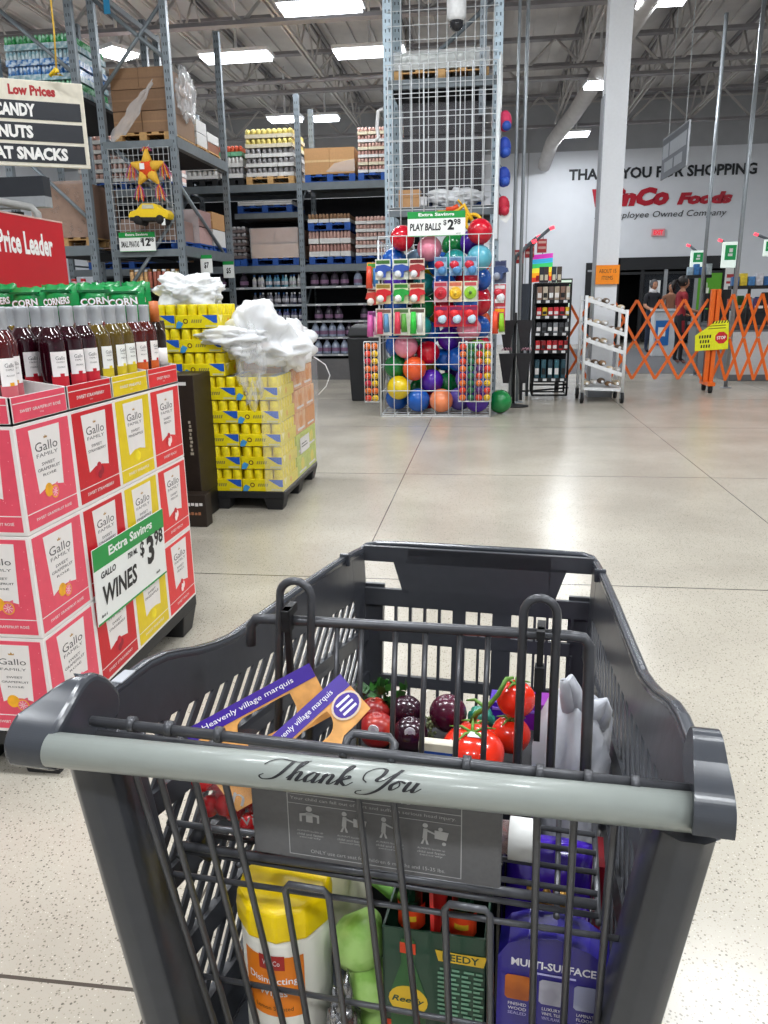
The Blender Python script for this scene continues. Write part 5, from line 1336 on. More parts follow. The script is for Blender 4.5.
# goods of the side racks
load('big stack of brown boxes on a wooden pallet, top of the meshed rack', -4.85, -4.08, LY+.1, 3.345, 4.22, 2, 3, m_wood, [(c_brd, M_('9a7755')), (M_('7d5f46'), c_brd), (c_brd, M_('7d5f46'))], 'box', d=.85, film=None)
t = thing('stretch_film', 'torn clear film hanging from the big stack of brown boxes', 'plastic film', (-4.6, LY-.02, 3.36))
V = []; F = []
for i in range(13):
    for j in range(7):
        u, v = i/12, j/6; w_ = .08+.16*math.sin(PI*min(1, u*1.1))
        V.append((-.22+.62*u+.03*_nz.noise(Vector((u*5, v*5, 1))), -.06-.05*abs(_nz.noise(Vector((u*6, v*6, 4)))), .02+.62*u**1.3+w_*(v-.5)+.03*_nz.noise(Vector((u*7, v*4, 9)))))
for i in range(12):
    for j in range(6): F.append((i*7+j, (i+1)*7+j, (i+1)*7+j+1, i*7+j+1))
MB().add(V, F, film_s, smooth=True).build('film', t)
t = thing('stretch_film', 'white film draped over the aisle side of the brown boxes', 'plastic film', (-4.03, LY+.6, 3.9))
crumple('film', t, (0, 0, .1), (.06,.3,.28), film_s, .3, 2.5, 4, 31)
load('white cases behind the brown boxes on the meshed rack', -4.75, -4.06, LY+.98, 3.345, 3.8, 3, 2, m_wood, [(c_white, c_cream)], 'box', d=.4)
load('brown and white sacks at the far end of the meshed rack top level', -4.75, -4.06, LY+1.42, 3.345, 3.72, 2, 2, m_wood, [(M_('8f5f4a'), c_brd), (c_white, c_cream)], 'wrap', d=.5, film=film_s)
load('brown filmed bale on a blue pallet at the meshed end of the rack', -4.85, -4.1, LY+.08, 2.02, 2.42, 2, 1, m_blue, [(M_('9a7f78'), c_brd)], 'wrap', d=.6, film=film_b)
load('pinkish filmed bale on a blue pallet on the aisle side of the meshed rack', -4.6, -4.03, LY+.72, 2.02, 2.6, 2, 2, m_blue, [(M_('b59490'), c_rose), (M_('9f7f7c'), c_rose)], 'wrap', d=.5, film=film_s)
load('cardboard boxes on a blue pallet at the far aisle side of the meshed rack', -4.6, -4.03, LY+1.3, 2.02, 2.62, 1, 2, m_blue, [(c_white, c_br), (c_br, mat('box tape','d2b183',.5))], 'box', d=.55)
# drinks stack high on the far-left rack
m_wb1, m_wb2, m_wb3 = mat('blue water bottle pack', '3f7fc4', .15, var=.3, scale=18, hex2='d5e6f6'), mat('green water bottle pack', '2f9a50', .15, var=.3, scale=18, hex2='a9dcc0'), mat('clear bottle pack', 'cfe0e6', .15, var=.2, scale=18, hex2='8fb6c2')
load('stack of shrink-wrapped green and blue bottled drinks high on the far-left rack', -6.12, -5.2, LY-.1, 3.9, 4.6, 6, 4, None, [(m_wb3, m_wb2), (m_wb3, m_wb1), (m_wb1, m_wb3)], 'jar', d=.9)
load('brown filmed boxes on the middle level of the far-left rack', -6.0, -5.2, LY-.1, 2.07, 2.9, 1, 1, m_wood, [(M_('7c6150'), c_brd)], 'wrap', d=.8, film=film_b)
for i in range(12):
    x = -4.78+.064*i; nm = ('C8A070','9c5a4a','b9b59c')[i//4]
    lab = 'jar of snacks on the shelf under the meshed rack end, %s from the left' % ORD[i]
    j = thing('snack_jar', lab, 'jar', (x, LY+.06+.02*(i % 2), 1.532), 0, 'jars under the meshed rack end')
    MB().lathe([(.024,0),(.029,.006),(.029,.20),(.025,.215)], mat('jar '+nm, nm, .4, var=.35, scale=40), 10).build('jar_body', j); MB().lathe([(.027,.213),(.027,.24),(0,.24)], m_jwc if i % 2 else m_cbr, 10).build('lid', j)
for i in range(6):
    j = thing('snack_jar', 'jar on the far-left rack shelf behind the red sign, %s from the left' % ORD[i], 'jar', (-6.0+.13*i, LY-.2, 1.432), 0, 'jars on the far-left rack')
    MB().lathe([(.04,0),(.05,.008),(.05,.17),(.03,.2)], mat('pink jar','b98a92',.4,var=.3), 10).build('jar_body', j); MB().lathe([(.034,.198),(.034,.23),(0,.23)], mat('red lid','a3262a',.4), 10).build('lid', j)
for k, (y, z, w) in enumerate(((LY+.55, 1.86, 'nearer'), (LY+1.5, 1.82, 'farther'))):
    j = thing('shelf_tag', '%s small price card hanging under the aisle-side beam of the meshed rack' % w, 'price tag', (LX1+.12, y, z), 0, 'shelf price cards')
    MB().box(-.085,0,-.13,.085,.003,.11,m_signw).box(-.085,-.001,.06,.085,0,.11,m_signg).build('card', j); MB().text('$'+'75'[k], m_pen, .07, .09, front(0,-.0015,-.03), bold=.03).build('lettering', j)
# piñatas
t = thing('star_pinata', 'orange and yellow star pinata with tassels hanging on the rack mesh', 'pinata', (-4.315, LY-.2, 2.98))
m_po, m_py, m_pm = mat('orange crepe paper', 'd9481c', .8, bump=.4, scale=60), mat('yellow crepe paper', 'dfae3a', .8, bump=.4, scale=60), mat('magenta crepe paper', 'a0407c', .8, bump=.3, scale=60)
MB().ball((0,0,0), .115, m_po, 14, 10, sc=(1,.8,1)).build('body', t)
for k in range(5):
    a = PI/2+2*PI*k/5; c = MB(); c.lathe([(.075,.07),(.05,.14),(.022,.215),(0,.235)], m_py, 10, Ry(PI/2-a)); o = c.build('point', t)
    e = Vector((math.cos(a)*.225, 0, math.sin(a)*.225)); f_ = MB()
    for q in range(7): dx = (q-3)*.012; f_.tube([e, e+Vector((dx*1.2, .01*(q % 2), -.06)), e+Vector((dx*2+.02*math.cos(a), .01, -.16-.02*(q % 3)))] if k != 0 else [e, e+Vector((dx, 0, .03)), e+Vector((dx*2, 0, -.02))], .006, (m_pm, m_py, m_po)[q % 3], n=4)
    f_.build('tassel', t)
MB().box(-.06,-.1,-.02,-.0,-.094,.05,m_signw).build('price_tag', t); MB().tube([(0,0,.2),(0,.1,.3)], .004, m_mesh, n=4).build('string', t)
t = thing('car_pinata', 'yellow car pinata hanging below the star on the rack mesh', 'pinata', (-4.315, LY-.2, 2.43))
m_pcar = mat('yellow car paper', 'e3c01a', .7, bump=.3, scale=60)
MB().prism([(-.25,-.06),(.25,-.06),(.27,.0),(.23,.05),(.15,.07),(.09,.125),(-.09,.13),(-.16,.06),(-.25,.035),(-.28,-.02)], -.1, .1, m_pcar, front(0,0,0)).build('body', t, bevel=.015)
MB().prism([(-.08,.065),(.08,.065),(.07,.11),(-.07,.115)], .1, .106, mat('grey window paper','b9b7a0',.6), front(0,0,0)).build('window_print', t)
MB().prism([(-.25,-.075),(.2,-.075),(.22,-.045),(-.25,-.03)], -.105, .107, mat('black paper','1d1c1c',.8), front(0,0,0)).build('bumper', t)
for x in (-.15, .15): MB().tube([(x,-.115,-.07),(x,.115,-.07)], .055, mat('black paper','1d1c1c',.8), n=14).build('wheel', t)
MB().box(.17,-.112,-.14,.22,-.106,-.06,m_signw).build('price_tag', t)
price_card('price_sign', 'green and white price sign hung below the car pinata', .5, .24, front(-4.59, LY-.1, 2.115), 'Extra Savings', [('SMALL PINATAS', -.2, -.12, .5, .32)], (['12', '98'], .12, .06, .13))
# blue tag at the top of the uprights
t = thing('rack_marker', 'blue marker plate high between the left uprights', 'marker', (-4.72, LY-.05, 4.78)); MB().box(-.04,0,0,.04,.006,.2,mat('blue plate','2f8fc0',.5)).build('plate', t)
# ================================================================== cage tower of play balls
TX0, TX1, TY = -1.21, .06, 9.95
t = thing('pallet_rack', 'tall meshed rack tower behind the play ball cage', 'rack', (0, TY, 0))
for (x, y) in ((TX0, .05), (TX1, .05), (TX0, 1.05), (TX1, 1.05)):
    a = MB(); upright(a, x, y, 0, 5.6, .11, .09, m_rkl); a.build('upright', t)
a = MB(); upright(a, TX1-.17, .1, 3.4, 5.6, .08, .06, m_rk); a.build('upright', t)
for (z) in (2.40, 3.80):
    for y in (0, 1.0): MB().box(TX0, y, z-.1, TX1, y+.06, z, m_rkb).build('beam', t)
    MB().box(TX0, .06, z-.04, TX1, 1.0, z-.02, m_rkd).build('deck', t)
for (a_, b_) in (((TX0+.15,1.0,2.3),(TX1-.2,1.0,3.7)), ((TX0,.9,3.9),(TX1,.9,4.9))): MB().tube([a_, b_], .03, m_rk, n=6).build('brace', t)
mp = MB(); m_wmesh = mat('white cage wire', 'd5d9dc', .4)
y = -.22
for i in range(10): x = TX0+.02+(TX1-TX0-.02)*i/9; mp.tube([(x, y, 2.05), (x, y, 3.9)], .009 if i % 2 else .006, m_wmesh, n=5)
for z in (2.05, 2.35, 2.6, 2.85, 3.1, 3.35, 3.6, 3.9): mp.tube([(TX0+.0, y, z), (TX1, y, z)], .005, m_wmesh, n=5)
mp.build('mesh_panel', t)
mp = MB()
for i in range(12): x = TX0+.05+(TX1-TX0-.1)*i/11; mp.tube([(x, -.02, 2.4), (x, -.02, 5.6)], .0045, m_wmesh, n=4)
for i in range(22): z = 2.4+.15*i; mp.tube([(TX0, -.02, z), (TX1, -.02, z)], .004, m_wmesh, n=4)
mp.build('mesh_panel', t)
MB().hexa([(.04,-.24,2.0),(.09,-.24,2.0),(.11,.0,2.0),(.09,.0,2.0),(.075,-.24,3.9),(.095,-.24,3.98),(.12,.0,3.98),(.1,.0,3.9)], mat('white side panel','d3dadd',.45)).build('side_panel', t)
MB().tube([(TX0-.06,.0,3.5),(TX0-.12,.0,3.48),(TX0-.14,.0,3.3),(TX0-.12,.0,3.2),(TX0-.16,0,3.16)], .022, mat('white hook','dcdcdc',.5), n=6).build('cable_hook', t)
load('dark filmed pallet load standing inside the rack tower', TX0+.14, TX1-.16, TY+.25, 2.405, 3.62, 1, 3, m_blue, [(M_('3a383c'), c_grey)], 'wrap', d=.7, film=mat('dark film','58565c',.2,alpha=.35,bump=.3))
load('wooden pallet with clear bagged goods on top of the rack tower', TX0+.06, TX1-.1, TY+.1, 3.68+.12, 4.12, 5, 1, m_wood, [(M_('a8aca6'), mat('bagged goods','c9d0cc',.2,var=.35,scale=14,hex2='7f8f86'))], 'jar', d=.8, film=film_s)
t = thing('small_box', 'brown open box on the deck inside the rack tower', 'box', (-1.1, TY+.02, 2.405)); MB().box(0,0,0,.26,.2,.2,c_br).build('carton', t); MB().box(.26,.02,.02,.34,.12,.12,m_wrap).build('film_scrap', t)
t = thing('stretch_film', 'white folded film on the deck inside the rack tower', 'plastic film', (-.4, TY+.12, 2.41)); crumple('film', t, (0,0,.1), (.32,.1,.1), m_wrap, .3, 3, 4, 41)
t = thing('dome_camera', 'white dome security camera hanging above the rack tower', 'camera', (-.41, TY, 4.3))
MB().lathe([(.075,.10),(.1,.14),(.11,.25),(.10,.36),(.06,.42),(.02,.44)], m_fix, 18, T(0,-.12,-.07)).build('housing', t); MB().lathe([(0,.0),(.045,.012),(.075,.05),(.078,.10)], mat('smoked dome','2b2c30',.1), 18, T(0,-.12,-.07)).build('dome', t); MB().tube([(0,-.12,.36),(0,-.12,2.4)], .02, m_fix, n=8).build('stem', t)
# ---- ball cage
GX0, GX1, GY0, GY1, GZ = -1.222, .045, 8.96, 9.80, 1.96
t = thing('ball_cage', 'white wire cage full of play balls with toys hooked on its front', 'cage', (0, GY0, 0))
def grid(nm, o, u, v, nu, nv, r=.0048, M=None):
    g_ = MB(); o, u, v = Vector(o), Vector(u), Vector(v)
    for i in range(nu+1): g_.tube([o+u*i/nu, o+u*i/nu+v], r, m_wmesh, n=5)
    for j in range(nv+1): g_.tube([o+v*j/nv, o+u+v*j/nv], r, m_wmesh, n=5)
    return g_.build(nm, t)
grid('front_panel', (GX0,0,.0), (GX1-GX0,0,0), (0,0,.90), 8, 3)
grid('front_panel', (GX0,0,.95), (GX1-GX0,0,0), (0,0,1.05), 8, 3)
for x in (GX0, GX1): grid('side_panel', (x,0,0), (0,GY1-GY0,0), (0,0,GZ), 3, 7)
grid('back_panel', (GX0,GY1-GY0,0), (GX1-GX0,0,0), (0,0,GZ), 8, 8)
grid('base', (GX0,0,.02), (GX1-GX0,0,0), (0,GY1-GY0,0), 8, 4)
for x in (GX0, GX1):
    for y in (0, GY1-GY0): MB().tube([(x,y,0),(x,y,GZ)], .011, m_wmesh, n=6).build('corner_post', t)
BALLC = {'red':'c8102a','pink':'e08aa0','green':'0f7a3a','purple':'4a1f9a','light blue':'5fb0c4','blue':'1559b4','teal':'1f8a86','orange':'e0582a','yellow':'dcc014','peach':'ec8a5c','violet':'5e50a8','lime green':'6a9a3a','silver blue':'7fa6c0'}
fb = [('red',-1.0,2.0),('pink',-.68,1.90),('green',-.42,1.95),('purple',-.2,1.97),('light blue',-.11,1.83),('red',-.0,2.02),('blue',-1.12,1.80),('silver blue',-.86,1.76),('blue',-.58,1.74),('teal',-.36,1.74),
 ('purple',-1.1,1.52),('teal',-.77,1.52),('blue',-.5,1.50),('red',-.25,1.52),('blue',-.02,1.55),('blue',-1.08,1.26),('green',-.77,1.24),('red',-.5,1.25),('blue',-.25,1.25),('red',-.04,1.28),
 ('blue',-1.1,1.02),('teal',-.82,1.0),('blue',-.70,.93),('purple',-.46,.85),('pink',-.2,1.0),('blue',-.02,1.02),('blue',-1.12,.80),('pink',-.92,.775),('red',-.68,.68),('lime green',-.14,.80),
 ('green',-1.1,.555),('orange',-.81,.6),('blue',-.5,.59),('blue',-.32,.6),('purple',-.05,.58),('yellow',-.97,.29),('purple',-.69,.37),('red',-.70,.17),('green',-.44,.32),('violet',-.2,.36),('blue',-.02,.34),
 ('blue',-1.1,.135),('blue',-.85,.135),('peach',-.53,.128),('violet',-.33,.128),('purple',-.09,.13)]
import itertools
P = []
for i, (c, x, z) in enumerate(fb): P.append([x, 9.12 if c in ('pink','yellow','peach','orange','light blue','lime green') or (c in ('red',) and z > 1.9) else 9.20+.06*(i % 3), z, c, x*.975, z*.985, 9.4])
backc = ['blue','red','purple','green','teal','orange','blue','yellow']
for k in range(24): P.append([-1.08+.33*(k % 4), 9.66, .15+.3*(k//4)+.03*(k % 2), backc[(k*3) % 8], None, None, 0])
RB = .14
for it in range(420):
    for a, b in itertools.combinations(range(len(P)), 2):
        d = Vector(P[a][:3])-Vector(P[b][:3]); L_ = d.length
        if L_ < 2*RB*.985:
            s_ = d.normalized()*(2*RB-L_)*.5 if L_ > 1e-5 else Vector((.01,.01,0))
            for k in range(3): P[a][k] += s_[k]*.6; P[b][k] -= s_[k]*.6
    for p in P:
        if p[4] is not None and it < 300: p[0] += (p[4]-p[0])*.10; p[2] += (p[5]-p[2])*.10
        p[0] = min(max(p[0], GX0+RB+.008), GX1-RB-.008); p[1] = min(max(p[1], GY0+RB+.008), GY1-RB-.008); p[2] = max(p[2], RB+.03)
bproto = {}
cnt = {}
def hmap(z): return 'at the bottom' if z < .3 else 'low' if z < .7 else 'at middle height' if z < 1.15 else 'high, behind the hanging toys' if z < 1.7 else 'at the top'
for p in P:
    c = p[3]; back = p[4] is None
    key = (c, hmap(p[2]), back); cnt[key] = cnt.get(key, 0)+1
    lab = '%s play ball %s%s of the cage%s' % (c, hmap(p[2]), ' in the rear' if back else ' at the front', '' if cnt[key] == 1 else ', %s such' % ORD[cnt[key]-1])
    if c not in bproto:
        b = thing('play_ball', lab, 'ball', p[:3], rnd.uniform(0, 6), 'play balls in the cage')
        MB().ball((0,0,0), RB, mat(c+' ball vinyl', BALLC[c], .22, var=.12, scale=6, coat=.4), 22, 14).build('ball_skin', b)
        bproto[c] = b
    else: dup(bproto[c], p[:3], rnd.uniform(0, 6), lab)
dup(bproto['green'], (.165, 9.25, .14), 0, 'green play ball on the floor outside the right side of the cage')
# ---- toys on hooks
def toy(label, x, z, kind, cols, y=GY0-.025, rz=0, w=.17, h=.22, grp='toy packs hooked on the cage'):
    t = thing('toy_pack', label, 'toy pack', (x, y, z), rz, grp)
    c = [mat('toy '+q, q, .35, var=.12, scale=25, coat=.2) for q in cols]
    MB().box(-w/2, 0, -h, w/2, .003, 0, c[0]).box(-w/2+.01, -.0015, -.05, w/2-.01, 0, -.012, c[1]).build('card', t)
    b = MB()
    if kind == 'gun':
        b.prism([(-.088,-.025),(-.07,.04),(.02,.052),(.085,.03),(.095,-.01),(.04,-.025),(.03,-.085),(-.02,-.09),(-.025,-.03)], 0, .035, c[2], front(0,0,-.11)); b.ball((-.03,-.03,-.165), .042, c[3], 10, 6)
    elif kind == 'disc':
        b.lathe([(.068,0),(.068,.014),(.055,.022),(.04,.016),(.03,.03),(0,.032)], c[2], 20, front(0,0,-.125)); b.ball((0,-.025,-.125), .02, c[3], 10, 6)
    elif kind == 'tube':
        b.tube([(-.04,-.022,-.04),(-.04,-.022,-.28)], [.028,.04], c[2], n=10); b.tube([(.03,-.022,-.06),(.035,-.022,-.26)], [.026,.036], c[3], n=10); b.prism([(-.06,-.29),(.07,-.29),(.05,-.22),(-.04,-.24)], 0, .03, m_signw, front(0,0,0))
    else:
        b.ball((-.015,-.02,-.085), .048, c[2], 10, 6, sc=(1.1,.5,.9)); b.ball((.015,-.02,-.145), .05, c[3], 10, 6, sc=(1,.6,1)); b.box(-.05,-.02,-.2,.05,-.004,-.16,c[1])
    b.build('toy', t); MB().tube([(0,.02,-.006),(0,-.05,-.006),(0,-.056,.004)], .003, m_wmesh, n=5).build('hook', t)
    return t
LP = [-1.17, -.97, -.79]; RP = [-.525, -.36, -.195]; pos = ('left', 'middle', 'right')
for i in range(3):
    toy('toy water gun pack, top row of the left group, %s' % pos[i], LP[i], 1.76, 'gun', (('d8dcd0','3a6a2a','2f4fa0','d9dde0') if i < 2 else ('e0d0c0','6a2020','a02a30','d9dde0')))
    toy('toy water gun pack, middle row of the left group, %s' % pos[i], LP[i], 1.50, 'gun', (('d6c8a0','8a7a30','c41a24','e4e4e0'), ('d0d8b0','2f7a2a','1f9a3a','e4e4e0'), ('d8c0a0','8a3a20','c8202a','e4e4e0'))[i])
    toy('pump squirter pack, bottom row of the left group, %s' % pos[i], LP[i], 1.23, 'tube', (('d8d4cc','7a5a50','e0486a','5a8fb8'), ('d4d8c4','4a6a40','d83a50','5aa040'), ('e0e0d0','5a4a40','2fc040','d8dcd8'))[i], w=.18, h=.3)
    toy('red and blue figure pack, top row of the right group, %s' % pos[i], RP[i], 1.77, 'figure', ('8fb0c8','5a7aa0','c81f38','4a80b0'), w=.14, h=.2)
    toy('%s flying disc pack, middle row of the right group' % ('red','yellow','lime')[i], RP[i], 1.51, 'disc', (('c8a0a8','b03a4a','c02030','b01f2a'), ('e0c8a8','c86a50','e0b020','f0cf50'), ('d0d8c0','c04a50','8ac030','4a6a30'))[i], w=.15)
    toy('red bubble toy pack, bottom row of the right group, %s' % pos[i], RP[i]+.005, 1.25, 'figure', ('c41c30','7a1a50','e02a30','b8d0e0'), w=.155, h=.23)
for k, (z, kd, cc) in enumerate(((1.73,'tube',('e0a030','4a9a40','d84a30','3a80c0')), (1.47,'gun',('d8b8a0','a04030','c03a30','e0d8d0')), (1.2,'tube',('b86ab0','7a3a70','c85aa0','e0a0c0')))): toy('toy pack on the left side of the cage, %s of three' % ('upper','middle','lower')[k], GX0-.075, z, kd, cc, GY0+.02, .3, w=.12, h=.2)
for k, (z, kd, cc) in enumerate(((1.72,'gun',('5a5f78','3a4060','3f4f78','8a90a0')), (1.47,'figure',('c0404a','e0e0e0','c02a3a','d0d4d8')), (1.22,'tube',('c83a6a','e0a020','e04a2a','8ac020')))): toy('toy pack on the right side of the cage, %s of three' % ('upper','middle','lower')[k], GX1+.085, z, kd, cc, GY0+.02, -.3, w=.13, h=.24)
for k, (z, c1, c2) in enumerate(((3.3,'c8305a','2a4fa8'), (3.02,'1f3fa0','2a50b0'), (2.7,'1f3fa0','2a50b0'), (2.38,'b81f38','c02a40'))):
    t = thing('hanging_toy', '%s hanging toy right of the rack tower, %s from the top' % (('pink and blue','blue','blue','red')[k], ORD[k]), 'toy', (.155, 9.9, z), 0, 'toys hanging beside the tower')
    MB().ball((0,0,0), .1, mat('toy cloth '+c1, c1, .6), 12, 8, sc=(.8,.6,1.15)).build('toy_body', t); MB().ball((.02,-.05,-.06), .055, mat('toy cloth '+c2, c2, .5), 10, 6).build('pocket', t); MB().tube([(-.02,0,.1),(-.06,.02,.16),(-.06,.06,.1)], .006, m_rk, n=5).build('loop', t)
t = thing('price_tag', 'white tag hanging below the red toy at the tower', 'price tag', (.19, 9.86, 2.26)); MB().box(-.05,0,-.06,.05,.003,.06,m_signw, Ry(.6)).build('card', t)
# ---- racks of mini balls
def mini_rack(name, lab, x0, x1, z0, z1, ncol, nrow, cols, y, word):
    t = thing(name, lab, 'wire rack', (0, y, 0))
    w_ = MB()
    for i in range(ncol+1): x = x0+(x1-x0)*i/ncol; w_.tube([(x,-.04,z0),(x,-.04,z1)], .0045, m_wmesh, n=5)
    for i in range(ncol): x = x0+(x1-x0)*(i+.5)/ncol; w_.tube([(x,-.085,z0),(x,-.085,z1)], .003, m_wmesh, n=5)
    for z in (z0, z1): w_.tube([(x0,-.04,z),(x1,-.04,z),(x1,.03,z),(x0,.03,z)], .0055, m_wmesh, n=5, closed=True)
    w_.build('rack_wire', t)
    pr = {}
    rr = min((x1-x0)/ncol, (z1-z0)/nrow)*.47
    for i in range(ncol):
        for j in range(nrow):
            c = cols[i][j % len(cols[i])]; x = x0+(x1-x0)*(i+.5)/ncol; z = z0+rr+.006+(z1-z0-.01)*j/nrow
            lb_ = '%s mini ball in the %s, column %s, %s from the bottom' % ({'d8402a':'red','e0702a':'orange','e0b820':'yellow','1f6a48':'dark green','5a2a6a':'purple','c8203a':'crimson'}[c], word, ('one','two','three','four')[i], ORD[j])
            if c not in pr:
                b = thing('mini_ball', lb_, 'ball', (x, y-.03, z), 0, 'mini balls in the %s' % word); MB().ball((0,0,0), rr, mat('mini '+c, c, .3, var=.15, scale=30), 14, 9).build('ball_skin', b)
                s_ = MB(); s_.ball((rr*.35,-rr*.8,rr*.3), rr*.16, m_pen, 8, 5).ball((-rr*.35,-rr*.8,rr*.3), rr*.16, m_pen, 8, 5); s_.tube([(rr*.45,-rr*.84,-.2*rr),(0,-rr*.9,-.45*rr),(-rr*.45,-rr*.84,-.2*rr)], rr*.07, m_pen, n=5); s_.build('face_print', b); pr[c] = b
            else: dup(pr[c], (x, y-.03, z), rnd.uniform(-.6,.6), lb_)
mini_rack('mini_ball_rack', 'narrow wire rack of orange and yellow mini balls at the left cage corner', -1.41, -1.245, .17, .86, 2, 8, [('d8402a','e0702a','c8203a'), ('e0b820','e0702a','e0b820')], GY0+.04, 'left mini ball rack')
mini_rack('mini_ball_rack', 'white wire rack of mini balls on the right front of the cage', -.315, .055, .185, .845, 4, 8, [('e0702a','d8402a'), ('1f6a48','1f6a48'), ('d8402a','5a2a6a','e0702a'), ('e0b820','d8402a','e0b820')], GY0-.03, 'right mini ball rack')
price_card('price_sign', 'green and white Extra Savings sign for play balls on the cage top', .63, .255, front(-.575, GY0-.03, 2.115), 'Extra Savings', [('PLAY BALLS', -.19, -.12, .54, .30), ('each', .38, -.40, .08, .04)], (['2', '98'], .15, .03, .10))
# ---- toy motorcycle on top
t = thing('toy_motorcycle', 'yellow toy motorcycle displayed behind the play balls sign', 'toy', (-.42, 9.5, 2.03))
m_ty = mat('yellow toy plastic', 'e0ae10', .35)
for x in (-.22, .235): MB().tube([(x+.085*math.cos(a), 0, .14+.085*math.sin(a)) for a in [2*PI*i/20 for i in range(20)]], .022, m_ty, n=7, closed=True).ball((x,0,.14), .035, m_steel, 10, 6).build('wheel', t)
fm = MB(); fm.tube([(-.22,0,.14),(-.1,0,.26),(.05,0,.27),(.13,0,.33),(.17,0,.24),(.235,0,.14)], .024, m_ty, n=7).tube([(-.1,0,.26),(-.02,0,.15),(.1,0,.16),(.17,0,.24)], .022, m_ty, n=7).tube([(-.26,0,.24),(-.16,0,.26),(-.1,0,.26)], .02, m_ty, n=7).tube([(.1,0,.33),(.06,-.05,.38)], .012, m_ty, n=6); fm.build('frame', t)
MB().box(-.04,-.04,.12,.08,.04,.22,m_steel).build('engine', t, bevel=.01); MB().tube([(-.08,0,.285),(.0,0,.29),(.06,0,.32)], .03, mat('orange toy seat','d8481c',.4), n=8).build('seat', t)
# ---- black bin left of the cage
t = thing('trash_bin', 'black trash bin behind the left side of the cage', 'bin', (-1.62, 10.6, 0))
MB().hexa([(-.2,-.2,0),(.2,-.2,0),(.2,.2,0),(-.2,.2,0),(-.24,-.24,.85),(.24,-.24,.85),(.24,.24,.85),(-.24,.24,.85)], mat('black bin plastic','202226',.45)).build('bin_body', t, bevel=.02)
MB().lathe([(.30,.0),(.33,.02),(.30,.12),(.2,.17),(0,.18)], mat('black bin plastic','202226',.45), 4, T(0,0,.85), smooth=False).build('lid', t, bevel=.02)
# ================================================================== wall lettering and exit sign
m_ltd = mat('charcoal wall lettering', '23272d', .5); m_ltr = mat('red wall lettering', 'b3122c', .45)
t = thing('wall_lettering', 'store name lettering reading Thank You For Shopping on the white back wall', 'wall sign', (4.7, YF-.02, 3.4))
def wl(nm, tx, m, x0, x1, z0, z1, shear=0, bold=0.0):
    o = MB(); M_ = front((x0+x1)/2-4.7, -.0, (z0+z1)/2-3.4); o.text(tx, m, x1-x0, z1-z0, M_, shear, bold); o.build(nm, t)
wl('greeting_letters', 'THANK YOU FOR SHOPPING', m_ltd, 2.2, 7.25, 4.53, 4.83, bold=.035)
wl('store_name_letters', 'WinCo', m_ltr, 2.86, 4.98, 3.80, 4.29, .22, .07)
wl('store_name_letters', 'Foods', m_ltr, 5.2, 6.68, 3.80, 4.12, .22, .075)
wl('slogan_letters', 'An Employee Owned Company', m_ltd, 2.96, 6.56, 3.44, 3.66, .22)
t = thing('exit_sign', 'small red lit exit sign on the white wall above the entrance', 'sign', (4.75, YF-.06, 3.08))
MB().box(-.18,0,-.1,.18,.05,.1,mat('pink sign box','e0a0a6',.5)).build('sign_box', t); MB().text('EXIT', mat('red exit letters','d01830',.4,emit=1.2), .26, .12, front(0,-.002,0), bold=.04).build('lettering', t)
# ================================================================== hanging grey sign, poles
t = thing('hanging_sign', 'grey sign with pale panels hanging by wires in front of the wall lettering', 'sign', (2.69, 12.8, 3.36))
m_gs = mat('grey sign panel', '5f646c', .5); m_gs2 = mat('pale sign patch', '8f949b', .5); m_gs3 = mat('dark sign bar', '3c4049', .5); Mh = plane_M((0,0,0), (.04,-1,0), (0,0,1))
MB().box(-.7,-.29,0,.7,.29,.012,m_gs,Mh).build('board', t); MB().box(.7,-.29,-.005,.715,.3,.017,m_steel,Mh).box(-.7,.29,-.005,.7,.3,.017,m_steel,Mh).build('frame', t)
for s_ in (0, 1):
    z0, z1 = (.0125, .014) if s_ == 0 else (-.002, -.0005)
    MB().box(-.68,.20,z0,.68,.27,z1,m_gs3,Mh).build('dark_bar', t)
    for (x0, x1, y0, y1) in ((-.66,-.32,.0,.19),(-.26,.62,.0,.19),(-.52,-.04,-.2,-.06),(.04,.46,-.2,-.06)): MB().box(x0,y0,z0,x1,y1,z1,m_gs2,Mh).build('pale_panel', t)
for x in (-.4, .5): MB().tube([Mh @ Vector((x,.29,.006)), Mh @ Vector((x,2.5,.006))], .006, m_mesh, n=4).build('wire', t)
m_pipe = mat('galvanised pipe', '9aa1a7', .35, metal=.5)
def pole(lab, p0, p1, r, nm='utility_pole'):
    t = thing(nm, lab, 'pole', (p0[0], p0[1], 0), 0, 'utility poles')
    MB().tube([(0,0,0),(p1[0]-p0[0],0,p1[2])], r, m_pipe, n=10).build('pipe', t); MB().lathe([(.08,0),(.08,.01),(.03,.015)], m_pipe, 12).build('foot_plate', t)
pole('thin steel pole right beside the cage tower, nearer the tower', (.30,10.15,0), (.30,10.15,6.6), .018)
pole('thin steel pole beside the cage tower, farther from the tower', (.40,10.3,0), (.40,10.3,6.6), .022)
pole('thin steel pole in front of the store name lettering, left one of the pair', (3.55,14.0,0), (3.55,14.0,5.5), .03)
pole('thin steel pole near the right picture edge, rising over the checkouts', (3.5,12.0,0), (3.5,12.0,5.6), .03)
t = thing('column_sign', 'orange paper sign reading About 15 Items on the white column', 'sign', (1.545, 10.83, 1.6)); MB().box(-.15,0,-.12,.15,.004,.12,mat('orange paper','f08a10',.6)).build('sheet', t)
ls_ = MB().text('ABOUT 15', m_pen, .22, .05, front(0,-.001,.045)); ls_.text('ITEMS', m_pen, .14, .05, front(0,-.001,-.04)); ls_.build('lettering', t)
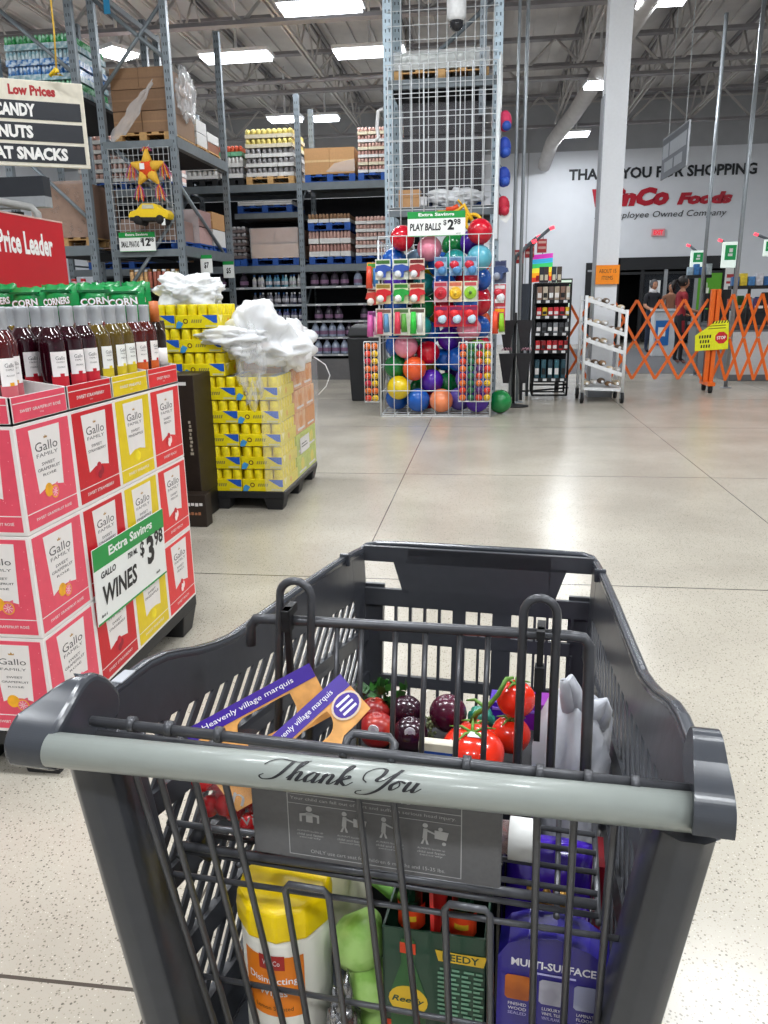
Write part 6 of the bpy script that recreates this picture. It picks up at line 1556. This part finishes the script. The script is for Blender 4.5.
# ================================================================== bakery rack
t = thing('bread_rack', 'white wheeled bakery rack with five slanted shelves in front of the column', 'rack', (1.22, 10.2, 0))
m_wr = mat('white rack tube', 'dcdee0', .4)
RW, RD = .5, .55
for x in (0, RW):
    for y in (0, RD): MB().tube([(x,y,.12),(x,y,1.34 if (x == 0) else 1.16)], .02, m_wr, n=8).build('post', t)
SHZ = [1.27, 1.0, .78, .5, .17]
for k, z in enumerate(SHZ):
    dz = .17 if k < 4 else .02
    s_ = MB(); s_.hexa([(0,0,z),(RW,0,z-dz),(RW,RD,z-dz),(0,RD,z),(0,0,z+.035),(RW,0,z+.035-dz),(RW,RD,z+.035-dz),(0,RD,z+.035)], m_wr) if k == 4 else s_.add([(0,-.012,z),(RW,-.012,z-dz),(RW,-.012,z+.05-dz),(0,-.012,z+.05),(0,.012,z),(RW,.012,z-dz),(RW,.012,z+.05-dz),(0,.012,z+.05)], [(0,1,2,3),(7,6,5,4),(0,4,5,1),(3,2,6,7),(0,3,7,4),(1,5,6,2)], m_wr)
    for i in range(7): s_.tube([(RW*i/6, 0, z+.012-dz*i/6), (RW*i/6, RD, z+.012-dz*i/6)], .006, m_wr, n=4)
    s_.build('shelf', t)
for x in (0, RW):
    for y in (0, RD): MB().tube([(x-.018,y,.07),(x+.018,y,.07)], .07, m_rub, n=16).box(x-.026,y-.014,.06,x+.026,y+.014,.14,m_steel).build('caster', t)
m_loaf = [mat('loaf '+h, h, .6, var=.25, scale=20) for h in ('c9b79a','8a6a4c','5f4c3c','b9b4ae')]
for k, z in enumerate(SHZ):
    dz = .17 if k < 4 else .02
    for i in range(5):
        x = .06+.095*i; h = .045+.03*((i*7+k*3) % 3)
        zz = z+.022-dz*x/RW+(0 if k < 4 else .03)
        b = thing('bread_bag', 'bagged loaf on the white bakery rack, %s shelf from the top, %s from the left' % (ORD[k], ORD[i]), 'bread', (1.22+x, 10.2+.05, zz), 0, 'loaves on the bakery rack')
        MB().ball((0,.09,h*.6), .09, m_loaf[(i*3+k) % 4], 12, 8, sc=(.56,1.2,.30+h)).build('loaf', b); MB().lathe([(.012,0),(.02,.02),(.014,.04)], m_wrap, 8, T(0,-.02,h*.5) @ Rx(1.2)).build('bag_tail', b)
# ================================================================== orange expanding gates
m_og = mat('orange gate steel', 'e2661a', .4, var=.06)
def gate(lab, p0, p1, z0, z1, n, name='barrier_gate'):
    p0, p1 = Vector((p0[0], p0[1], 0)), Vector((p1[0], p1[1], 0)); L_ = (p1-p0).length; d = (p1-p0).normalized(); ang = math.atan2(d.y, d.x)
    t = thing(name, lab, 'gate', p0, ang, 'orange expanding gates')
    st = L_/n; g_ = MB(); zz = (z0, z1)
    def bar(xa, za, xb, zb, y): 
        a, b = Vector((xa,y,za)), Vector((xb,y,zb)); e = (b-a).normalized(); nrm = Vector((-e.z,0,e.x))*.019
        g_.hexa([a-nrm+Vector((0,-.004,0)), b-nrm+Vector((0,-.004,0)), b-nrm+Vector((0,.004,0)), a-nrm+Vector((0,.004,0)), a+nrm+Vector((0,-.004,0)), b+nrm+Vector((0,-.004,0)), b+nrm+Vector((0,.004,0)), a+nrm+Vector((0,.004,0))], m_og)
    for k in range(-1, n+1):
        for (xa, za, xb, zb, y) in ((k*st, z1, (k+2)*st, z0, -.006), (k*st, z0, (k+2)*st, z1, .006)):
            f0 = max(0, -xa/(xb-xa)); f1 = min(1, (L_-xa)/(xb-xa))
            if f1-f0 > .05: bar(xa+(xb-xa)*f0, za+(zb-za)*f0, xa+(xb-xa)*f1, za+(zb-za)*f1, y)
    g_.build('lattice', t)
    rv = MB()
    for k in range(1, n): rv.tube([(k*st,-.016,(z0+z1)/2),(k*st,.016,(z0+z1)/2)], .012, m_steel, n=6)
    rv.build('rivets', t)
gate('orange expanding gate stretching from the white column to the gate post', (1.15,11.75), (3.03,11.55), .17, 1.27, 6)
gate('tightly folded orange expanding gate right of the gate post', (3.16,11.55), (4.75,11.75), .15, 1.33, 8)
t = thing('gate_post', 'orange gate post on black casters between the two expanding gates', 'post', (3.1, 11.5, 0))
MB().box(-.065,-.05,.13,-.01,.05,1.40,m_og).box(.01,-.05,.13,.065,.05,1.40,m_og).box(-.065,.0,.13,.065,.05,1.4,m_og).build('post_body', t, bevel=.006)
MB().box(-.05,-.22,.1,.05,.22,.15,m_og).build('foot', t)
for y in (-.17, .17): MB().tube([(-.02,y,.05),(.02,y,.05)], .05, m_rub, n=12).box(-.03,y-.015,.05,.03,y+.015,.11,m_blk).build('caster', t)
t = thing('stop_sign', 'yellow warning sign with a red stop disc hung on the gate post', 'sign', (3.08, 11.42, .775))
Ms = plane_M((0,0,0), (1,0,.06), (0,0,1)); m_ys = mat('yellow sign plastic', 'e0e01a', .5)
MB().prism([(-.22,-.19),(.22,-.19),(.22,.2),(.05,.2),(-.06,.12),(-.22,.02)], 0, .008, m_ys, Ms).build('board', t)
ls_ = MB()
for k in range(6): ls_.prism([(-.0+.038*k,.165),(.018+.038*k,.165),(.034+.038*k,.2),(.016+.038*k,.2)], .008, .009, m_pen, Ms)
ls_.prism([(.125+a*.085,-.03+b*.085) for a, b in circ(8, 1, PI/8)], .008, .0095, mat('red stop disc','c81a28',.5), Ms); ls_.text('STOP', m_signw, .12, .045, Ms @ T(.125,-.03,.0105), bold=.03)
for k, n in enumerate((5, 4, 4)):
    for q in range(n): ls_.prism([(-.17+.034*q+.012*k,-.025-.065*k),(-.15+.034*q+.012*k,-.025-.065*k),(-.146+.034*q+.012*k,.018-.065*k),(-.166+.034*q+.012*k,.018-.065*k)], .008, .009, m_pen, Ms)
for y in (.095, .13): ls_.prism([(-.06,y),(.18,y),(.18,y+.012),(-.04,y+.012)], .008, .009, mat('olive sign print','7a7a1a',.6), Ms)
ls_.build('lettering', t)
# ================================================================== black merchandiser, bag stand, lane lights
t = thing('candy_rack', 'black wire merchandiser of candy and magazines beside the cage', 'rack', (.62, 10.75, 0))
m_bk = mat('black powder coat', '17181a', .5)
fr_ = MB()
for x in (0, .46):
    for y in (0, .42): fr_.tube([(x,y,.04),(x,y,1.5)], .014, m_bk, n=6)
for z in (.04, .18, 1.5): fr_.tube([(0,0,z),(.46,0,z),(.46,.42,z),(0,.42,z)], .012, m_bk, n=6, closed=True)
fr_.tube([(-.15,-.05,.1),(.0,0,.1),(.5,.2,.12)], .012, m_bk, n=6).build('frame', t)
MB().box(0,.40,.2,.46,.42,1.5,m_rkd).box(-.012,0,.2,0,.42,1.3,m_rkd).build('back_sheet', t)
SZ = [1.28, 1.08, .86, .63, .26]
for z in SZ:
    tg = MB().box(0,-.03,z-.02,.46,.4,z,m_bk).box(0,-.04,z-.03,.46,-.03,z+.015,m_bk)
    for q in range(4): tg.box(.02+.115*q,-.043,z-.025,.07+.115*q,-.04,z+.008,mat('shelf tag','d9dadc',.6))
    tg.build('shelf', t)
PCK = [(.2,['8a6a5a','c9bba8','6a5a52','a99a86']), (.13,['c8202a','d8b01a','b81a2a','d02a3a']), (.16,['3a3c40','55585c','2f3236','808488']), (.15,['b8141e','8a0f18','c8202a','a01420']), (.28,['1f4a58','2a5a68','1a3f4c','2f6470'])]
for k, z in enumerate(SZ):
    for i in range(6 if k < 4 else 5):
        hx = PCK[k][1][i % 4]; hh = PCK[k][0]
        b = thing('snack_pack', 'pack on the black merchandiser, %s shelf from the top, %s from the left' % (ORD[k], ORD[i]), 'snack pack', (.645+.075*i+(.012*i if k == 4 else 0), 10.76, z+.002), 0, 'packs on the black merchandiser')
        q = mat('pack '+hx, hx, .35, var=.2, scale=30, coat=.2)
        MB().box(0,0,0,.062,.12,hh*.9,q).build('pack_body', b, bevel=.006); MB().box(.006,-.0015,hh*.2,.056,-.0005,hh*.5,(m_cream, m_pen, m_signw)[i % 3]).build('pack_print', b)
for k, (x, c) in enumerate(((.70,'2b2a33'),(.76,'3c2f33'),(.86,'2a3342'),(.93,'4a4038'))):
    b = thing('gift_card_box', 'small box on top of the black merchandiser, %s from the left' % ORD[k], 'box', (x, 10.85, 1.516), 0, 'boxes on the black merchandiser'); MB().box(-.03,0,0,.03,.06,.2,mat('topper '+c,c,.4,var=.3)).build('carton', b, bevel=.003); MB().box(-.02,-.001,.03,.02,0,.1,c_cream).build('carton_print', b)
t = thing('screen', 'green and white lit screen beside the black merchandiser', 'screen', (1.02, 11.6, 1.3)); MB().box(-.16,0,-.2,.16,.03,.28,m_bk).build('bezel', t)
MB().box(-.145,-.002,-.18,.145,0,.26,mat('pale green screen','cfe6d2',.4,emit=.6)).prism([(-.145,.1),(.145,.2),(.145,.12),(-.145,.02)], .003, .004, mat('green screen wave','2f9a48',.4,emit=.5), front(0,0,0)).build('panel', t); MB().box(-.03,.0,-1.3,.03,.03,-.2,m_bk).build('stand', t)
# bag stand: black tapered bags on a pole
t = thing('bag_stand', 'black floor stand with four tapered black bags right of the cage', 'stand', (.34, 9.85, 0))
MB().lathe([(.19,0),(.19,.02),(.05,.035),(.022,.05)], m_bk, 20, flat=.6).build('base', t); MB().tube([(0,0,.04),(0,0,1.15)], .018, m_bk, n=8).build('pole', t)
m_bagk = mat('black tote fabric', '1d1c20', .55, var=.2)
for (x, z) in ((-.1,.70), (.11,.70), (-.1,.30), (.11,.30)):
    MB().hexa([(x-.035,-.05,z),(x+.035,-.05,z),(x+.035,.03,z),(x-.035,.03,z),(x-.095,-.07,z+.36),(x+.095,-.07,z+.36),(x+.095,.05,z+.36),(x-.095,.05,z+.36)], m_bagk).build('tote_bag', t)
sc_ = MB()
for x in (-.1, .14):
    for k in range(4): sc_.tube([(x-.06+.03*k,-.075,.70+.02*(k % 2)),(x-.04+.03*k,-.078,.735),(x-.03+.03*k,-.075,.70)], .006, mat('pale pink print','b98a98',.5), n=5)
sc_.build('tote_print', t)
t = thing('monitor', 'dark tilted checkout monitor behind the black bags', 'monitor', (.46, 10.55, 0)); MB().hexa([(-.06,-.03,.85),(.06,.0,.85),(.06,.03,.85),(-.06,.0,.85),(-.05,-.03,1.5),(.09,.0,1.5),(.09,.03,1.5),(-.05,.0,1.5)], mat('dark glossy panel','3a3f48',.2)).build('panel', t); MB().box(-.02,-.02,0,.02,.02,.86,m_bk).build('stand', t)
m_arm = mat('grey bent pipe', '5d646b', .4, metal=.3); m_rl = mat('red lane light', 'ff3a4a', .3, emit=2.5); m_lred = mat('red lane box', 'a82a30', .4)
def lane_light(lab, base, pts, lit=True):
    t = thing('lane_light', lab, 'lane light', (base[0], base[1], 0), 0, 'lane lights')
    P_ = [(0,0,0)]+[(p[0]-base[0], 0, p[1]) for p in pts]
    MB().tube(P_, .022, m_arm, n=8).build('pole', t)
    e = P_[-1]; MB().tube([(e[0],0,e[2]),(e[0]+.06*(1 if P_[-1][0] >= P_[-2][0] else -1),0,e[2]+.02)], .022, m_rl, n=8).build('lamp', t)
lane_light('bent grey lane pipe with red lamp right of the cage, tallest of three', (.56,11.0), [(.56,1.98),(.62,2.06),(.79,2.2)])
lane_light('bent grey lane pipe left of the merchandiser, nearest the cage', (.36,10.9), [(.34,1.8),(.36,1.86),(.56,2.03)])
lane_light('bent grey lane pipe between the other two right of the cage', (.46,11.2), [(.45,1.9),(.47,1.97),(.64,2.11)])
for k, (x, z) in enumerate(((.40,1.86),(.54,1.93),(.70,1.99))):
    t = thing('lane_number_box', 'red lane number box on a bent pipe, %s from the cage' % ORD[k], 'lane sign', (x, 11.05, z), 0, 'red lane number boxes'); MB().box(-.06,-.05,-.085,.06,.05,.085,m_lred).box(-.05,-.052,.03,.05,-.05,.06,c_pink).box(-.05,-.052,-.04,.05,-.05,-.01,c_pink).build('sign_box', t, bevel=.004)
t = thing('rainbow_sign', 'bright rainbow coloured lit sign hanging under the lane pipes', 'sign', (.73, 11.3, 1.65)); rb_ = MB()
for k, hx in enumerate(('d83a2a','f0a01a','e8e03a','3ac06a','38a8d8','c83ab0')): rb_.prism([(-.14,-.12+.06*k),(.14,-.10+.06*k),(.14,-.04+.06*k),(-.14,-.06+.06*k)], 0, .01, mat('sign stripe '+hx, hx, .4, emit=.7), front(0,0,0))
rb_.box(-.08,-.012,-.1,.1,-.0105,-.03,mat('red sign print','c82a2a',.4)); rb_.build('panel', t); MB().tube([(0,.01,.2),(0,.01,.5)], .006, m_arm, n=5).build('hanger', t)
def px_lane(lab, pole_px, pts_px, Y, sign_px):
    b = at(pole_px[0], pole_px[1], Y); pts = [at(x, y, Y) for x, y in pts_px]
    lane_light(lab, (b.x, Y), [(p.x, p.z) for p in pts])
    c = at(sign_px[0], sign_px[1], Y)
    t = thing('lane_sign', 'green and white lit sign on the ' + lab.replace(' lane pipe',' pipe'), 'lane sign', (c.x, Y-.05, c.z), 0, 'green lane signs')
    w, h = sign_px[2], sign_px[3]
    MB().box(-w/2,0,-h/2,w/2,.04,h/2,mat('white lane sign','dfeee6',.4,emit=.5)).build('sign_box', t, bevel=.01); g_ = MB().box(-w*.32,-.002,-h*.2,w*.38,0,h*.38,mat('green lane sign','0f8a4a',.4,emit=.3)); g_.box(-w*.12,-.004,-h*.05,w*.16,-.002,h*.05,m_signw).box(-w*.06,-.004,h*.1,w*.16,-.002,h*.25,m_signw); g_.build('sign_print', t)
px_lane('left bent lane pipe over the far checkouts', (707,300), [(706,265),(700,254),(690,246)], 16.0, (697,259,.26,.3))
px_lane('middle bent lane pipe beside the right pole', (737,295), [(736,258),(733,249),(722,241)], 14.5, (729,255,.26,.42))
px_lane('right bent lane pipe cut by the picture edge', (775,290), [(774,250),(770,240),(758,235)], 14.0, (768,248,.16,.26))
# ================================================================== checkouts
m_cnt = mat('grey checkout counter', '6c7076', .4, var=.08); m_belt = mat('black belt', '1b1c1e', .6); m_cab = mat('white checkout panel', 'c6cbd0', .5)
def checkout(lab, x, y, l, belt=.86):
    t = thing('checkout_counter', lab, 'checkout', (x, y, 0), 0, 'checkout counters')
    MB().box(0,0,0,.7,l,belt-.06,m_cnt).build('counter_body', t, bevel=.01); MB().box(.03,-.003,.1,.67,0,belt-.1,m_cab).build('end_panel', t)
    MB().box(-.03,-.02,belt-.06,.73,l+.02,belt,mat('checkout edge','3c3f44',.4)).build('worktop', t, bevel=.008); MB().box(.12,.05,belt,.6,l*.6,belt+.006,m_belt).build('belt', t)
    MB().box(.1,l*.62,belt,.16,l*.66,belt+.35,m_bk).box(-.04,l*.6,belt+.25,.3,l*.62,belt+.5,m_bk).build('register', t)
    MB().box(.55,.1,belt,.6,l*.7,belt+.22,m_bk).box(.4,.1,belt+.2,.72,l*.7,belt+.23,m_bk).build('impulse_rack', t)
    return t
checkout('grey checkout counter right behind the gate, nearest to the post', 3.78, 13.0, 2.6)
checkout('grey checkout counter behind the tightly folded gate', 4.78, 13.0, 2.8)
checkout('grey checkout counter cut by the right picture edge', 5.8, 13.2, 2.6)
r5 = random.Random(12)
HX = ['8a1f2a','2a5a8a','d8c84a','3a6a3a','c8c4be','5a3a6a','d0702a','1f1f24','7aa0c0','b8483a']
CN = ['dark red','blue','yellow','green','grey','purple','orange','black','pale blue','brick red']
for lane in (0, 1):
    for i in range(17):
        hx = r5.randrange(10); x = (4.34, 5.34)[lane]+(-.09, .08)[i % 2]+r5.uniform(-.02,.02); y = (13.15, 13.15)[lane]+.1*i
        b = thing('impulse_item', '%s packaged item on the %s checkout rack, %s from the gate' % (CN[hx], ('nearest','folded-gate')[lane], ORD[i]), 'packaged item', (x, y, 1.092), 0, 'items on the %s checkout rack' % ('nearest','folded-gate')[lane])
        MB().box(-.05,0,0,.05,.06,r5.uniform(.08,.22),mat('item '+HX[hx],HX[hx],.4,var=.25,scale=25)).build('pack_body', b, bevel=.006); MB().box(-.035,-.002,.02,.035,0,.06,m_cream).build('pack_print', b)
def display(lab, x, y, z, cols, w=.5):
    t = thing('display_box', lab, 'display', (x, y, z)); MB().box(-w/2,0,0,w/2,.2,.05,m_bk).build('tray', t)
    for k, hx in enumerate(cols):
        n = len(cols); MB().box(-w/2+w*k/n+.005,.01,.05,-w/2+w*(k+1)/n-.005,.12,.05+.14+.05*(k % 2),mat('bag '+hx,hx,.35,var=.3,scale=20)).build('packet', t, bevel=.01)
p_ = at(700, 272, 15); display('blue and pale snack display on top of the far checkout shelf', p_.x, 15.0, p_.z-.1, ['9ab0c0','3a78b8','2a68b0','a8b4b8'], .42)
MB().box(.1,.06,-p_.z+.1,.14,.1,0,m_bk).build('stand', bpy.data.objects['display_box'])
p_ = at(752, 281, 13.4); display('blue and yellow snack display at the right picture edge', p_.x, 13.4, p_.z-.12, ['3a6aa0','d8c03a','4a80b8','c8c8d0','2a5a90'], .6)
MB().box(-.02,.06,-p_.z+.12,.02,.1,0,m_bk).build('stand', bpy.data.objects['display_box.001'])
t = thing('blue_cooler', 'blue and white box cabinet behind the gate left of the woman in red', 'cabinet', (3.98, 18.6, 0)); MB().box(-.24,0,0,.24,.4,1.0,m_cab).build('cabinet_body', t, bevel=.02); MB().box(-.2,-.01,.25,.1,0,.8,mat('blue cabinet poster','2a6ab0',.4)).box(-.14,-.012,.45,.02,-.01,.65,m_signw).build('poster', t); MB().box(-.26,-.03,1.0,.26,.43,1.05,m_cab).build('lid', t)
t = thing('paper_notice', 'white and red notice beside the right pole', 'notice', (4.27, 14.9, 1.62)); MB().box(-.12,0,-.2,.12,.01,.2,m_signw).build('sheet', t); MB().box(-.09,-.002,.0,.09,0,.06,mat('red notice print','b83a3a',.5)).box(-.09,-.002,-.1,.09,0,-.06,mat('red notice print','b83a3a',.5)).build('lettering', t); MB().box(-.012,.0,-1.62,.012,.01,-.2,m_bk).build('stand', t)

# ================================================================== people
def skin_body(name, parent, joints, edges, m, sub=2, root=0):
    bm = bmesh.new(); vs = [bm.verts.new(j[:3]) for j in joints]
    for a, b in edges: bm.edges.new((vs[a], vs[b]))
    me = bpy.data.meshes.new(name); bm.to_mesh(me); bm.free()
    o = bpy.data.objects.new(name, me); COL.objects.link(o); o.parent = parent
    md = o.modifiers.new('skin', 'SKIN'); md.use_smooth_shade = True
    for i, v in enumerate(me.skin_vertices[0].data if me.skin_vertices else []):
        pass
    if not me.skin_vertices:
        bm = bmesh.new(); bm.from_mesh(me); lay = bm.verts.layers.skin.verify()
        bm.verts.ensure_lookup_table()
        for i, v in enumerate(bm.verts): v[lay].radius = (joints[i][3], joints[i][4] if len(joints[i]) > 4 else joints[i][3]); v[lay].use_root = (i == root)
        bm.to_mesh(me); bm.free()
    else:
        for i, sv in enumerate(me.skin_vertices[0].data): sv.radius = (joints[i][3], joints[i][4] if len(joints[i]) > 4 else joints[i][3]); sv.use_root = (i == root)
    sb_ = o.modifiers.new('smooth', 'SUBSURF'); sb_.levels = sub; sb_.render_levels = sub
    me.materials.append(m)
    # bake the surface so that the figure is a plain mesh
    dg = bpy.context.evaluated_depsgraph_get(); dg.update()
    nm = bpy.data.meshes.new_from_object(o.evaluated_get(dg)); o.modifiers.clear(); o.data = nm
    if not nm.materials: nm.materials.append(m)
    for p in nm.polygons: p.use_smooth = True
    return o
m_skin = mat('warm skin', 'b98468', .5, var=.06); m_hair = mat('dark brown hair', '1b1413', .45, var=.2)
def person(lab, loc, rz, shirt, pants, hairm, shoe, H_=1.62, arm='fwd', tail=True, hood=None):
    t = thing('person', lab, 'person', loc, rz); k = H_/1.62
    J = [(0,0,.90,.115,.095),(0,0,1.05,.105,.085),(0,.01,1.22,.13,.095),(0,.0,1.33,.10,.075),(0,.01,1.40,.048,.05),(0,.02,1.46,.045,.05),
         (-.085,0,.84,.085,.09),(-.09,.02,.48,.055,.058),(-.095,-.02,.10,.036,.042),(-.095,.10,.03,.036,.03),
         (.085,0,.84,.085,.09),(.09,.03,.48,.055,.058),(.10,.02,.10,.036,.042),(.10,.14,.03,.036,.03),
         (-.165,0,1.31,.055,.055),(-.205,.0,1.07,.042,.042),(-.19,.17,.93,.032,.032) if arm == 'fwd' else (-.21,.05,.83,.032,.032),(-.18,.25,.92,.026,.034) if arm == 'fwd' else (-.205,.08,.75,.026,.036),
         (.165,0,1.31,.055,.055),(.20,.02,1.07,.042,.042),(.17,.22,1.0,.032,.032),(.15,.30,1.01,.026,.034)]
    E = [(0,1),(1,2),(2,3),(3,4),(4,5),(0,6),(6,7),(7,8),(8,9),(0,10),(10,11),(11,12),(12,13),(3,14),(14,15),(15,16),(16,17),(3,18),(18,19),(19,20),(20,21)]
    J = [(a*k,b*k,c*k,r*k,s*k) for a,b,c,r,s in J]
    # colour zones of the one continuous figure
    o = skin_body('body', t, J, E, m_skin)
    me = o.data
    for mm in (shirt, pants, shoe): me.materials.append(mm)
    for p in me.polygons:
        c = p.center/k; ar = abs(c.x) > .155
        if c.z < .075: p.material_index = 3
        elif c.z < .94 and not (abs(c.x) > .15 and c.z > .6): p.material_index = 2
        elif c.z < 1.375 and (not ar or c.z > 1.12) and not (c.y > .13): p.material_index = 1
    # head with face joined to the neck
    h = MB(); hz = 1.535*k; V = []; F = []; n, kk = 20, 14
    for i in range(kk+1):
        th = -PI/2+PI*i/kk; z = math.sin(th)*.118; r = math.cos(th)
        w_ = .074*(1-.18*max(0, -math.sin(th))); d = .094
        for j in range(n):
            a = 2*PI*j/n; x = r*w_*math.sin(a); y = r*d*math.cos(a)
            f_ = math.cos(a)
            if f_ > .9:
                y += .020*math.exp(-((z+.012)/.016)**2)*(f_-.9)*10 + .007*math.exp(-((z+.055)/.012)**2) + .006*math.exp(-((z+.095)/.016)**2) - .008*math.exp(-((z-.018)/.012)**2)*(1-(f_-.9)*10)
            V.append((x*k, y*k+.025*k, hz+z*k))
    for i in range(kk):
        for j in range(n): F.append((i*n+j, i*n+(j+1) % n, (i+1)*n+(j+1) % n, (i+1)*n+j))
    h.add(V, F, m_skin, smooth=True)
    for s in (-1, 1): h.ball((s*.030*k, .108*k, hz+.014*k), .010*k, m_pen, 8, 6); h.ball((s*.076*k, .02*k, hz-.005*k), .02*k, m_skin, 8, 6, sc=(.4,.7,1.2))
    h.box(-.022*k, .108*k, hz-.06*k, .022*k, .117*k, hz-.051*k, mat('lips','8a4a44',.5)); h.build('head', t)
    hr = MB(); hr.ball((0,.005*k,hz+.022*k), .112*k, hairm, 18, 12, sc=(.78,.98,1.02))
    V2 = [v for v in hr.v]; hr.v = [(x, min(y, .075*k) if z < hz+.075*k else y, max(z, hz-.07*k)) for x, y, z in V2]
    if tail: hr.tube([(0,-.10*k,hz+.04*k),(0,-.16*k,hz+.02*k),(0,-.18*k,hz-.06*k),(0,-.16*k,hz-.17*k)], [.03*k,.045*k,.045*k,.012*k], hairm, n=10)
    hr.build('hair', t)
    # hands: palm with four fingers and thumb
    hd_ = MB()
    for (jx, jd) in ((17, -1), (21, 1)):
        c = Vector(J[jx][:3]); d = (c-Vector(J[jx-1][:3])).normalized(); sdv = d.cross(Vector((0,0,1)));  sdv = sdv.normalized() if sdv.length > .1 else Vector((1,0,0)); dn = sdv.cross(d)
        for q in range(4):
            b0 = c+sdv*(q-1.5)*.019*k; L_ = (.068,.078,.074,.058)[q]*k; hd_.tube([b0, b0+d*L_*.55, b0+d*L_*.9-Vector((0,0,L_*.25))], [.0095*k,.0085*k,.0065*k], m_skin, n=6)
        b0 = c-d*.03*k-sdv*jd*.03*k; hd_.tube([b0, b0-sdv*jd*.02*k+d*.03*k, b0-sdv*jd*.018*k+d*.055*k], [.011*k,.0095*k,.007*k], m_skin, n=6)
    hd_.build('fingers', t)
    if hood: 
        s_ = MB(); s_.lathe([(.085,1.36),(.10,1.40),(.075,1.44),(.055,1.46)], hood, 14, flat=.9); s_.v = [(x*k,y*k,z*k) for x,y,z in s_.v]; s_.build('scarf', t)
    return t
m_shirt = mat('red work shirt', '94202c', .7, var=.1); m_pant = mat('black trousers', '1a1a1f', .7); m_shoe = mat('pinkish shoes', 'a87a74', .6)
person('woman with dark ponytail in a red shirt and black trousers behind the orange gate', (3.79, 16.4, 0), -PI/2+.15, m_shirt, m_pant, m_hair, m_shoe, 1.66)
m_wsh = mat('black jacket', '22232a', .7); m_sc = mat('white scarf', 'd9d9dc', .7)
person('person in a dark jacket and white scarf near the entrance doors', (3.95, 20.0, 0), PI+.3, m_wsh, mat('dark blue jeans','2a3348',.8), mat('grey cap hair','55565a',.6), m_pen, 1.68, tail=False, hood=m_sc)
person('partly hidden person in brown standing behind the woman in red', (4.5, 20.6, 0), PI-.2, mat('brown coat','8a5f4a',.8), m_pant, m_hair, m_pen, 1.62, tail=False)
